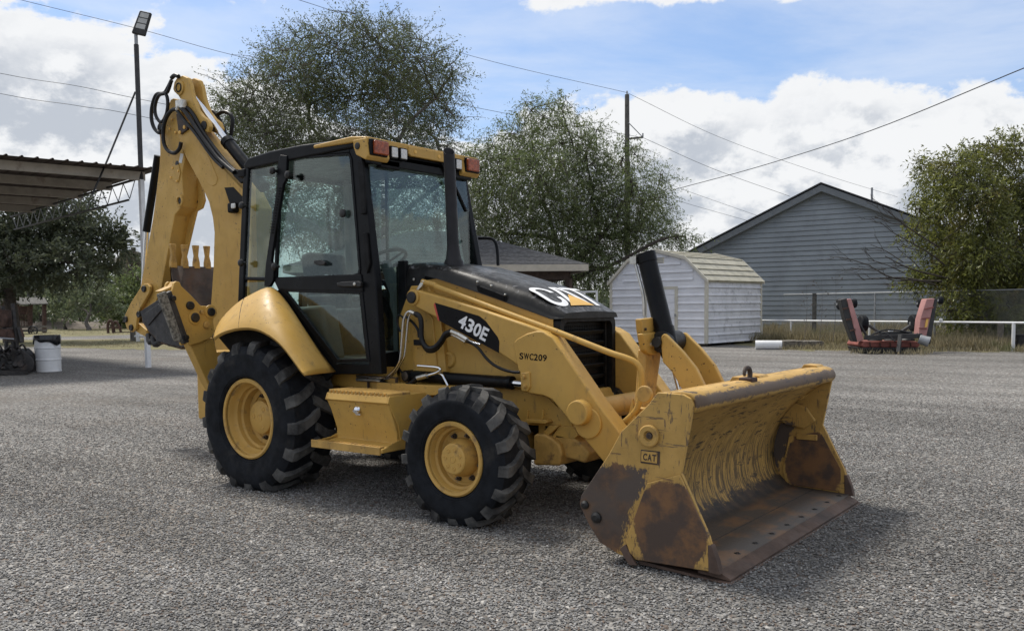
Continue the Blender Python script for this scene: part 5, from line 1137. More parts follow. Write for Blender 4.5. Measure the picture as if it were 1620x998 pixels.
# ---------------- levelling rod along the near arm
rod = MB(); rod.tube([V(668, 445.5, y=-.47), V(688, 451, y=-.47), V(697, 456, y=-.47), V(790, 491, y=-.46), V(880, 524.5, y=-.45), V(960, 556, y=-.42), V(990, 566, y=-.40), V(1006, 574, y=-.38), V(1014, 588, y=-.37), V(1014, 620, y=-.36), V(1008, 645, y=-.35), V(994, 662, y=-.35), V(975, 676, y=-.36)], [.021], 12, 6)
rod.build('levelling_rod', 'yellow_paint', loader, smooth=50)
bt = MB(); bt.prism(PY([(656, 461), (667, 443.5), (671, 444), (668, 452), (659, 462)], -.49), (0, .03, 0)); bt.build('rod_clevis', 'zinc', loader, bevel=.003)
q = MB(); q.disc_stack(V(655, 442, y=-.43), (0, -1, 0), [(0, .011), (.008, .01), (.010, 0)], 10); q.build('hood_screw', 'zinc', hood)
# ---------------- lift cylinders
def lift(s):
    P0, P1, P2 = V(648, 594, y=-.47), V(811, 605.5, y=-.47), V(836, 608.5, y=-.47)
    f = lambda p: Vector((p.x, p.y*s, p.z))
    d_ = (f(P1)-f(P0)).normalized(); c_ = MB()
    c_.disc_stack(f(P0)+d_*.03, d_, [(0, .03), (.01, .044), (.78*(P1-P0).length, .046)], 22)
    L = (P1-P0).length
    c_ = MB(); c_.disc_stack(f(P0)+d_*.02, d_, [(0, .036), (.05, .044), (L*.33, .044), (L*.335, .050), (L*.37, .050), (L*.375, .046), (L*.93, .046), (L*.935, .050), (L-.02, .050), (L-.015, .03)], 24)
    c_.disc_stack(f(P0)+Vector((0, -.05*s, 0)), (0, s, 0), [(0, .045), (.1, .045)], 24)
    cyl = c_.build('lift_cylinder', 'black_paint', loader, smooth=40)
    r_ = MB(); r_.cyl(f(P1)-d_*.05, f(P2), .026, n=18); r_.build('piston_rod', 'chrome', cyl)
    e_ = MB(); e_.disc_stack(f(P0)+Vector((0, -.05*s, 0)), (0, -s, 0), [(0, .034), (.008, .034), (.010, .028), (.010, 0)], 22); e_.build('cylinder_pin', 'bolt_steel', cyl)
lift(1); lift(-1)
# ---------------- tilt linkage in front of the grille
T0, T1, T2 = V(1021, 400, y=0), V(1052, 528, y=0), V(1076, 622, y=0)
d_ = (T1-T0).normalized(); L = (T1-T0).length; c_ = MB()
c_.disc_stack(T0, d_, [(0, .066), (.005, .071), (.07, .071), (.072, .066), (L-.05, .066), (L-.04, .073), (L+.08, .073), (L+.16, .060), (L+.17, .03)], 28)
tc = c_.build('tilt_cylinder', 'black_paint', loader, smooth=40)
c_ = MB()
for o_ in (-.028, .03): c_.cyl(T1+d_*.12+Vector((.02, o_, 0)), T2+d_*.08+Vector((.02, o_, 0)), .020, n=14)
c_.build('piston_rod', 'chrome', tc)
c_ = MB(); c_.tube([V(1004, 414, y=-.06), V(1011, 440, y=-.06), V(1018, 470, y=-.06), V(1019, 500, y=-.06)], .011, 8); c_.box(V(1003, 412, y=-.06), (.05, .035, .05)); c_.build('oil_pipe', 'zinc', tc)
lv = MB(); lv.prism(PX(px([(115, 415), (205, 405), (216, 482), (160, 488), (125, 500), (120, 470)], 980, 380, 3.325), 3.19), (-.05, 0, 0))
lever = lv.build('tilt_lever', 'yellow_paint', loader, bevel=.008)
lv = MB(); lv.prism(PX(px([(122, 492), (217, 480), (236, 555), (228, 580), (205, 600), (180, 604), (155, 598), (138, 580)], 980, 380, 3.325), 3.215), (-.05, 0, 0)); lv.build('lever_cap', 'yellow_paint', lever, bevel=.012)
lv = MB(); lv.prism(PX(px([(142, 575), (226, 570), (216, 640), (200, 750), (190, 850), (110, 930), (130, 790), (138, 660)], 980, 380, 3.325), 3.185), (-.07, 0, 0)); lv.build('lever_post', 'yellow_worn', lever, bevel=.012)
for u, v in ((166, 549), (190, 545)):
    q = MB(); q.disc_stack(V(980+u/3.325, 380+v/3.325, x=3.216), (1, 0, 0), [(0, .016), (.010, .016), (.013, .012), (.013, 0)], 16); q.build('lever_bolt', 'zinc', lever)
for u, v in ((134, 468), (195, 455)):
    q = MB(); q.disc_stack(V(980+u/3.325, 380+v/3.325, x=3.191), (1, 0, 0), [(0, .011), (.010, .011), (.012, 0)], 6); q.build('lever_bolt', 'bolt_steel', lever)
link = px([(218, 505), (232, 490), (248, 502), (330, 585), (400, 672), (428, 730), (455, 785), (440, 830), (330, 830), (322, 780), (280, 700), (225, 640), (218, 560)], 980, 380, 3.325)
for y0, mat_ in ((-.13, 'yellow_paint'), (.17, 'yellow_paint')):
    base = PY(link, -.13); off = y0+.13
    lk = MB(); lk.prism([Vector((r.x, r.y+off, r.z)) for r in base], (0, .045, 0)); lk.build('tilt_link', mat_, loader, bevel=.010)
c0 = V(1054, 540, y=0)
lk = MB(); lk.cyl(c0+Vector((0, -.15, 0)), c0+Vector((0, .24, 0)), .035, n=18); lk.cyl(c0+Vector((0, -.08, 0)), c0+Vector((0, .16, 0)), .075, n=24); lk.build('link_pin', 'pin_black', loader)
# loader hinge and coupler frame behind the bucket
cp = MB(); cp.box((3.42, 0, .42), (.10, 1.0, .40)); cp.box((3.70, 0, .86), (.16, .46, .12))
for s in (-1, 1): cp.prism([(3.14, s*.46, .52), (3.05, s*.46, .40), (3.22, s*.46, .26), (3.42, s*.46, .26), (3.42, s*.46, .62)], (0, s*.10, 0))
cp.prism([(3.16, -.3, .80), (3.26, -.3, .80), (3.20, -.3, .55), (3.05, -.3, .52)], (0, .05, 0))
cp.build('coupler', 'yellow_worn', loader, bevel=.012)
sp = MB(); sp.prism(PY([(988, 672), (996, 648), (1000, 630), (1003, 648), (1006, 672)], -.36), (0, .03, 0)); sp.build('lock_handle', 'yellow_paint', loader, bevel=.006)
# ---------------- loader bucket
BH = 1.205
side = [(3.829, 1.008), (3.985, 1.004), (4.028, .984), (4.046, .948), (3.976, .570), (4.139, .250), (4.200, .055), (3.70, .045), (3.581, .059), (3.455, .108), (3.377, .208), (3.315, .313), (3.327, .371), (3.514, .631), (3.597, .771), (3.778, .943)]
shell = [(3.90, 1.00), (3.955, 1.006), (4.01, 1.000), (4.045, .978), (4.055, .945), (4.035, .915), (3.98, .895), (3.90, .845), (3.80, .765), (3.71, .670), (3.640, .56), (3.60, .45), (3.588, .34), (3.600, .24), (3.635, .16), (3.70, .095), (3.76, .070), (4.18, .050)]
sb = MB(); sp_ = catmull([Vector((x, 0, z)) for x, z in shell[:-1]], 3)+[Vector((3.97, 0, .060)), Vector((4.18, 0, .050))]
ny = 14
sb.grid([[Vector((p.x, -BH+.02+(2*BH-.04)*j/ny, p.z)) for j in range(ny+1)] for p in sp_])
bucket = sb.build('loader_bucket', 'bucket_shell', loader, solid=.022, smooth=60)
bk = MB(); bk.grid([[Vector((x, -BH+.03+(2*BH-.06)*j/4, z)) for j in range(5)] for x, z in ((3.86, 1.00), (3.60, .76), (3.52, .62), (3.36, .38), (3.34, .31), (3.40, .21), (3.47, .12), (3.60, .07), (3.72, .055))])
bk.build('bucket_back', 'yellow_worn', bucket, solid=.02, smooth=50)
for s in (-1, 1):
    q = MB(); q.prism([(x, s*BH, z) for x, z in side], (0, -s*.025, 0)); q.build('side_plate', 'bucket_side', bucket, bevel=.006)
    wp = [(3.772, .497), (3.972, .566), (4.139, .250), (4.200, .060), (3.705, .050), (3.66, .085), (3.635, .15)]
    q = MB(); q.prism([(x, s*(BH+.001), z) for x, z in wp], (0, s*.016, 0)); q.build('wear_plate', 'bucket_wear', bucket, bevel=.006)
    q = MB(); q.prism([(4.145, s*(BH-.03), .052), (4.212, s*(BH-.03), .050), (4.195, s*(BH-.03), .12), (4.162, s*(BH-.03), .205), (4.140, s*(BH-.03), .205)], (0, s*.052, 0)); q.build('corner_guard', 'bucket_rust', bucket, bevel=.006)
    q = MB(); q.prism([(3.635, s*(BH+.002), .13), (3.69, s*(BH+.002), .045), (3.71, s*(BH+.002), .02), (3.66, s*(BH+.002), .015), (3.60, s*(BH+.002), .10)], (0, s*.022, 0)); q.build('skid_shoe', 'bucket_rust', bucket, bevel=.004)
    q = MB(); q.prism([(3.72, s*(BH-.026), .46), (3.96, s*(BH-.026), .52), (4.115, s*(BH-.026), .250), (4.12, s*(BH-.026), .075), (3.70, s*(BH-.026), .085), (3.67, s*(BH-.026), .20)], (0, -s*.008, 0)); q.build('inner_liner', 'bucket_wear', bucket, bevel=.003)
    # patched inside gusset, one near each rear corner
    q = MB(); q.prism([(3.60, s*(BH-.055), .62), (3.72, s*(BH-.055), .74), (3.86, s*(BH-.055), .70), (3.93, s*(BH-.055), .60), (3.84, s*(BH-.055), .53), (3.70, s*(BH-.055), .55)], (0, s*.03, 0)); q.build('gusset', 'bucket_side', bucket, bevel=.012)
    q = MB(); q.cyl((3.80, s*(BH-.02), .80), (3.80, s*(BH-.075), .80), .05); q.build('gusset_boss', 'yellow_worn', bucket, bevel=.008)
    q = MB(); q.box((3.86, s*(BH-.036), .47), (.16, .02, .045)); q.build('stamped_tab', 'yellow_worn', bucket, bevel=.006)
q = MB(); q.prism([(4.06, -BH+.03, .060), (4.18, -BH+.03, .054), (4.25, -BH+.03, .022), (4.25, -BH+.03, .010), (4.06, -BH+.03, .026)], (0, 2*BH-.06, 0)); q.build('cutting_edge', 'bucket_rust', bucket, bevel=.004)
q = MB(); q.prism([(3.70, -BH+.02, .040), (4.265, -BH-.0, .006), (4.265, -BH, -.004), (3.70, -BH+.02, .018)], (0, 2*BH, 0)); q.build('floor_plate', 'bucket_rust', bucket, bevel=.003)
for k in range(9):
    y = -1.08+2.16*k/8; q = MB(); q.disc_stack((4.135, y, .055), (.05, 0, 1), [(0, .024), (.008, .022), (.012, .012), (.004, .010), (.004, 0)], 8); q.build('edge_bolt', 'pin_black', bucket)
q = MB(); q.box((3.92, 0, .068), (.012, 2.3, .012)); q.build('floor_seam', 'bucket_black', bucket, bevel=.003)
cc = V(1028, 689, y=-BH-.002)
q = MB(); q.disc_stack(cc, (0, -1, 0), [(0, .062), (.018, .062), (.022, .055), (.020, .030), (.004, .026), (.004, 0)], 30); q.build('side_boss', 'yellow_worn', bucket)
q = MB(); q.disc_stack(cc, (0, -1, 0), [(.0045, .020), (.012, .018), (.013, .009), (.008, .008), (.008, 0)], 16); q.build('boss_bolt', 'rust_dark', bucket)
q = MB(); q.prism(PY([(1013.5, 711), (1044, 714), (1043, 736), (1013, 732)], -BH-.004), (0, .006, 0)); q.build('stamp_plate', 'rust_dark', bucket, bevel=.003)
q = MB(); q.prism(PY([(1014.5, 713), (1040, 715.5), (1039, 733), (1014, 729.5)], -BH-.008), (0, .004, 0)); q.build('stamp_plate', 'yellow_worn', bucket, bevel=.002)
print_text('stamp_letter', 'CAT', (1017, 727.5), (1038.5, 730.5), (1017.5, 716.5), -BH-.0095, 'rust_dark', bucket, .03, (1, 1, 1))
for u, v, r in ((926, 798, .026), (944, 818, .034)):
    q = MB(); q.disc_stack(V(u, v, y=-BH-.001), (0, -1, 0), [(0, r), (.012, r*.95), (.022, r*.5), (.022, 0)], 16); q.build('side_bolt', 'pin_black', bucket)
q = MB(); q.disc_stack(V(1022, 623, y=-1.0), (0, -1, 0), [(0, .05), (.03, .05)], 20); q.build('lift_eye', 'yellow_worn', bucket, bevel=.008)
hk = MB(); h0 = V(1183, 598, x=3.99)
hk.tube([h0+Vector(q) for q in ((.0, .03, -.01), (0, .035, .03), (0, .015, .060), (0, -.03, .064), (0, -.055, .038), (0, -.05, .018))], [.017, .017, .016, .015, .014, .013, .011, .009], 8); hk.build('chain_hook', 'rust_dark', bucket, smooth=60)
hk = MB(); hk.box(h0+Vector((-.01, .03, -.015)), (.09, .10, .035)); hk.build('hook_base', 'rusty_iron', bucket, bevel=.01)
for y0 in (-.30, -.10, 1.02):
    q = MB(); q.prism([(3.86, y0, 1.005), (3.99, y0, 1.012), (3.97, y0, 1.03), (3.88, y0, 1.035)], (0, .15, 0)); q.build('rim_plate', 'yellow_worn', bucket, bevel=.004)
# ---------------- fenders
def fender(s):
    out = px([(105, 290), (150, 263), (220, 245), (290, 248), (350, 276), (402, 318), (450, 378), (490, 434), (508, 453)], 300, 430, 2.7725)
    inn = px([(112, 262), (150, 205), (222, 138), (300, 90), (342, 70), (378, 80), (430, 140), (510, 262), (580, 362), (640, 438)], 300, 430, 2.7725)
    o3 = catmull(PY(out, -1.115), 4); i3 = catmull(PY(inn, -.70), 4)
    def rs(L, n):
        d = [0]
        for a, b in zip(L, L[1:]): d.append(d[-1]+(b-a).length)
        res = []
        for k in range(n):
            t = d[-1]*k/(n-1); j = max(0, min(len(L)-2, next((q for q in range(len(L)-1) if d[q+1] >= t-1e-9), len(L)-2)))
            res.append(L[j].lerp(L[j+1], (t-d[j])/max(d[j+1]-d[j], 1e-9)))
        return res
    n = 33; o3, i3 = rs(o3, n), rs(i3, n); rows = []
    for k in range(n):
        a, b = i3[k], o3[k]; up = Vector((b.x-.0, 0, b.z-.59)).normalized(); f = k/(n-1)
        crown = .085*math.sin(math.pi*min(1, max(0, f)))**.6
        row = [a]
        for q in (.2, .4, .6, .78, .9, .97):
            row.append(a.lerp(b, q)+up*(crown*(1-(2*q-1)**2)**.8 if q < .9 else crown*(1-(2*q-1)**2)**.8))
        row.append(b); row.append(b-up*.018+Vector((0, .012, 0)))
        rows.append([Vector((p.x, p.y*s, p.z)) for p in row])
    mb = MB(); mb.grid(rows); f_ = mb.build('fender', 'yellow_paint', loader, solid=.012, smooth=50)
    mb = MB(); mb.tube([p+Vector((0, 0, .004)) for p in rows[9][:8]], [.0045], 5, 3); mb.build('fender_seam', 'pin_black', f_)
    # inner wall between fender and cab
    mb = MB(); mb.prism([(p.x, -.715*s, p.z) for p in i3]+[(i3[-1].x-.1, -.715*s, .90), (.30, -.715*s, .85), (-.35, -.715*s, .85)], (0, .02*s, 0)); mb.build('fender_wall', 'black_matt', f_)
    q = MB(); q.disc_stack(Vector((rows[4][2].x, rows[4][2].y, rows[4][2].z)), (0, -s, .8), [(0, .012), (.006, .012), (.008, 0)], 12); q.build('fender_bolt', 'yellow_worn', f_)
fender(1); fender(-1)
# ---------------- steps
def steps(s):
    x0, x1 = .885, 1.535
    prof = [(-.985, .845), (-1.005, .795), (-.985, .785), (-.905, .565), (-.905, .49), (-1.09, .475), (-1.09, .445), (-.55, .445), (-.42, .50), (-.42, .845)]
    mb = MB(); mb.prism([(x0+(.03 if i in (5, 6) else 0), y*s, z) for i, (y, z) in enumerate(prof)], (x1-x0, 0, 0)); box = mb.build('step_box', 'yellow_paint', loader, bevel=.006)
    mb = MB(); mb.prism([(x1, -.985*s, .845), (x1, -1.005*s, .795), (x1, -.985*s, .785), (x1, -.90*s, .62), (x1, -.88*s, .52), (x1, -1.08*s, .47), (x1, -1.08*s, .442), (x1, -.42*s, .442), (x1, -.42*s, .845)], (.012, 0, 0)); mb.build('step_end_plate', 'yellow_paint', box, bevel=.003)
    mb = MB(); mb.prism([(x0, -.985*s, .845), (x0, -1.005*s, .795), (x0, -.985*s, .785), (x0, -.90*s, .62), (x0, -.87*s, .53), (x0, -.96*s, .50), (x0-.06, -1.09*s, .475), (x0-.06, -1.09*s, .445), (x0, -.55*s, .445), (x0, -.42*s, .845)], (-.012, 0, 0)); mb.build('step_end_plate', 'yellow_paint', box, bevel=.003)
    mb = MB(); mb.box(((x0+x1)/2-.03, -1.095*s, .460), (x1-x0+.09, .014, .058)); mb.build('step_lip', 'yellow_worn', box, bevel=.003)
    for k in range(16):
        x = x0+.02+k*(x1-x0-.04)/15
        mb = MB(); mb.prism([(x-.012, -.985*s, .846), (x+.012, -.985*s, .846), (x+.012, -.985*s, .862), (x-.004, -.985*s, .872)], (.02, .22*s, 0)); mb.build('tread_bar', 'yellow_worn', box)
    for k in range(18):
        x = x0-.02+k*(x1-x0+.02)/17
        mb = MB(); mb.box((x, -1.07*s, .483), (.016, .05, .014)); mb.build('tread_tooth', 'yellow_worn', box)
    mb = MB(); mb.prism([(.50, -.52*s, 1.02), (1.14, -.52*s, 1.02), (1.20, -.54*s, .845), (.40, -.54*s, .845)], (0, .02*s, 0)); mb.build('step_riser', 'yellow_paint', box)
    if s > 0:
        p = V(565.6, 647.6, y=-.965)
        mb = MB(); mb.disc_stack(p, (0, -1, .35), [(0, .034), (.012, .033), (.016, .022), (.02, .016), (.02, 0)], 20); mb.box(p+Vector((.004, -.02, -.008)), (.05, .02, .014)); mb.box(p+Vector((.015, -.006, -.034)), (.05, .012, .012)); mb.build('latch', 'chrome', box)
steps(1); steps(-1)
# ---------------- hydraulic hoses and pipes on the near side
def hose(pts, r, mat='hose_rubber', name='hydraulic_hose', n=10):
    mb = MB(); mb.tube(pts, r, n, 6); return mb.build(name, mat, loader, smooth=60)
K = lambda L, y: [V(560+u/4.157, 380+v/4.157, y=y) for u, v in L]
hose(K([(400, 482), (370, 468), (348, 478), (332, 510), (322, 560), (305, 760), (285, 820), (240, 880), (190, 903), (20, 893)], -.56), .0105, 'chrome', 'steel_pipe')
hose(K([(412, 490), (385, 476), (365, 495), (352, 560), (334, 745), (310, 800), (262, 880), (225, 910), (120, 912)], -.53), .0105, 'chrome', 'steel_pipe')
for off, dy in ((0, -.56), (14, -.53)):
    hose(K([(408, 484+off*.3), (430, 500), (442, 540), (443, 620), (452, 670), (485, 708+off), (530, 705+off), (570, 665+off), (600, 618+off), (640, 600+off*.8)], dy), .020)
hose(K([(330, 515), (300, 492), (284, 510), (288, 555), (305, 600)], -.54), .008)
hose(K([(340, 500), (390, 545), (420, 590), (428, 640)], -.50), .011)
hose(K([(640, 600), (690, 622), (745, 655)], -.565), .017, 'zinc', 'hose_fitting'); hose(K([(636, 612), (690, 640), (735, 668)], -.545), .015, 'zinc', 'hose_fitting')
hose(K([(400, 482), (372, 470)], -.56), .017, 'zinc', 'hose_fitting')
J = lambda L, y: [V(640+u/4.988, 420+v/4.988, y=y) for u, v in L]
hose(J([(470, 590), (540, 618), (590, 660), (640, 725), (700, 780), (780, 820), (860, 840), (912, 842)], -.535), .011)
hose(J([(440, 560), (520, 600), (600, 622)], -.53), .010, 'chrome', 'steel_pipe')
hose(K([(180, 930), (240, 958), (310, 966), (370, 945), (418, 905)], -.56), .021); hose(K([(412, 908), (480, 890)], -.56), .020, 'zinc', 'hose_fitting'); hose(K([(480, 890), (545, 870), (568, 850), (540, 835), (420, 825)], -.55), .011, 'chrome', 'steel_pipe')
hose(K([(550, 870), (580, 885), (600, 920), (618, 955)], -.53), .011, 'chrome', 'steel_pipe'); hose(K([(20, 915), (150, 922), (185, 930)], -.56), .016, 'zinc', 'hose_fitting')
hose(K([(300, 850), (330, 890), (345, 920)], -.50), .009)
mb = MB(); mb.box(K([(430, 672)], -.50)[0], (.10, .03, .045)); mb.build('hose_clamp', 'black_paint', loader, bevel=.004)
mb = MB()
for u in (95, 280): mb.bar(K([(u, 900)], -.56)[0], K([(u, 985)], -.56)[0], .02, .012)
mb.bar(K([(20, 888)], -.57)[0], K([(285, 905)], -.57)[0], .03, .008); mb.build('pipe_bracket', 'rust_dark', loader)
# ---------------- cab
def VS(u, v, inset=0.0):   # near side of the cab leans in towards the roof
    y = -.70
    for _ in range(4):
        p = V(u, v, y=y); y = -.715+(p.z-1.0)*.045+inset
    return V(u, v, y=y)
def sideplate(mb, uv, th=.05, inset=0.0):
    mb.prism([VS(u, v, inset) for u, v in uv], (0, th, 0))
def both(mb, name, mat, parent, **k): return mb.build(name, mat, parent, mirror=True, **k)
cab = MB()
sideplate(cab, [(386, 262), (394, 256), (391, 300), (385, 445), (383, 500), (375, 500), (377, 445), (383, 300)])
sideplate(cab, [(552, 232), (571, 236), (594, 440), (603, 592), (585, 592), (571, 440)], .07)
sideplate(cab, [(388, 262), (395, 252), (430, 243), (480, 234), (553, 224), (553, 242), (480, 249), (440, 254), (394, 268)], .06)
sideplate(cab, [(375, 497), (384, 497), (440, 458), (434, 445), (378, 443), (378, 438), (434, 438), (444, 460), (532, 575), (604, 577), (604, 592), (528, 592), (436, 470), (384, 520), (374, 520)], .05, .012)
frame = both(cab, 'cab_frame', 'black_paint', loader, bevel=.010)
xr, xf = VS(388, 258).x, 1.0
fr = MB()
fr = None
for c_, s_ in (((xr+.03, 0, 2.72), (.07, 1.20, .08)), ((.98, 0, 2.66), (.10, 1.24, .10)), ((xr+.05, 0, 1.35), (.06, 1.30, .10)), ((.3, 0, 1.02), (1.45, 1.28, .06))):
    fr = MB(); fr.box(c_, s_); fr.build('cross_member', 'black_paint', frame, bevel=.01)
fw_ = MB(); fw_.prism([(1.06, -.68, 1.02), (1.06, .68, 1.02), (1.06, .68, 1.12), (1.06, .36, 1.14), (1.06, .36, 1.84), (1.06, -.36, 1.84), (1.06, -.36, 1.14), (1.06, -.68, 1.12)], (-.03, 0, 0)); fw_.build('firewall', 'black_matt', frame)
for s in (-1, 1): fp = MB(); fp.box((1.16, s*.415, 1.46), (.08, .04, .80)); fp.build('front_post', 'black_paint', frame, bevel=.006)
fl = MB(); fl.box((.3, 0, 1.06), (1.35, 1.22, .03)); fl.build('cab_floor', 'interior_grey', frame)
# glass panes, each set in its own rubber
def pane(name, pts, th, parent): mb = MB(); mb.prism(pts, th); return mb.build(name, 'cab_glass', parent)
def mirr(L): return [Vector((p.x, -p.y, p.z)) for p in L]
door = MB()
def outline(mb, uv, w, inset=0.0, th=.03):
    """a frame of constant width along a closed side outline"""
    c = Vector((sum(u for u, v in uv)/len(uv), sum(v for u, v in uv)/len(uv)))
    P = [Vector(q) for q in uv]; n = len(P); inn = []
    for i in range(n):
        e1 = (P[i]-P[i-1]).normalized(); e2 = (P[(i+1) % n]-P[i]).normalized()
        n1 = Vector((-e1.y, e1.x)); n2 = Vector((-e2.y, e2.x)); bi = (n1+n2)
        bi = bi/max(.25, bi.length_squared)*2
        if (c-P[i]).dot(bi) < 0: bi = -bi
        inn.append(P[i]+bi*w)
    for i in range(n):
        j = (i+1) % n
        mb.prism([VS(*P[i], inset), VS(*P[j], inset), VS(*inn[j], inset), VS(*inn[i], inset)], (0, th, 0))
    return [tuple(q) for q in inn]
du = [(441, 251), (458, 249), (552, 242), (556, 250), (570, 425), (569, 434), (560, 437), (433, 442)]
in_u = outline(door, du, 3.2, -.008)
lo = [(441, 456), (573, 460), (585, 572), (531, 574)]
in_l = outline(door, lo, 5.5, -.008)
door.prism([VS(432, 441, -.012), VS(571, 434, -.012), VS(574, 461, -.012), VS(440, 458, -.012)], (0, .03, 0))
dr = both(door, 'cab_door', 'black_paint', loader, bevel=.004)
pw = [VS(u, v, .01) for u, v in in_u]; pane('door_window', pw, (0, .008, 0), dr)
pw = [VS(u, v, .01) for u, v in in_l]; pane('door_window', pw, (0, .008, 0), dr)
drs = [o for o in loader.children if o.name.startswith('cab_door')]
far = [o for o in drs if o is not dr][0] if len(drs) > 1 else dr
pane('door_window', mirr([VS(u, v, .01) for u, v in in_u]), (0, -.008, 0), far); pane('door_window', mirr([VS(u, v, .01) for u, v in in_l]), (0, -.008, 0), far)
sw = [(394, 268), (438, 256), (428, 440), (384, 441)]; sl2 = [(384, 447), (430, 445), (434, 460), (384, 500)]
for L in (sw, sl2):
    w3 = [VS(u, v, .015) for u, v in L]; pane('side_window', w3, (0, .008, 0), frame); pane('side_window', mirr(w3), (0, -.008, 0), frame)
rwz = [(xr+.04, -.58, 1.40), (xr+.04, .58, 1.40), (xr+.04, .56, 2.68), (xr+.04, -.56, 2.68)]; pane('rear_window', [Vector(q) for q in rwz], (.008, 0, 0), frame)
pane('windshield', [Vector(q) for q in ((1.055, -.63, 1.80), (1.055, .63, 1.80), (.985, .585, 2.66), (.985, -.585, 2.66))], (-.008, 0, 0), frame)
for s in (-1, 1): pane('quarter_window', [Vector(q) for q in ((1.06, s*.36, 1.14), (1.06, s*.655, 1.14), (1.056, s*.64, 1.797), (1.056, s*.36, 1.797))], (-.008, 0, 0), frame)
# door hardware
def dpart(name, mat, parent, fn, **k): mb = MB(); fn(mb); return mb.build(name, mat, parent, **k)
C5 = lambda u, v: (360+u/3.564, 200+v/3.564)
def sp(uv, th, inset): return lambda mb: mb.prism([VS(*C5(u, v), inset) for u, v in uv], (0, th, 0))
dpart('hinge_post', 'black_paint', frame, sp([(296, 160), (334, 165), (328, 300), (312, 330), (252, 700), (245, 760), (262, 790), (255, 870), (235, 905), (205, 900), (212, 800), (215, 770), (282, 310), (278, 230)], .03, -.03), bevel=.006)
for k in range(17):
    f = k/16; u, v = 283-42*f, 345+250*f
    dpart('hinge_rib', 'black_matt', frame, sp([(u-7, v), (u+10, v+1), (u+10, v+6), (u-7, v+5)], .012, -.046))
for u, v in ((268, 252), (355, 275), (95, 448), (90, 770), (280, 790)):
    q = MB(); p = VS(*C5(u, v), -.03); q.disc_stack(p, (0, -1, 0), [(-.02, .012), (.02, .012), (.022, .032), (.04, .030), (.048, .015), (.05, 0)], 16); q.build('door_stop', 'pin_black', frame)
q = MB(); p = VS(*C5(652, 490), -.01); q.disc_stack(p, (0, -1, 0), [(0, .034), (.014, .032), (.02, .02), (.02, 0)], 18); q.build('window_knob', 'pin_black', dr)
dpart('window_catch', 'pin_black', dr, sp([(484, 757), (520, 752), (548, 765), (545, 782), (515, 785), (486, 775)], .03, -.03), bevel=.006)
dpart('door_handle', 'pin_black', dr, sp([(612, 882), (640, 876), (735, 872), (750, 880), (748, 905), (650, 905), (618, 900)], .035, -.045), bevel=.008)
q = MB(); q.disc_stack(VS(*C5(716, 889), -.047), (0, -1, 0), [(0, .014), (.006, .012), (.008, 0)], 14); q.build('door_lock', 'zinc', dr)
dpart('pillar_strip', 'black_matt', frame, sp([(735, 195), (760, 195), (772, 300), (775, 490), (750, 495), (738, 300)], .02, -.02), bevel=.004)
dpart('pillar_strip', 'black_matt', frame, sp([(762, 600), (784, 600), (800, 770), (784, 830), (770, 760)], .02, -.02), bevel=.004)
# roof and yellow visor
zt = VS(480, 234).z
rf = MB(); zr = [(xr-.02, VS(388, 262).z+.0), (VS(395, 252).x, VS(395, 252).z+.01), (VS(430, 243).x, VS(430, 243).z+.02), (VS(480, 234).x, VS(480, 234).z+.025), (.98, VS(550, 226).z+.02)]
rf.prism([(x, -.655, z) for x, z in zr]+[(.98, -.655, zr[-1][1]-.07), (xr+.05, -.655, zr[0][1]-.04)], (0, 1.31, 0)); roof = rf.build('cab_roof', 'black_paint', loader, bevel=.02, seg=3)
V1 = V(496, 233.5, y=-.66); V2 = V(562, 214.5, y=-.68); zv = V2.z
vs_ = MB()
vs_.prism([(V1.x, -.665, V1.z-.01), (V1.x, -.665, V1.z+.018), (V2.x-.05, -.68, zv), (1.045, -.68, zv-.02), (1.045, -.68, zv-.055), (.93, -.68, zv-.05)], (0, 1.36, 0))
visor = vs_.build('roof_visor', 'yellow_paint', roof, bevel=.012, seg=3)
for s in (-1, 1):
    hs = MB(); hs.prism([(.90, s*.685, zv-.03), (1.05, s*.685, zv-.03), (1.07, s*.685, zv-.17), (1.04, s*.685, zv-.20), (.93, s*.685, zv-.15), (.905, s*.685, zv-.09)], (0, -s*.24, 0)); hs.build('lamp_housing', 'yellow_paint', roof, bevel=.012, seg=3)
    q = MB(); q.disc_stack((.955, s*.685, zv-.085), (0, s, 0), [(0, .028), (.006, .026), (.008, .018), (.008, 0)], 20); q.build('housing_plug', 'pin_black', roof)
    q = MB(); q.box((1.068, s*.575, zv-.100), (.03, .185, .125)); q.build('lamp_bezel', 'black_paint', roof, bevel=.006)
    q = MB(); q.box((1.088, s*.565, zv-.100), (.035, .155, .105)); q.build('turn_signal', 'amber', roof, bevel=.010)
    for y in (.395, .290):
        q = MB(); q.box((1.02, s*y, zv-.11), (.10, .085, .10)); q.build('lamp_bezel', 'black_paint', roof, bevel=.008)
        q = MB(); q.box((1.074, s*y, zv-.11), (.012, .066, .078)); q.build('work_lamp', 'lamp_lens', roof, bevel=.008)
fs_ = MB(); fs_.prism([(1.04, -.23, zv-.035), (1.04, .23, zv-.035), (1.04, .23, zv-.10), (1.04, .20, zv-.115), (1.04, -.20, zv-.115), (1.04, -.23, zv-.10)], (.03, 0, 0)); fs_.build('visor_fascia', 'yellow_paint', roof, bevel=.008)
fs_ = MB(); fs_.box((1.045, 0, zv-.045), (.03, 1.34, .045)); fs_.build('visor_fascia', 'yellow_paint', roof, bevel=.008)
for y in (-.15, .14):
    q = MB(); q.disc_stack((1.070, y, zv-.075), (1, 0, 0), [(0, .016), (.004, .015), (.005, 0)], 16); q.build('visor_bolt', 'decal_yellow', roof)
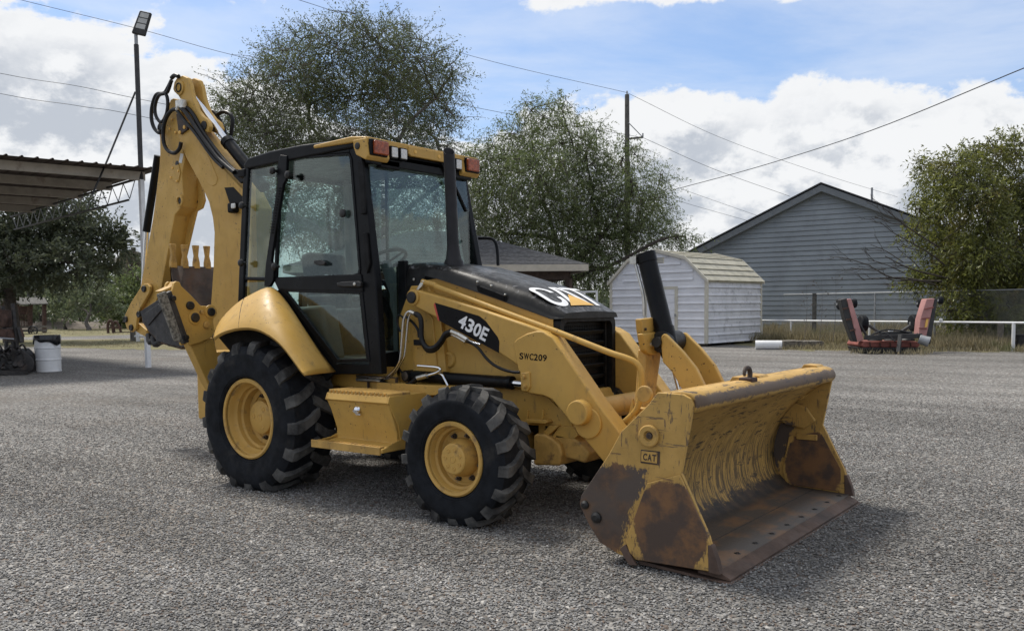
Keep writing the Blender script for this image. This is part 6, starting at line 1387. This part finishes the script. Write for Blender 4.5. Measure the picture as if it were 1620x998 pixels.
hd = MB(); hd.box((1.01, 0, zv-.135), (.04, 1.18, .07)); hd.box((1.0, -.40, zv-.20), (.06, .22, .07)); hd.build('header_trim', 'black_matt', roof, bevel=.01)
wp = MB(); wa, wb = V(700, 252, x=1.035), V(737, 335, x=1.07); wp.bar(wa, wb, .03, .018); wp.bar(wa+Vector((.01, -.04, -.02)), wa.lerp(wb, .55), .014, .014); wp.box(wa+Vector((0, 0, .0)), (.05, .16, .07)); wp.build('wiper', 'black_matt', frame, bevel=.003)
mr = MB(); mr.tube([V(757, 377, y=.58), V(776, 377.5, y=.62), V(784, 384, y=.62), V(787, 398, y=.62), V(788, 420, y=.60)], .014, 8); mr.build('grab_rail', 'black_paint', loader, smooth=60, mirror=False)
bk_ = MB(); bk_.box((VS(386, 270).x-.03, -.60, VS(386, 270).z-.02), (.10, .10, .07)); bk_.build('rear_lamp_bracket', 'black_matt', frame, bevel=.01)
# cab interior
seat = MB(); seat.box((.02, 0, 1.42), (.50, .50, .14))
so_ = bpy.data.objects.new('seat', None); COL.objects.link(so_); so_.parent = loader; so_.location = (0, 0, 1.1)
seat.build('seat_cushion', 'seat_fabric', so_, bevel=.05, seg=3)
q = MB(); q.box((-.21, 0, 1.72), (.14, .46, .56), Matrix.Rotation(math.radians(-10), 3, 'Y')); q.build('seat_back', 'seat_fabric', so_, bevel=.05, seg=3)
q = MB(); q.box((.0, 0, 1.22), (.40, .40, .28)); q.build('seat_base', 'black_matt', so_, bevel=.02)
for s in (-1, 1): q = MB(); q.box((.02, s*.27, 1.58), (.34, .06, .06)); q.build('armrest', 'seat_fabric', so_, bevel=.02)
vs, fs = text_mesh('CAT', .03); q = MB(); q.add([Vector((-.115-(.20*b_)*.18, -.10+.20*a, 1.72+.08*b_)) for a, b_ in vs], fs); q.build('seat_print', 'decal_white', so_, smooth=0)
stw = MB(); sc_ = Vector((.54, 0, 1.90)); ax_ = Vector((-.45, 0, .9)).normalized(); rg = stw.ring(sc_, ax_, .20, 28); stw.tube(rg+[rg[0]], .016, 8, 1, smooth=False)
for k in (4, 14, 23): stw.bar(sc_-ax_*.03, rg[k], .03, .014)
stc = stw.build('steering_wheel', 'pin_black', loader, smooth=50)
q = MB(); q.tube([sc_-ax_*.02, (.68, 0, 1.62), (.84, 0, 1.22), (.88, 0, 1.06)], [.05, .06, .09, .11, .12, .12], 14); q.build('steering_column', 'interior_grey', stc, smooth=50)
cn = MB(); cn.prism([(.80, -.20, 1.06), (.80, -.20, 1.6), (.92, -.20, 1.80), (1.03, -.20, 1.80), (1.03, -.20, 1.06)], (0, .5, 0)); cn.prism([(-.1, -.56, 1.06), (-.1, -.56, 1.5), (.35, -.56, 1.52), (.45, -.56, 1.06)], (0, .18, 0)); cn.build('console', 'interior_grey', loader, bevel=.04, seg=3)
q = MB(); q.tube([(-.42, -.15, 1.1), (-.40, -.16, 1.5), (-.36, -.18, 1.75)], .018, 8); q.tube([(-.42, .15, 1.1), (-.40, .16, 1.5), (-.36, .18, 1.75)], .018, 8); q.build('control_lever', 'pin_black', loader, smooth=50)
hl = MB(); hl.box((.3, 0, zt-.04), (1.1, 1.2, .03)); hl.build('headliner', 'interior_grey', loader)
ps = MB(); ps.box((xr+.12, .50, 1.95), (.10, .12, 1.5)); ps.build('inner_pillar', 'interior_grey', loader, bevel=.02)
# ================================================================== backhoe
C3 = lambda L: [(180+u/3.992, 100+v/3.992) for u, v in L]
C4 = lambda L: [(180+u/3.5625, 340+v/3.5625) for u, v in L]
def slab(name, uv, y0, y1, mat, parent, bevel=.012, yref=None):
    P = PY(uv, y0 if yref is None else yref); mb = MB()
    P = [Vector((p.x, y0, p.z)) for p in P]; mb.prism(P, (0, y1-y0, 0)); return mb.build(name, mat, parent, bevel=bevel)
boomuv = [(283, 203), (290, 192), (297, 192), (310, 209), (320, 222), (355, 268), (384, 300), (398, 328), (397, 400), (393, 470), (388, 560), (378, 600), (345, 600), (336, 520), (333, 483), (337, 424), (338.6, 368), (336, 345), (330, 320), (320, 298), (305, 270), (293, 248), (282, 220)]
boom = slab('boom', boomuv, -.125, .125, 'yellow_paint', loader, .014)
slab('boom_emboss', C3([(520, 600), (535, 572), (556, 560), (585, 572), (603, 600), (640, 690), (655, 730), (645, 765), (622, 778), (600, 765), (570, 725), (535, 665)]), -.131, -.12, 'yellow_paint', boom, .006)
slab('boom_decal', [(355, 297), (369, 296), (389, 317), (389, 330), (376, 322), (366, 330)], -.1275, -.12, 'decal_black', boom, 0)
slab('hose_guide', C3([(392, 320), (410, 318), (465, 400), (462, 420), (420, 450), (408, 440)]), -.150, -.125, 'rust_dark', boom, .006)
for u, v in ((447, 405), (418, 438)):
    q = MB(); q.disc_stack(PY(C3([(u, v)]), -.151)[0], (0, -1, 0), [(0, .02), (.008, .018), (.012, 0)], 12); q.build('guide_bolt', 'decal_yellow', boom)
bp = MB(); bp.cyl((-1.75, -.28, .75), (-1.75, .28, .75), .08); bp.prism([(-1.32, -.25, .55), (-1.32, -.25, 1.05), (-1.95, -.2, .95), (-1.95, -.2, .55)], (0, .5, 0)); bp.build('swing_frame', 'yellow_paint', loader, bevel=.02)
# stick with the two ears that carry the cylinder
stickuv = [(270, 157.6), (274, 155.6), (281.5, 157.6), (286, 170), (288, 200), (290, 240), (292, 250), (288, 275), (290, 308), (287.7, 326.7), (276.5, 340.5), (254.4, 458), (240, 492), (230, 505), (221, 490), (221, 460), (237.5, 368), (241, 350), (246, 313), (252, 262), (253, 243), (252.6, 218), (250, 205), (255, 190)]
stick = slab('stick', stickuv, -.105, .105, 'yellow_paint', loader, .010)
slab('stick_flange', [(288, 240), (297, 262), (309, 285), (314, 300), (317, 316), (313, 329), (304, 334), (300, 350), (286, 410), (272, 470), (245, 470), (262, 400), (272, 335), (280, 300)], .075, .105, 'yellow_paint', stick, .008, yref=.03)
q = MB(); q.disc_stack(V(311, 319, y=.07), (0, -1, 0), [(0, .022), (.004, .02), (.004, 0)], 14); q.build('flange_hole', 'pin_black', stick)
slab('access_plate', C3([(368, 650), (408, 640), (420, 690), (405, 755), (362, 735)]), -.115, -.105, 'yellow_paint', stick, .004)
for u, v in ((372, 663), (408, 680), (360, 722), (398, 745), (367, 355), (353, 415), (390, 438)):
    q = MB(); q.disc_stack(PY(C3([(u, v)]), -.1155)[0], (0, -1, 0), [(0, .014), (.007, .013), (.010, 0)], 10); q.build('plate_bolt', 'decal_yellow', stick)
slab('stick_sticker', C3([(420, 570), (440, 573), (428, 632), (410, 628)]), -.108, -.10, 'sticker_white', stick, 0)
for u, v, r in ((400, 635, .030),): q = MB(); q.disc_stack(PY(C3([(u, v)]), -.106)[0], (0, -1, 0), [(0, r), (.004, r*.95), (.004, 0)], 16); q.build('stick_plug', 'pin_black', stick)
q = MB(); p = PY(C3([(420, 870)]), -.106)[0]; q.disc_stack(p, (0, -1, 0), [(0, .062), (.014, .06), (.018, .04), (.004, .036), (.004, 0)], 22); q.build('stick_boss', 'yellow_paint', stick)
q = MB(); q.disc_stack(p, (0, -1, 0), [(0.0045, .034), (.006, .03), (.006, 0)], 18); q.build('boss_hole', 'pin_black', stick)
p = PY(C3([(297, 408)]), -.12)[0]; q = MB(); q.cyl(p, p+Vector((0, .24, 0)), .062); q.build('stick_pin_boss', 'yellow_paint', stick); q = MB(); q.cyl(p+Vector((0, -.015, 0)), p+Vector((0, .255, 0)), .042); q.build('stick_pin', 'pin_black', stick)
earuv = C3([(372, 165), (380, 120), (400, 88), (432, 78), (465, 92), (482, 135), (496, 210), (525, 290), (555, 330), (590, 358), (606, 400), (592, 440), (545, 420), (500, 385), (440, 260), (405, 205), (380, 182)])
for y0 in (-.10, .035):
    P = PY(earuv, -.10); mb = MB(); mb.prism([Vector((p.x, y0, p.z)) for p in P], (0, .05, 0)); mb.build('stick_ear', 'yellow_paint', stick, bevel=.012)
p = PY(C3([(420, 157)]), -.10)[0]; q = MB(); q.disc_stack(p, (0, -1, 0), [(0, .075), (.014, .074), (.018, .066), (.018, 0)], 28); q.build('ear_boss', 'yellow_paint', stick); q = MB(); q.disc_stack(p+Vector((0, .22, 0)), (0, -1, 0), [(0, .05), (.245, .05), (.25, .042), (.235, .036), (.235, 0)], 24); q.build('ear_pin', 'pin_black', stick)
ep = p
p = PY(C3([(572, 395)]), -.10)[0]; q = MB(); q.cyl(p+Vector((0, -.012, 0)), p+Vector((0, .22, 0)), .045); q.build('boom_pin', 'pin_black', stick)
# stick cylinder
B0 = Vector((ep.x, 0, ep.z)); B1 = V(358, 222, y=0.0); B2 = V(398, 272, y=0.0); d_ = (B2-B1).normalized()
q = MB(); L = (B2-B1).length; q.disc_stack(B1, d_, [(0, .045), (.01, .068), (.07, .068), (.075, .060), (L+.25, .060)], 24); bc = q.build('stick_cylinder', 'black_paint', loader, smooth=40)
q = MB(); q.cyl(B0, B1+d_*.03, .033, n=18); q.build('piston_rod', 'chrome', bc)
q = MB(); q.cyl((B0.x, -.045, B0.z), (B0.x, .03, B0.z), .055); q.build('rod_eye', 'pin_black', bc)
q = MB(); a1, a2 = V(252.5, 246, y=.02), V(234, 366, y=.02); q.cyl(a1+Vector((-.03, 0, 0)), a2+Vector((-.03, 0, 0)), .042, n=18); bcy = q.build('bucket_cylinder', 'black_paint', loader, smooth=40)
q = MB(); q.cyl(a2+Vector((-.02, 0, 0)), V(226, 470, y=.04), .028); q.build('piston_rod', 'chrome', bcy)
# hoses on the boom head
for pts, y, r in ((C3([(365, 110), (340, 160), (318, 190), (270, 200), (243, 270), (238, 350), (255, 410), (285, 440), (300, 430)]), -.16, .020), (C3([(362, 118), (345, 170), (330, 190), (285, 205), (262, 265), (265, 330), (295, 372), (325, 345), (340, 280), (338, 220), (325, 190)]), -.17, .018),
                  (C3([(400, 290), (365, 300), (330, 350), (312, 430), (318, 510), (345, 555), (385, 568), (415, 540), (425, 500)]), -.17, .020), (C3([(365, 95), (385, 78), (410, 85)]), -.12, .022),
                  (C3([(415, 275), (460, 320), (540, 440), (640, 580), (700, 640), (760, 690)]), -.16, .022), (C3([(430, 265), (490, 310), (560, 430), (660, 570), (740, 660), (790, 700)]), -.12, .022), (C3([(400, 300), (445, 360), (520, 450), (620, 590), (690, 660)]), -.17, .018)):
    hose(PY(pts, y), r)
for pts in (C3([(610, 300), (640, 315), (690, 400), (712, 470)]), C3([(655, 325), (690, 308), (730, 320), (750, 360), (740, 460)])): hose(PY(pts, .18), .020)
q = MB(); q.box(PY(C3([(425, 262)]), -.15)[0], (.12, .06, .09)); q.cyl(PY(C3([(400, 300)]), -.17)[0], PY(C3([(412, 268)]), -.17)[0], .022); q.build('hose_coupling', 'zinc', boom, bevel=.008)
q = MB(); q.prism(PY(C3([(735, 680), (765, 668), (800, 700), (825, 745), (800, 760), (760, 720)]), -.15), (0, .06, 0)); q.build('hose_clamp', 'black_paint', boom, bevel=.008)
q = MB(); q.box(PY([(369, 329)], -.16)[0], (.10, .08, .10)); q.build('work_lamp', 'black_matt', boom, bevel=.02); q = MB(); q.box(PY([(369, 326)], -.21)[0], (.06, .02, .05)); q.build('lamp_lens', 'lamp_lens', boom, bevel=.01)
# linkage and digging bucket
lkuv = C4([(155, 402), (168, 388), (187, 386), (203, 405), (200, 435), (150, 520), (134, 560), (122, 640), (98, 662), (72, 640), (58, 590), (64, 560), (95, 495)])
for y0 in (-.165, .13):
    P = PY(lkuv, -.165); mb = MB(); mb.prism([Vector((p.x, y0, p.z)) for p in P], (0, .035, 0)); mb.build('bucket_link', 'yellow_paint', loader, bevel=.008)
slab('guide_link', C4([(85, 620), (140, 610), (185, 650), (182, 690), (110, 650)]), -.12, .12, 'yellow_paint', loader, .01)
for u, v in ((172, 417), (69, 588), (100, 635), (143, 560)):
    p = PY(C4([(u, v)]), -.168)[0]; q = MB(); q.disc_stack(p+Vector((0, .33, 0)), (0, -1, 0), [(0, .036), (.342, .036), (.348, .030), (.344, .018), (.344, 0)], 20); q.build('link_pin', 'pin_black', loader)
slab('pivot_ring', C4([(160, 380), (180, 360), (205, 365), (235, 395), (250, 440), (240, 480), (205, 450), (190, 420)]), -.112, -.10, 'yellow_paint', stick, .004)
dsuv = C4([(148, 545), (170, 528), (245, 480), (330, 430), (360, 500), (425, 705), (395, 745), (330, 735), (260, 715), (205, 660), (165, 600)])
P = PY(dsuv, -.30)
Px = [(p.x, p.z) for p in P]
db = MB()
lipx, lipz = -2.25, 1.945
prof = [(Px[0][0]+.05, Px[0][1]), (Px[10][0], Px[10][1]), (Px[9][0], Px[9][1]), (Px[8][0], Px[8][1]), (Px[6][0]-.05, Px[6][1]-.01), (Px[6][0]+.05, Px[6][1]+.10), (lipx+.04, 1.50), (lipx, lipz)]
db.grid([[Vector((x, -.30+.6*j/4, z)) for j in range(5)] for x, z in prof]); digger = db.build('digging_bucket', 'rust_dark', loader, solid=.03, smooth=20)
slab('bucket_cheek', dsuv, -.315, -.285, 'bucket_black', digger, .006); slab('bucket_cheek', dsuv, .285, .315, 'bucket_black', digger, .006, yref=-.30)
sd = [(Px[3][0], Px[3][1]), (lipx, lipz), (lipx+.04, 1.5), (Px[6][0], Px[6][1])]
for s in (-1, 1): q = MB(); q.prism([(x, s*.29, z) for x, z in sd], (0, s*.02, 0)); q.build('bucket_cheek', 'rust_dark', digger)
slab('cheek_rib', C4([(165, 560), (250, 500), (272, 530), (190, 625)]), -.33, -.31, 'bucket_black', digger, .006)
for k in range(5):
    y = -.27+.135*k; q = MB()
    yz = [(-.036, -.02), (-.034, .045), (-.018, .115), (-.034, .225), (.034, .225), (.018, .115), (.034, .045), (.036, -.02)]
    q.prism([(lipx+.02, y+a, lipz+b_) for a, b_ in yz], (-.045, 0, 0)); q.build('bucket_tooth', 'yellow_worn', digger, bevel=.008)
q = MB()
for k in range(7): c_ = PY(C4([(215+k*28, 690+12*math.sin(k*1.7))]), -.26)[0]; q.tube([c_+Vector((-.06, .0, .03)), c_+Vector((.0, -.02, -.05)), c_+Vector((.07, .01, -.01)), c_+Vector((.04, .06, .04))], .035, 8)
q.build('chain_bundle', 'pin_black', digger, smooth=60)
# ---------------- stabilisers (folded up)
def stabil(s):
    def fx(uv, x): return [Vector((p.x, p.y*s, p.z)) for p in PX(uv, x)]
    X0 = -1.0
    plate = C4([(322, 432), (332, 418), (340, 385), (352, 373), (372, 378), (382, 400), (440, 455), (492, 512), (545, 515), (572, 545), (562, 600), (568, 645), (556, 690), (520, 705), (490, 718), (425, 738)])
    root_ = MB(); root_.prism(fx(plate, X0), (-.035, 0, 0)); st_ = root_.build('stabilizer', 'yellow_paint', loader, bevel=.008)
    mb = MB(); q_ = fx(plate, X0); mb.prism([p+Vector((-.12, 0, 0)) for p in q_], (-.03, 0, 0)); mb.build('stabilizer_plate', 'yellow_paint', st_, bevel=.008)
    leg = C4([(428, 728), (560, 690), (600, 830), (640, 960), (600, 1060), (530, 950)])
    mb = MB(); mb.prism(fx(leg, X0-.03), (-.11, 0, 0)); mb.build('stabilizer_leg', 'yellow_paint', st_, bevel=.010)
    mb = MB(); mb.prism(fx(C4([(298, 440), (326, 426), (428, 715), (396, 728)]), X0+.03), (-.05, 0, 0)); mb.build('foot_plate', 'bucket_black', st_, bevel=.008)
    mb = MB(); mb.prism(fx(C4([(248, 446), (298, 428), (398, 722), (346, 712)]), X0+.03), (-.035, 0, 0)); mb.build('rubber_pad', 'rubber_pad', st_, bevel=.012)
    mb = MB(); mb.prism(fx(C4([(262, 430), (330, 400), (352, 375), (378, 380), (372, 402), (345, 408), (338, 425), (285, 432)]), X0-.03), (-.10, 0, 0)); mb.build('foot_hinge', 'yellow_worn', st_, bevel=.01)
    for u, v, r in ((428, 511, .038), (455, 578, .043), (545, 546, .040), (518, 620, .030), (492, 548, .018)):
        p = fx(C4([(u, v)]), X0)[0]; mb = MB(); mb.disc_stack(p+Vector((-.15, 0, 0)), (1, 0, 0), [(0, r), (.17, r), (.176, r*.8), (.176, 0)], 18); mb.build('stabilizer_pin', 'pin_black' if r > .032 else 'yellow_worn', st_)
    for u, v in ((455, 578), (545, 546)):
        p = fx(C4([(u, v)]), X0)[0]; mb = MB(); mb.disc_stack(p, (1, 0, 0), [(0, .064), (.008, .063), (.010, .055), (.010, 0)], 22); mb.build('pin_boss', 'yellow_paint', st_)
    for u, v in ((335, 470), (408, 690)):
        p = fx(C4([(u, v)]), X0+.04)[0]; mb = MB(); mb.disc_stack(p, (1, 0, 0), [(0, .026), (.014, .024), (.016, 0)], 10); mb.build('foot_bolt', 'pin_black', st_)
stabil(1); stabil(-1)
fr2 = MB(); fr2.prism([(-1.38, -.62, .45), (-1.38, .62, .45), (-1.38, .62, 1.10), (-1.38, -.62, 1.10)], (.34, 0, 0)); fr2.build('rear_frame', 'yellow_paint', chassis, bevel=.015)
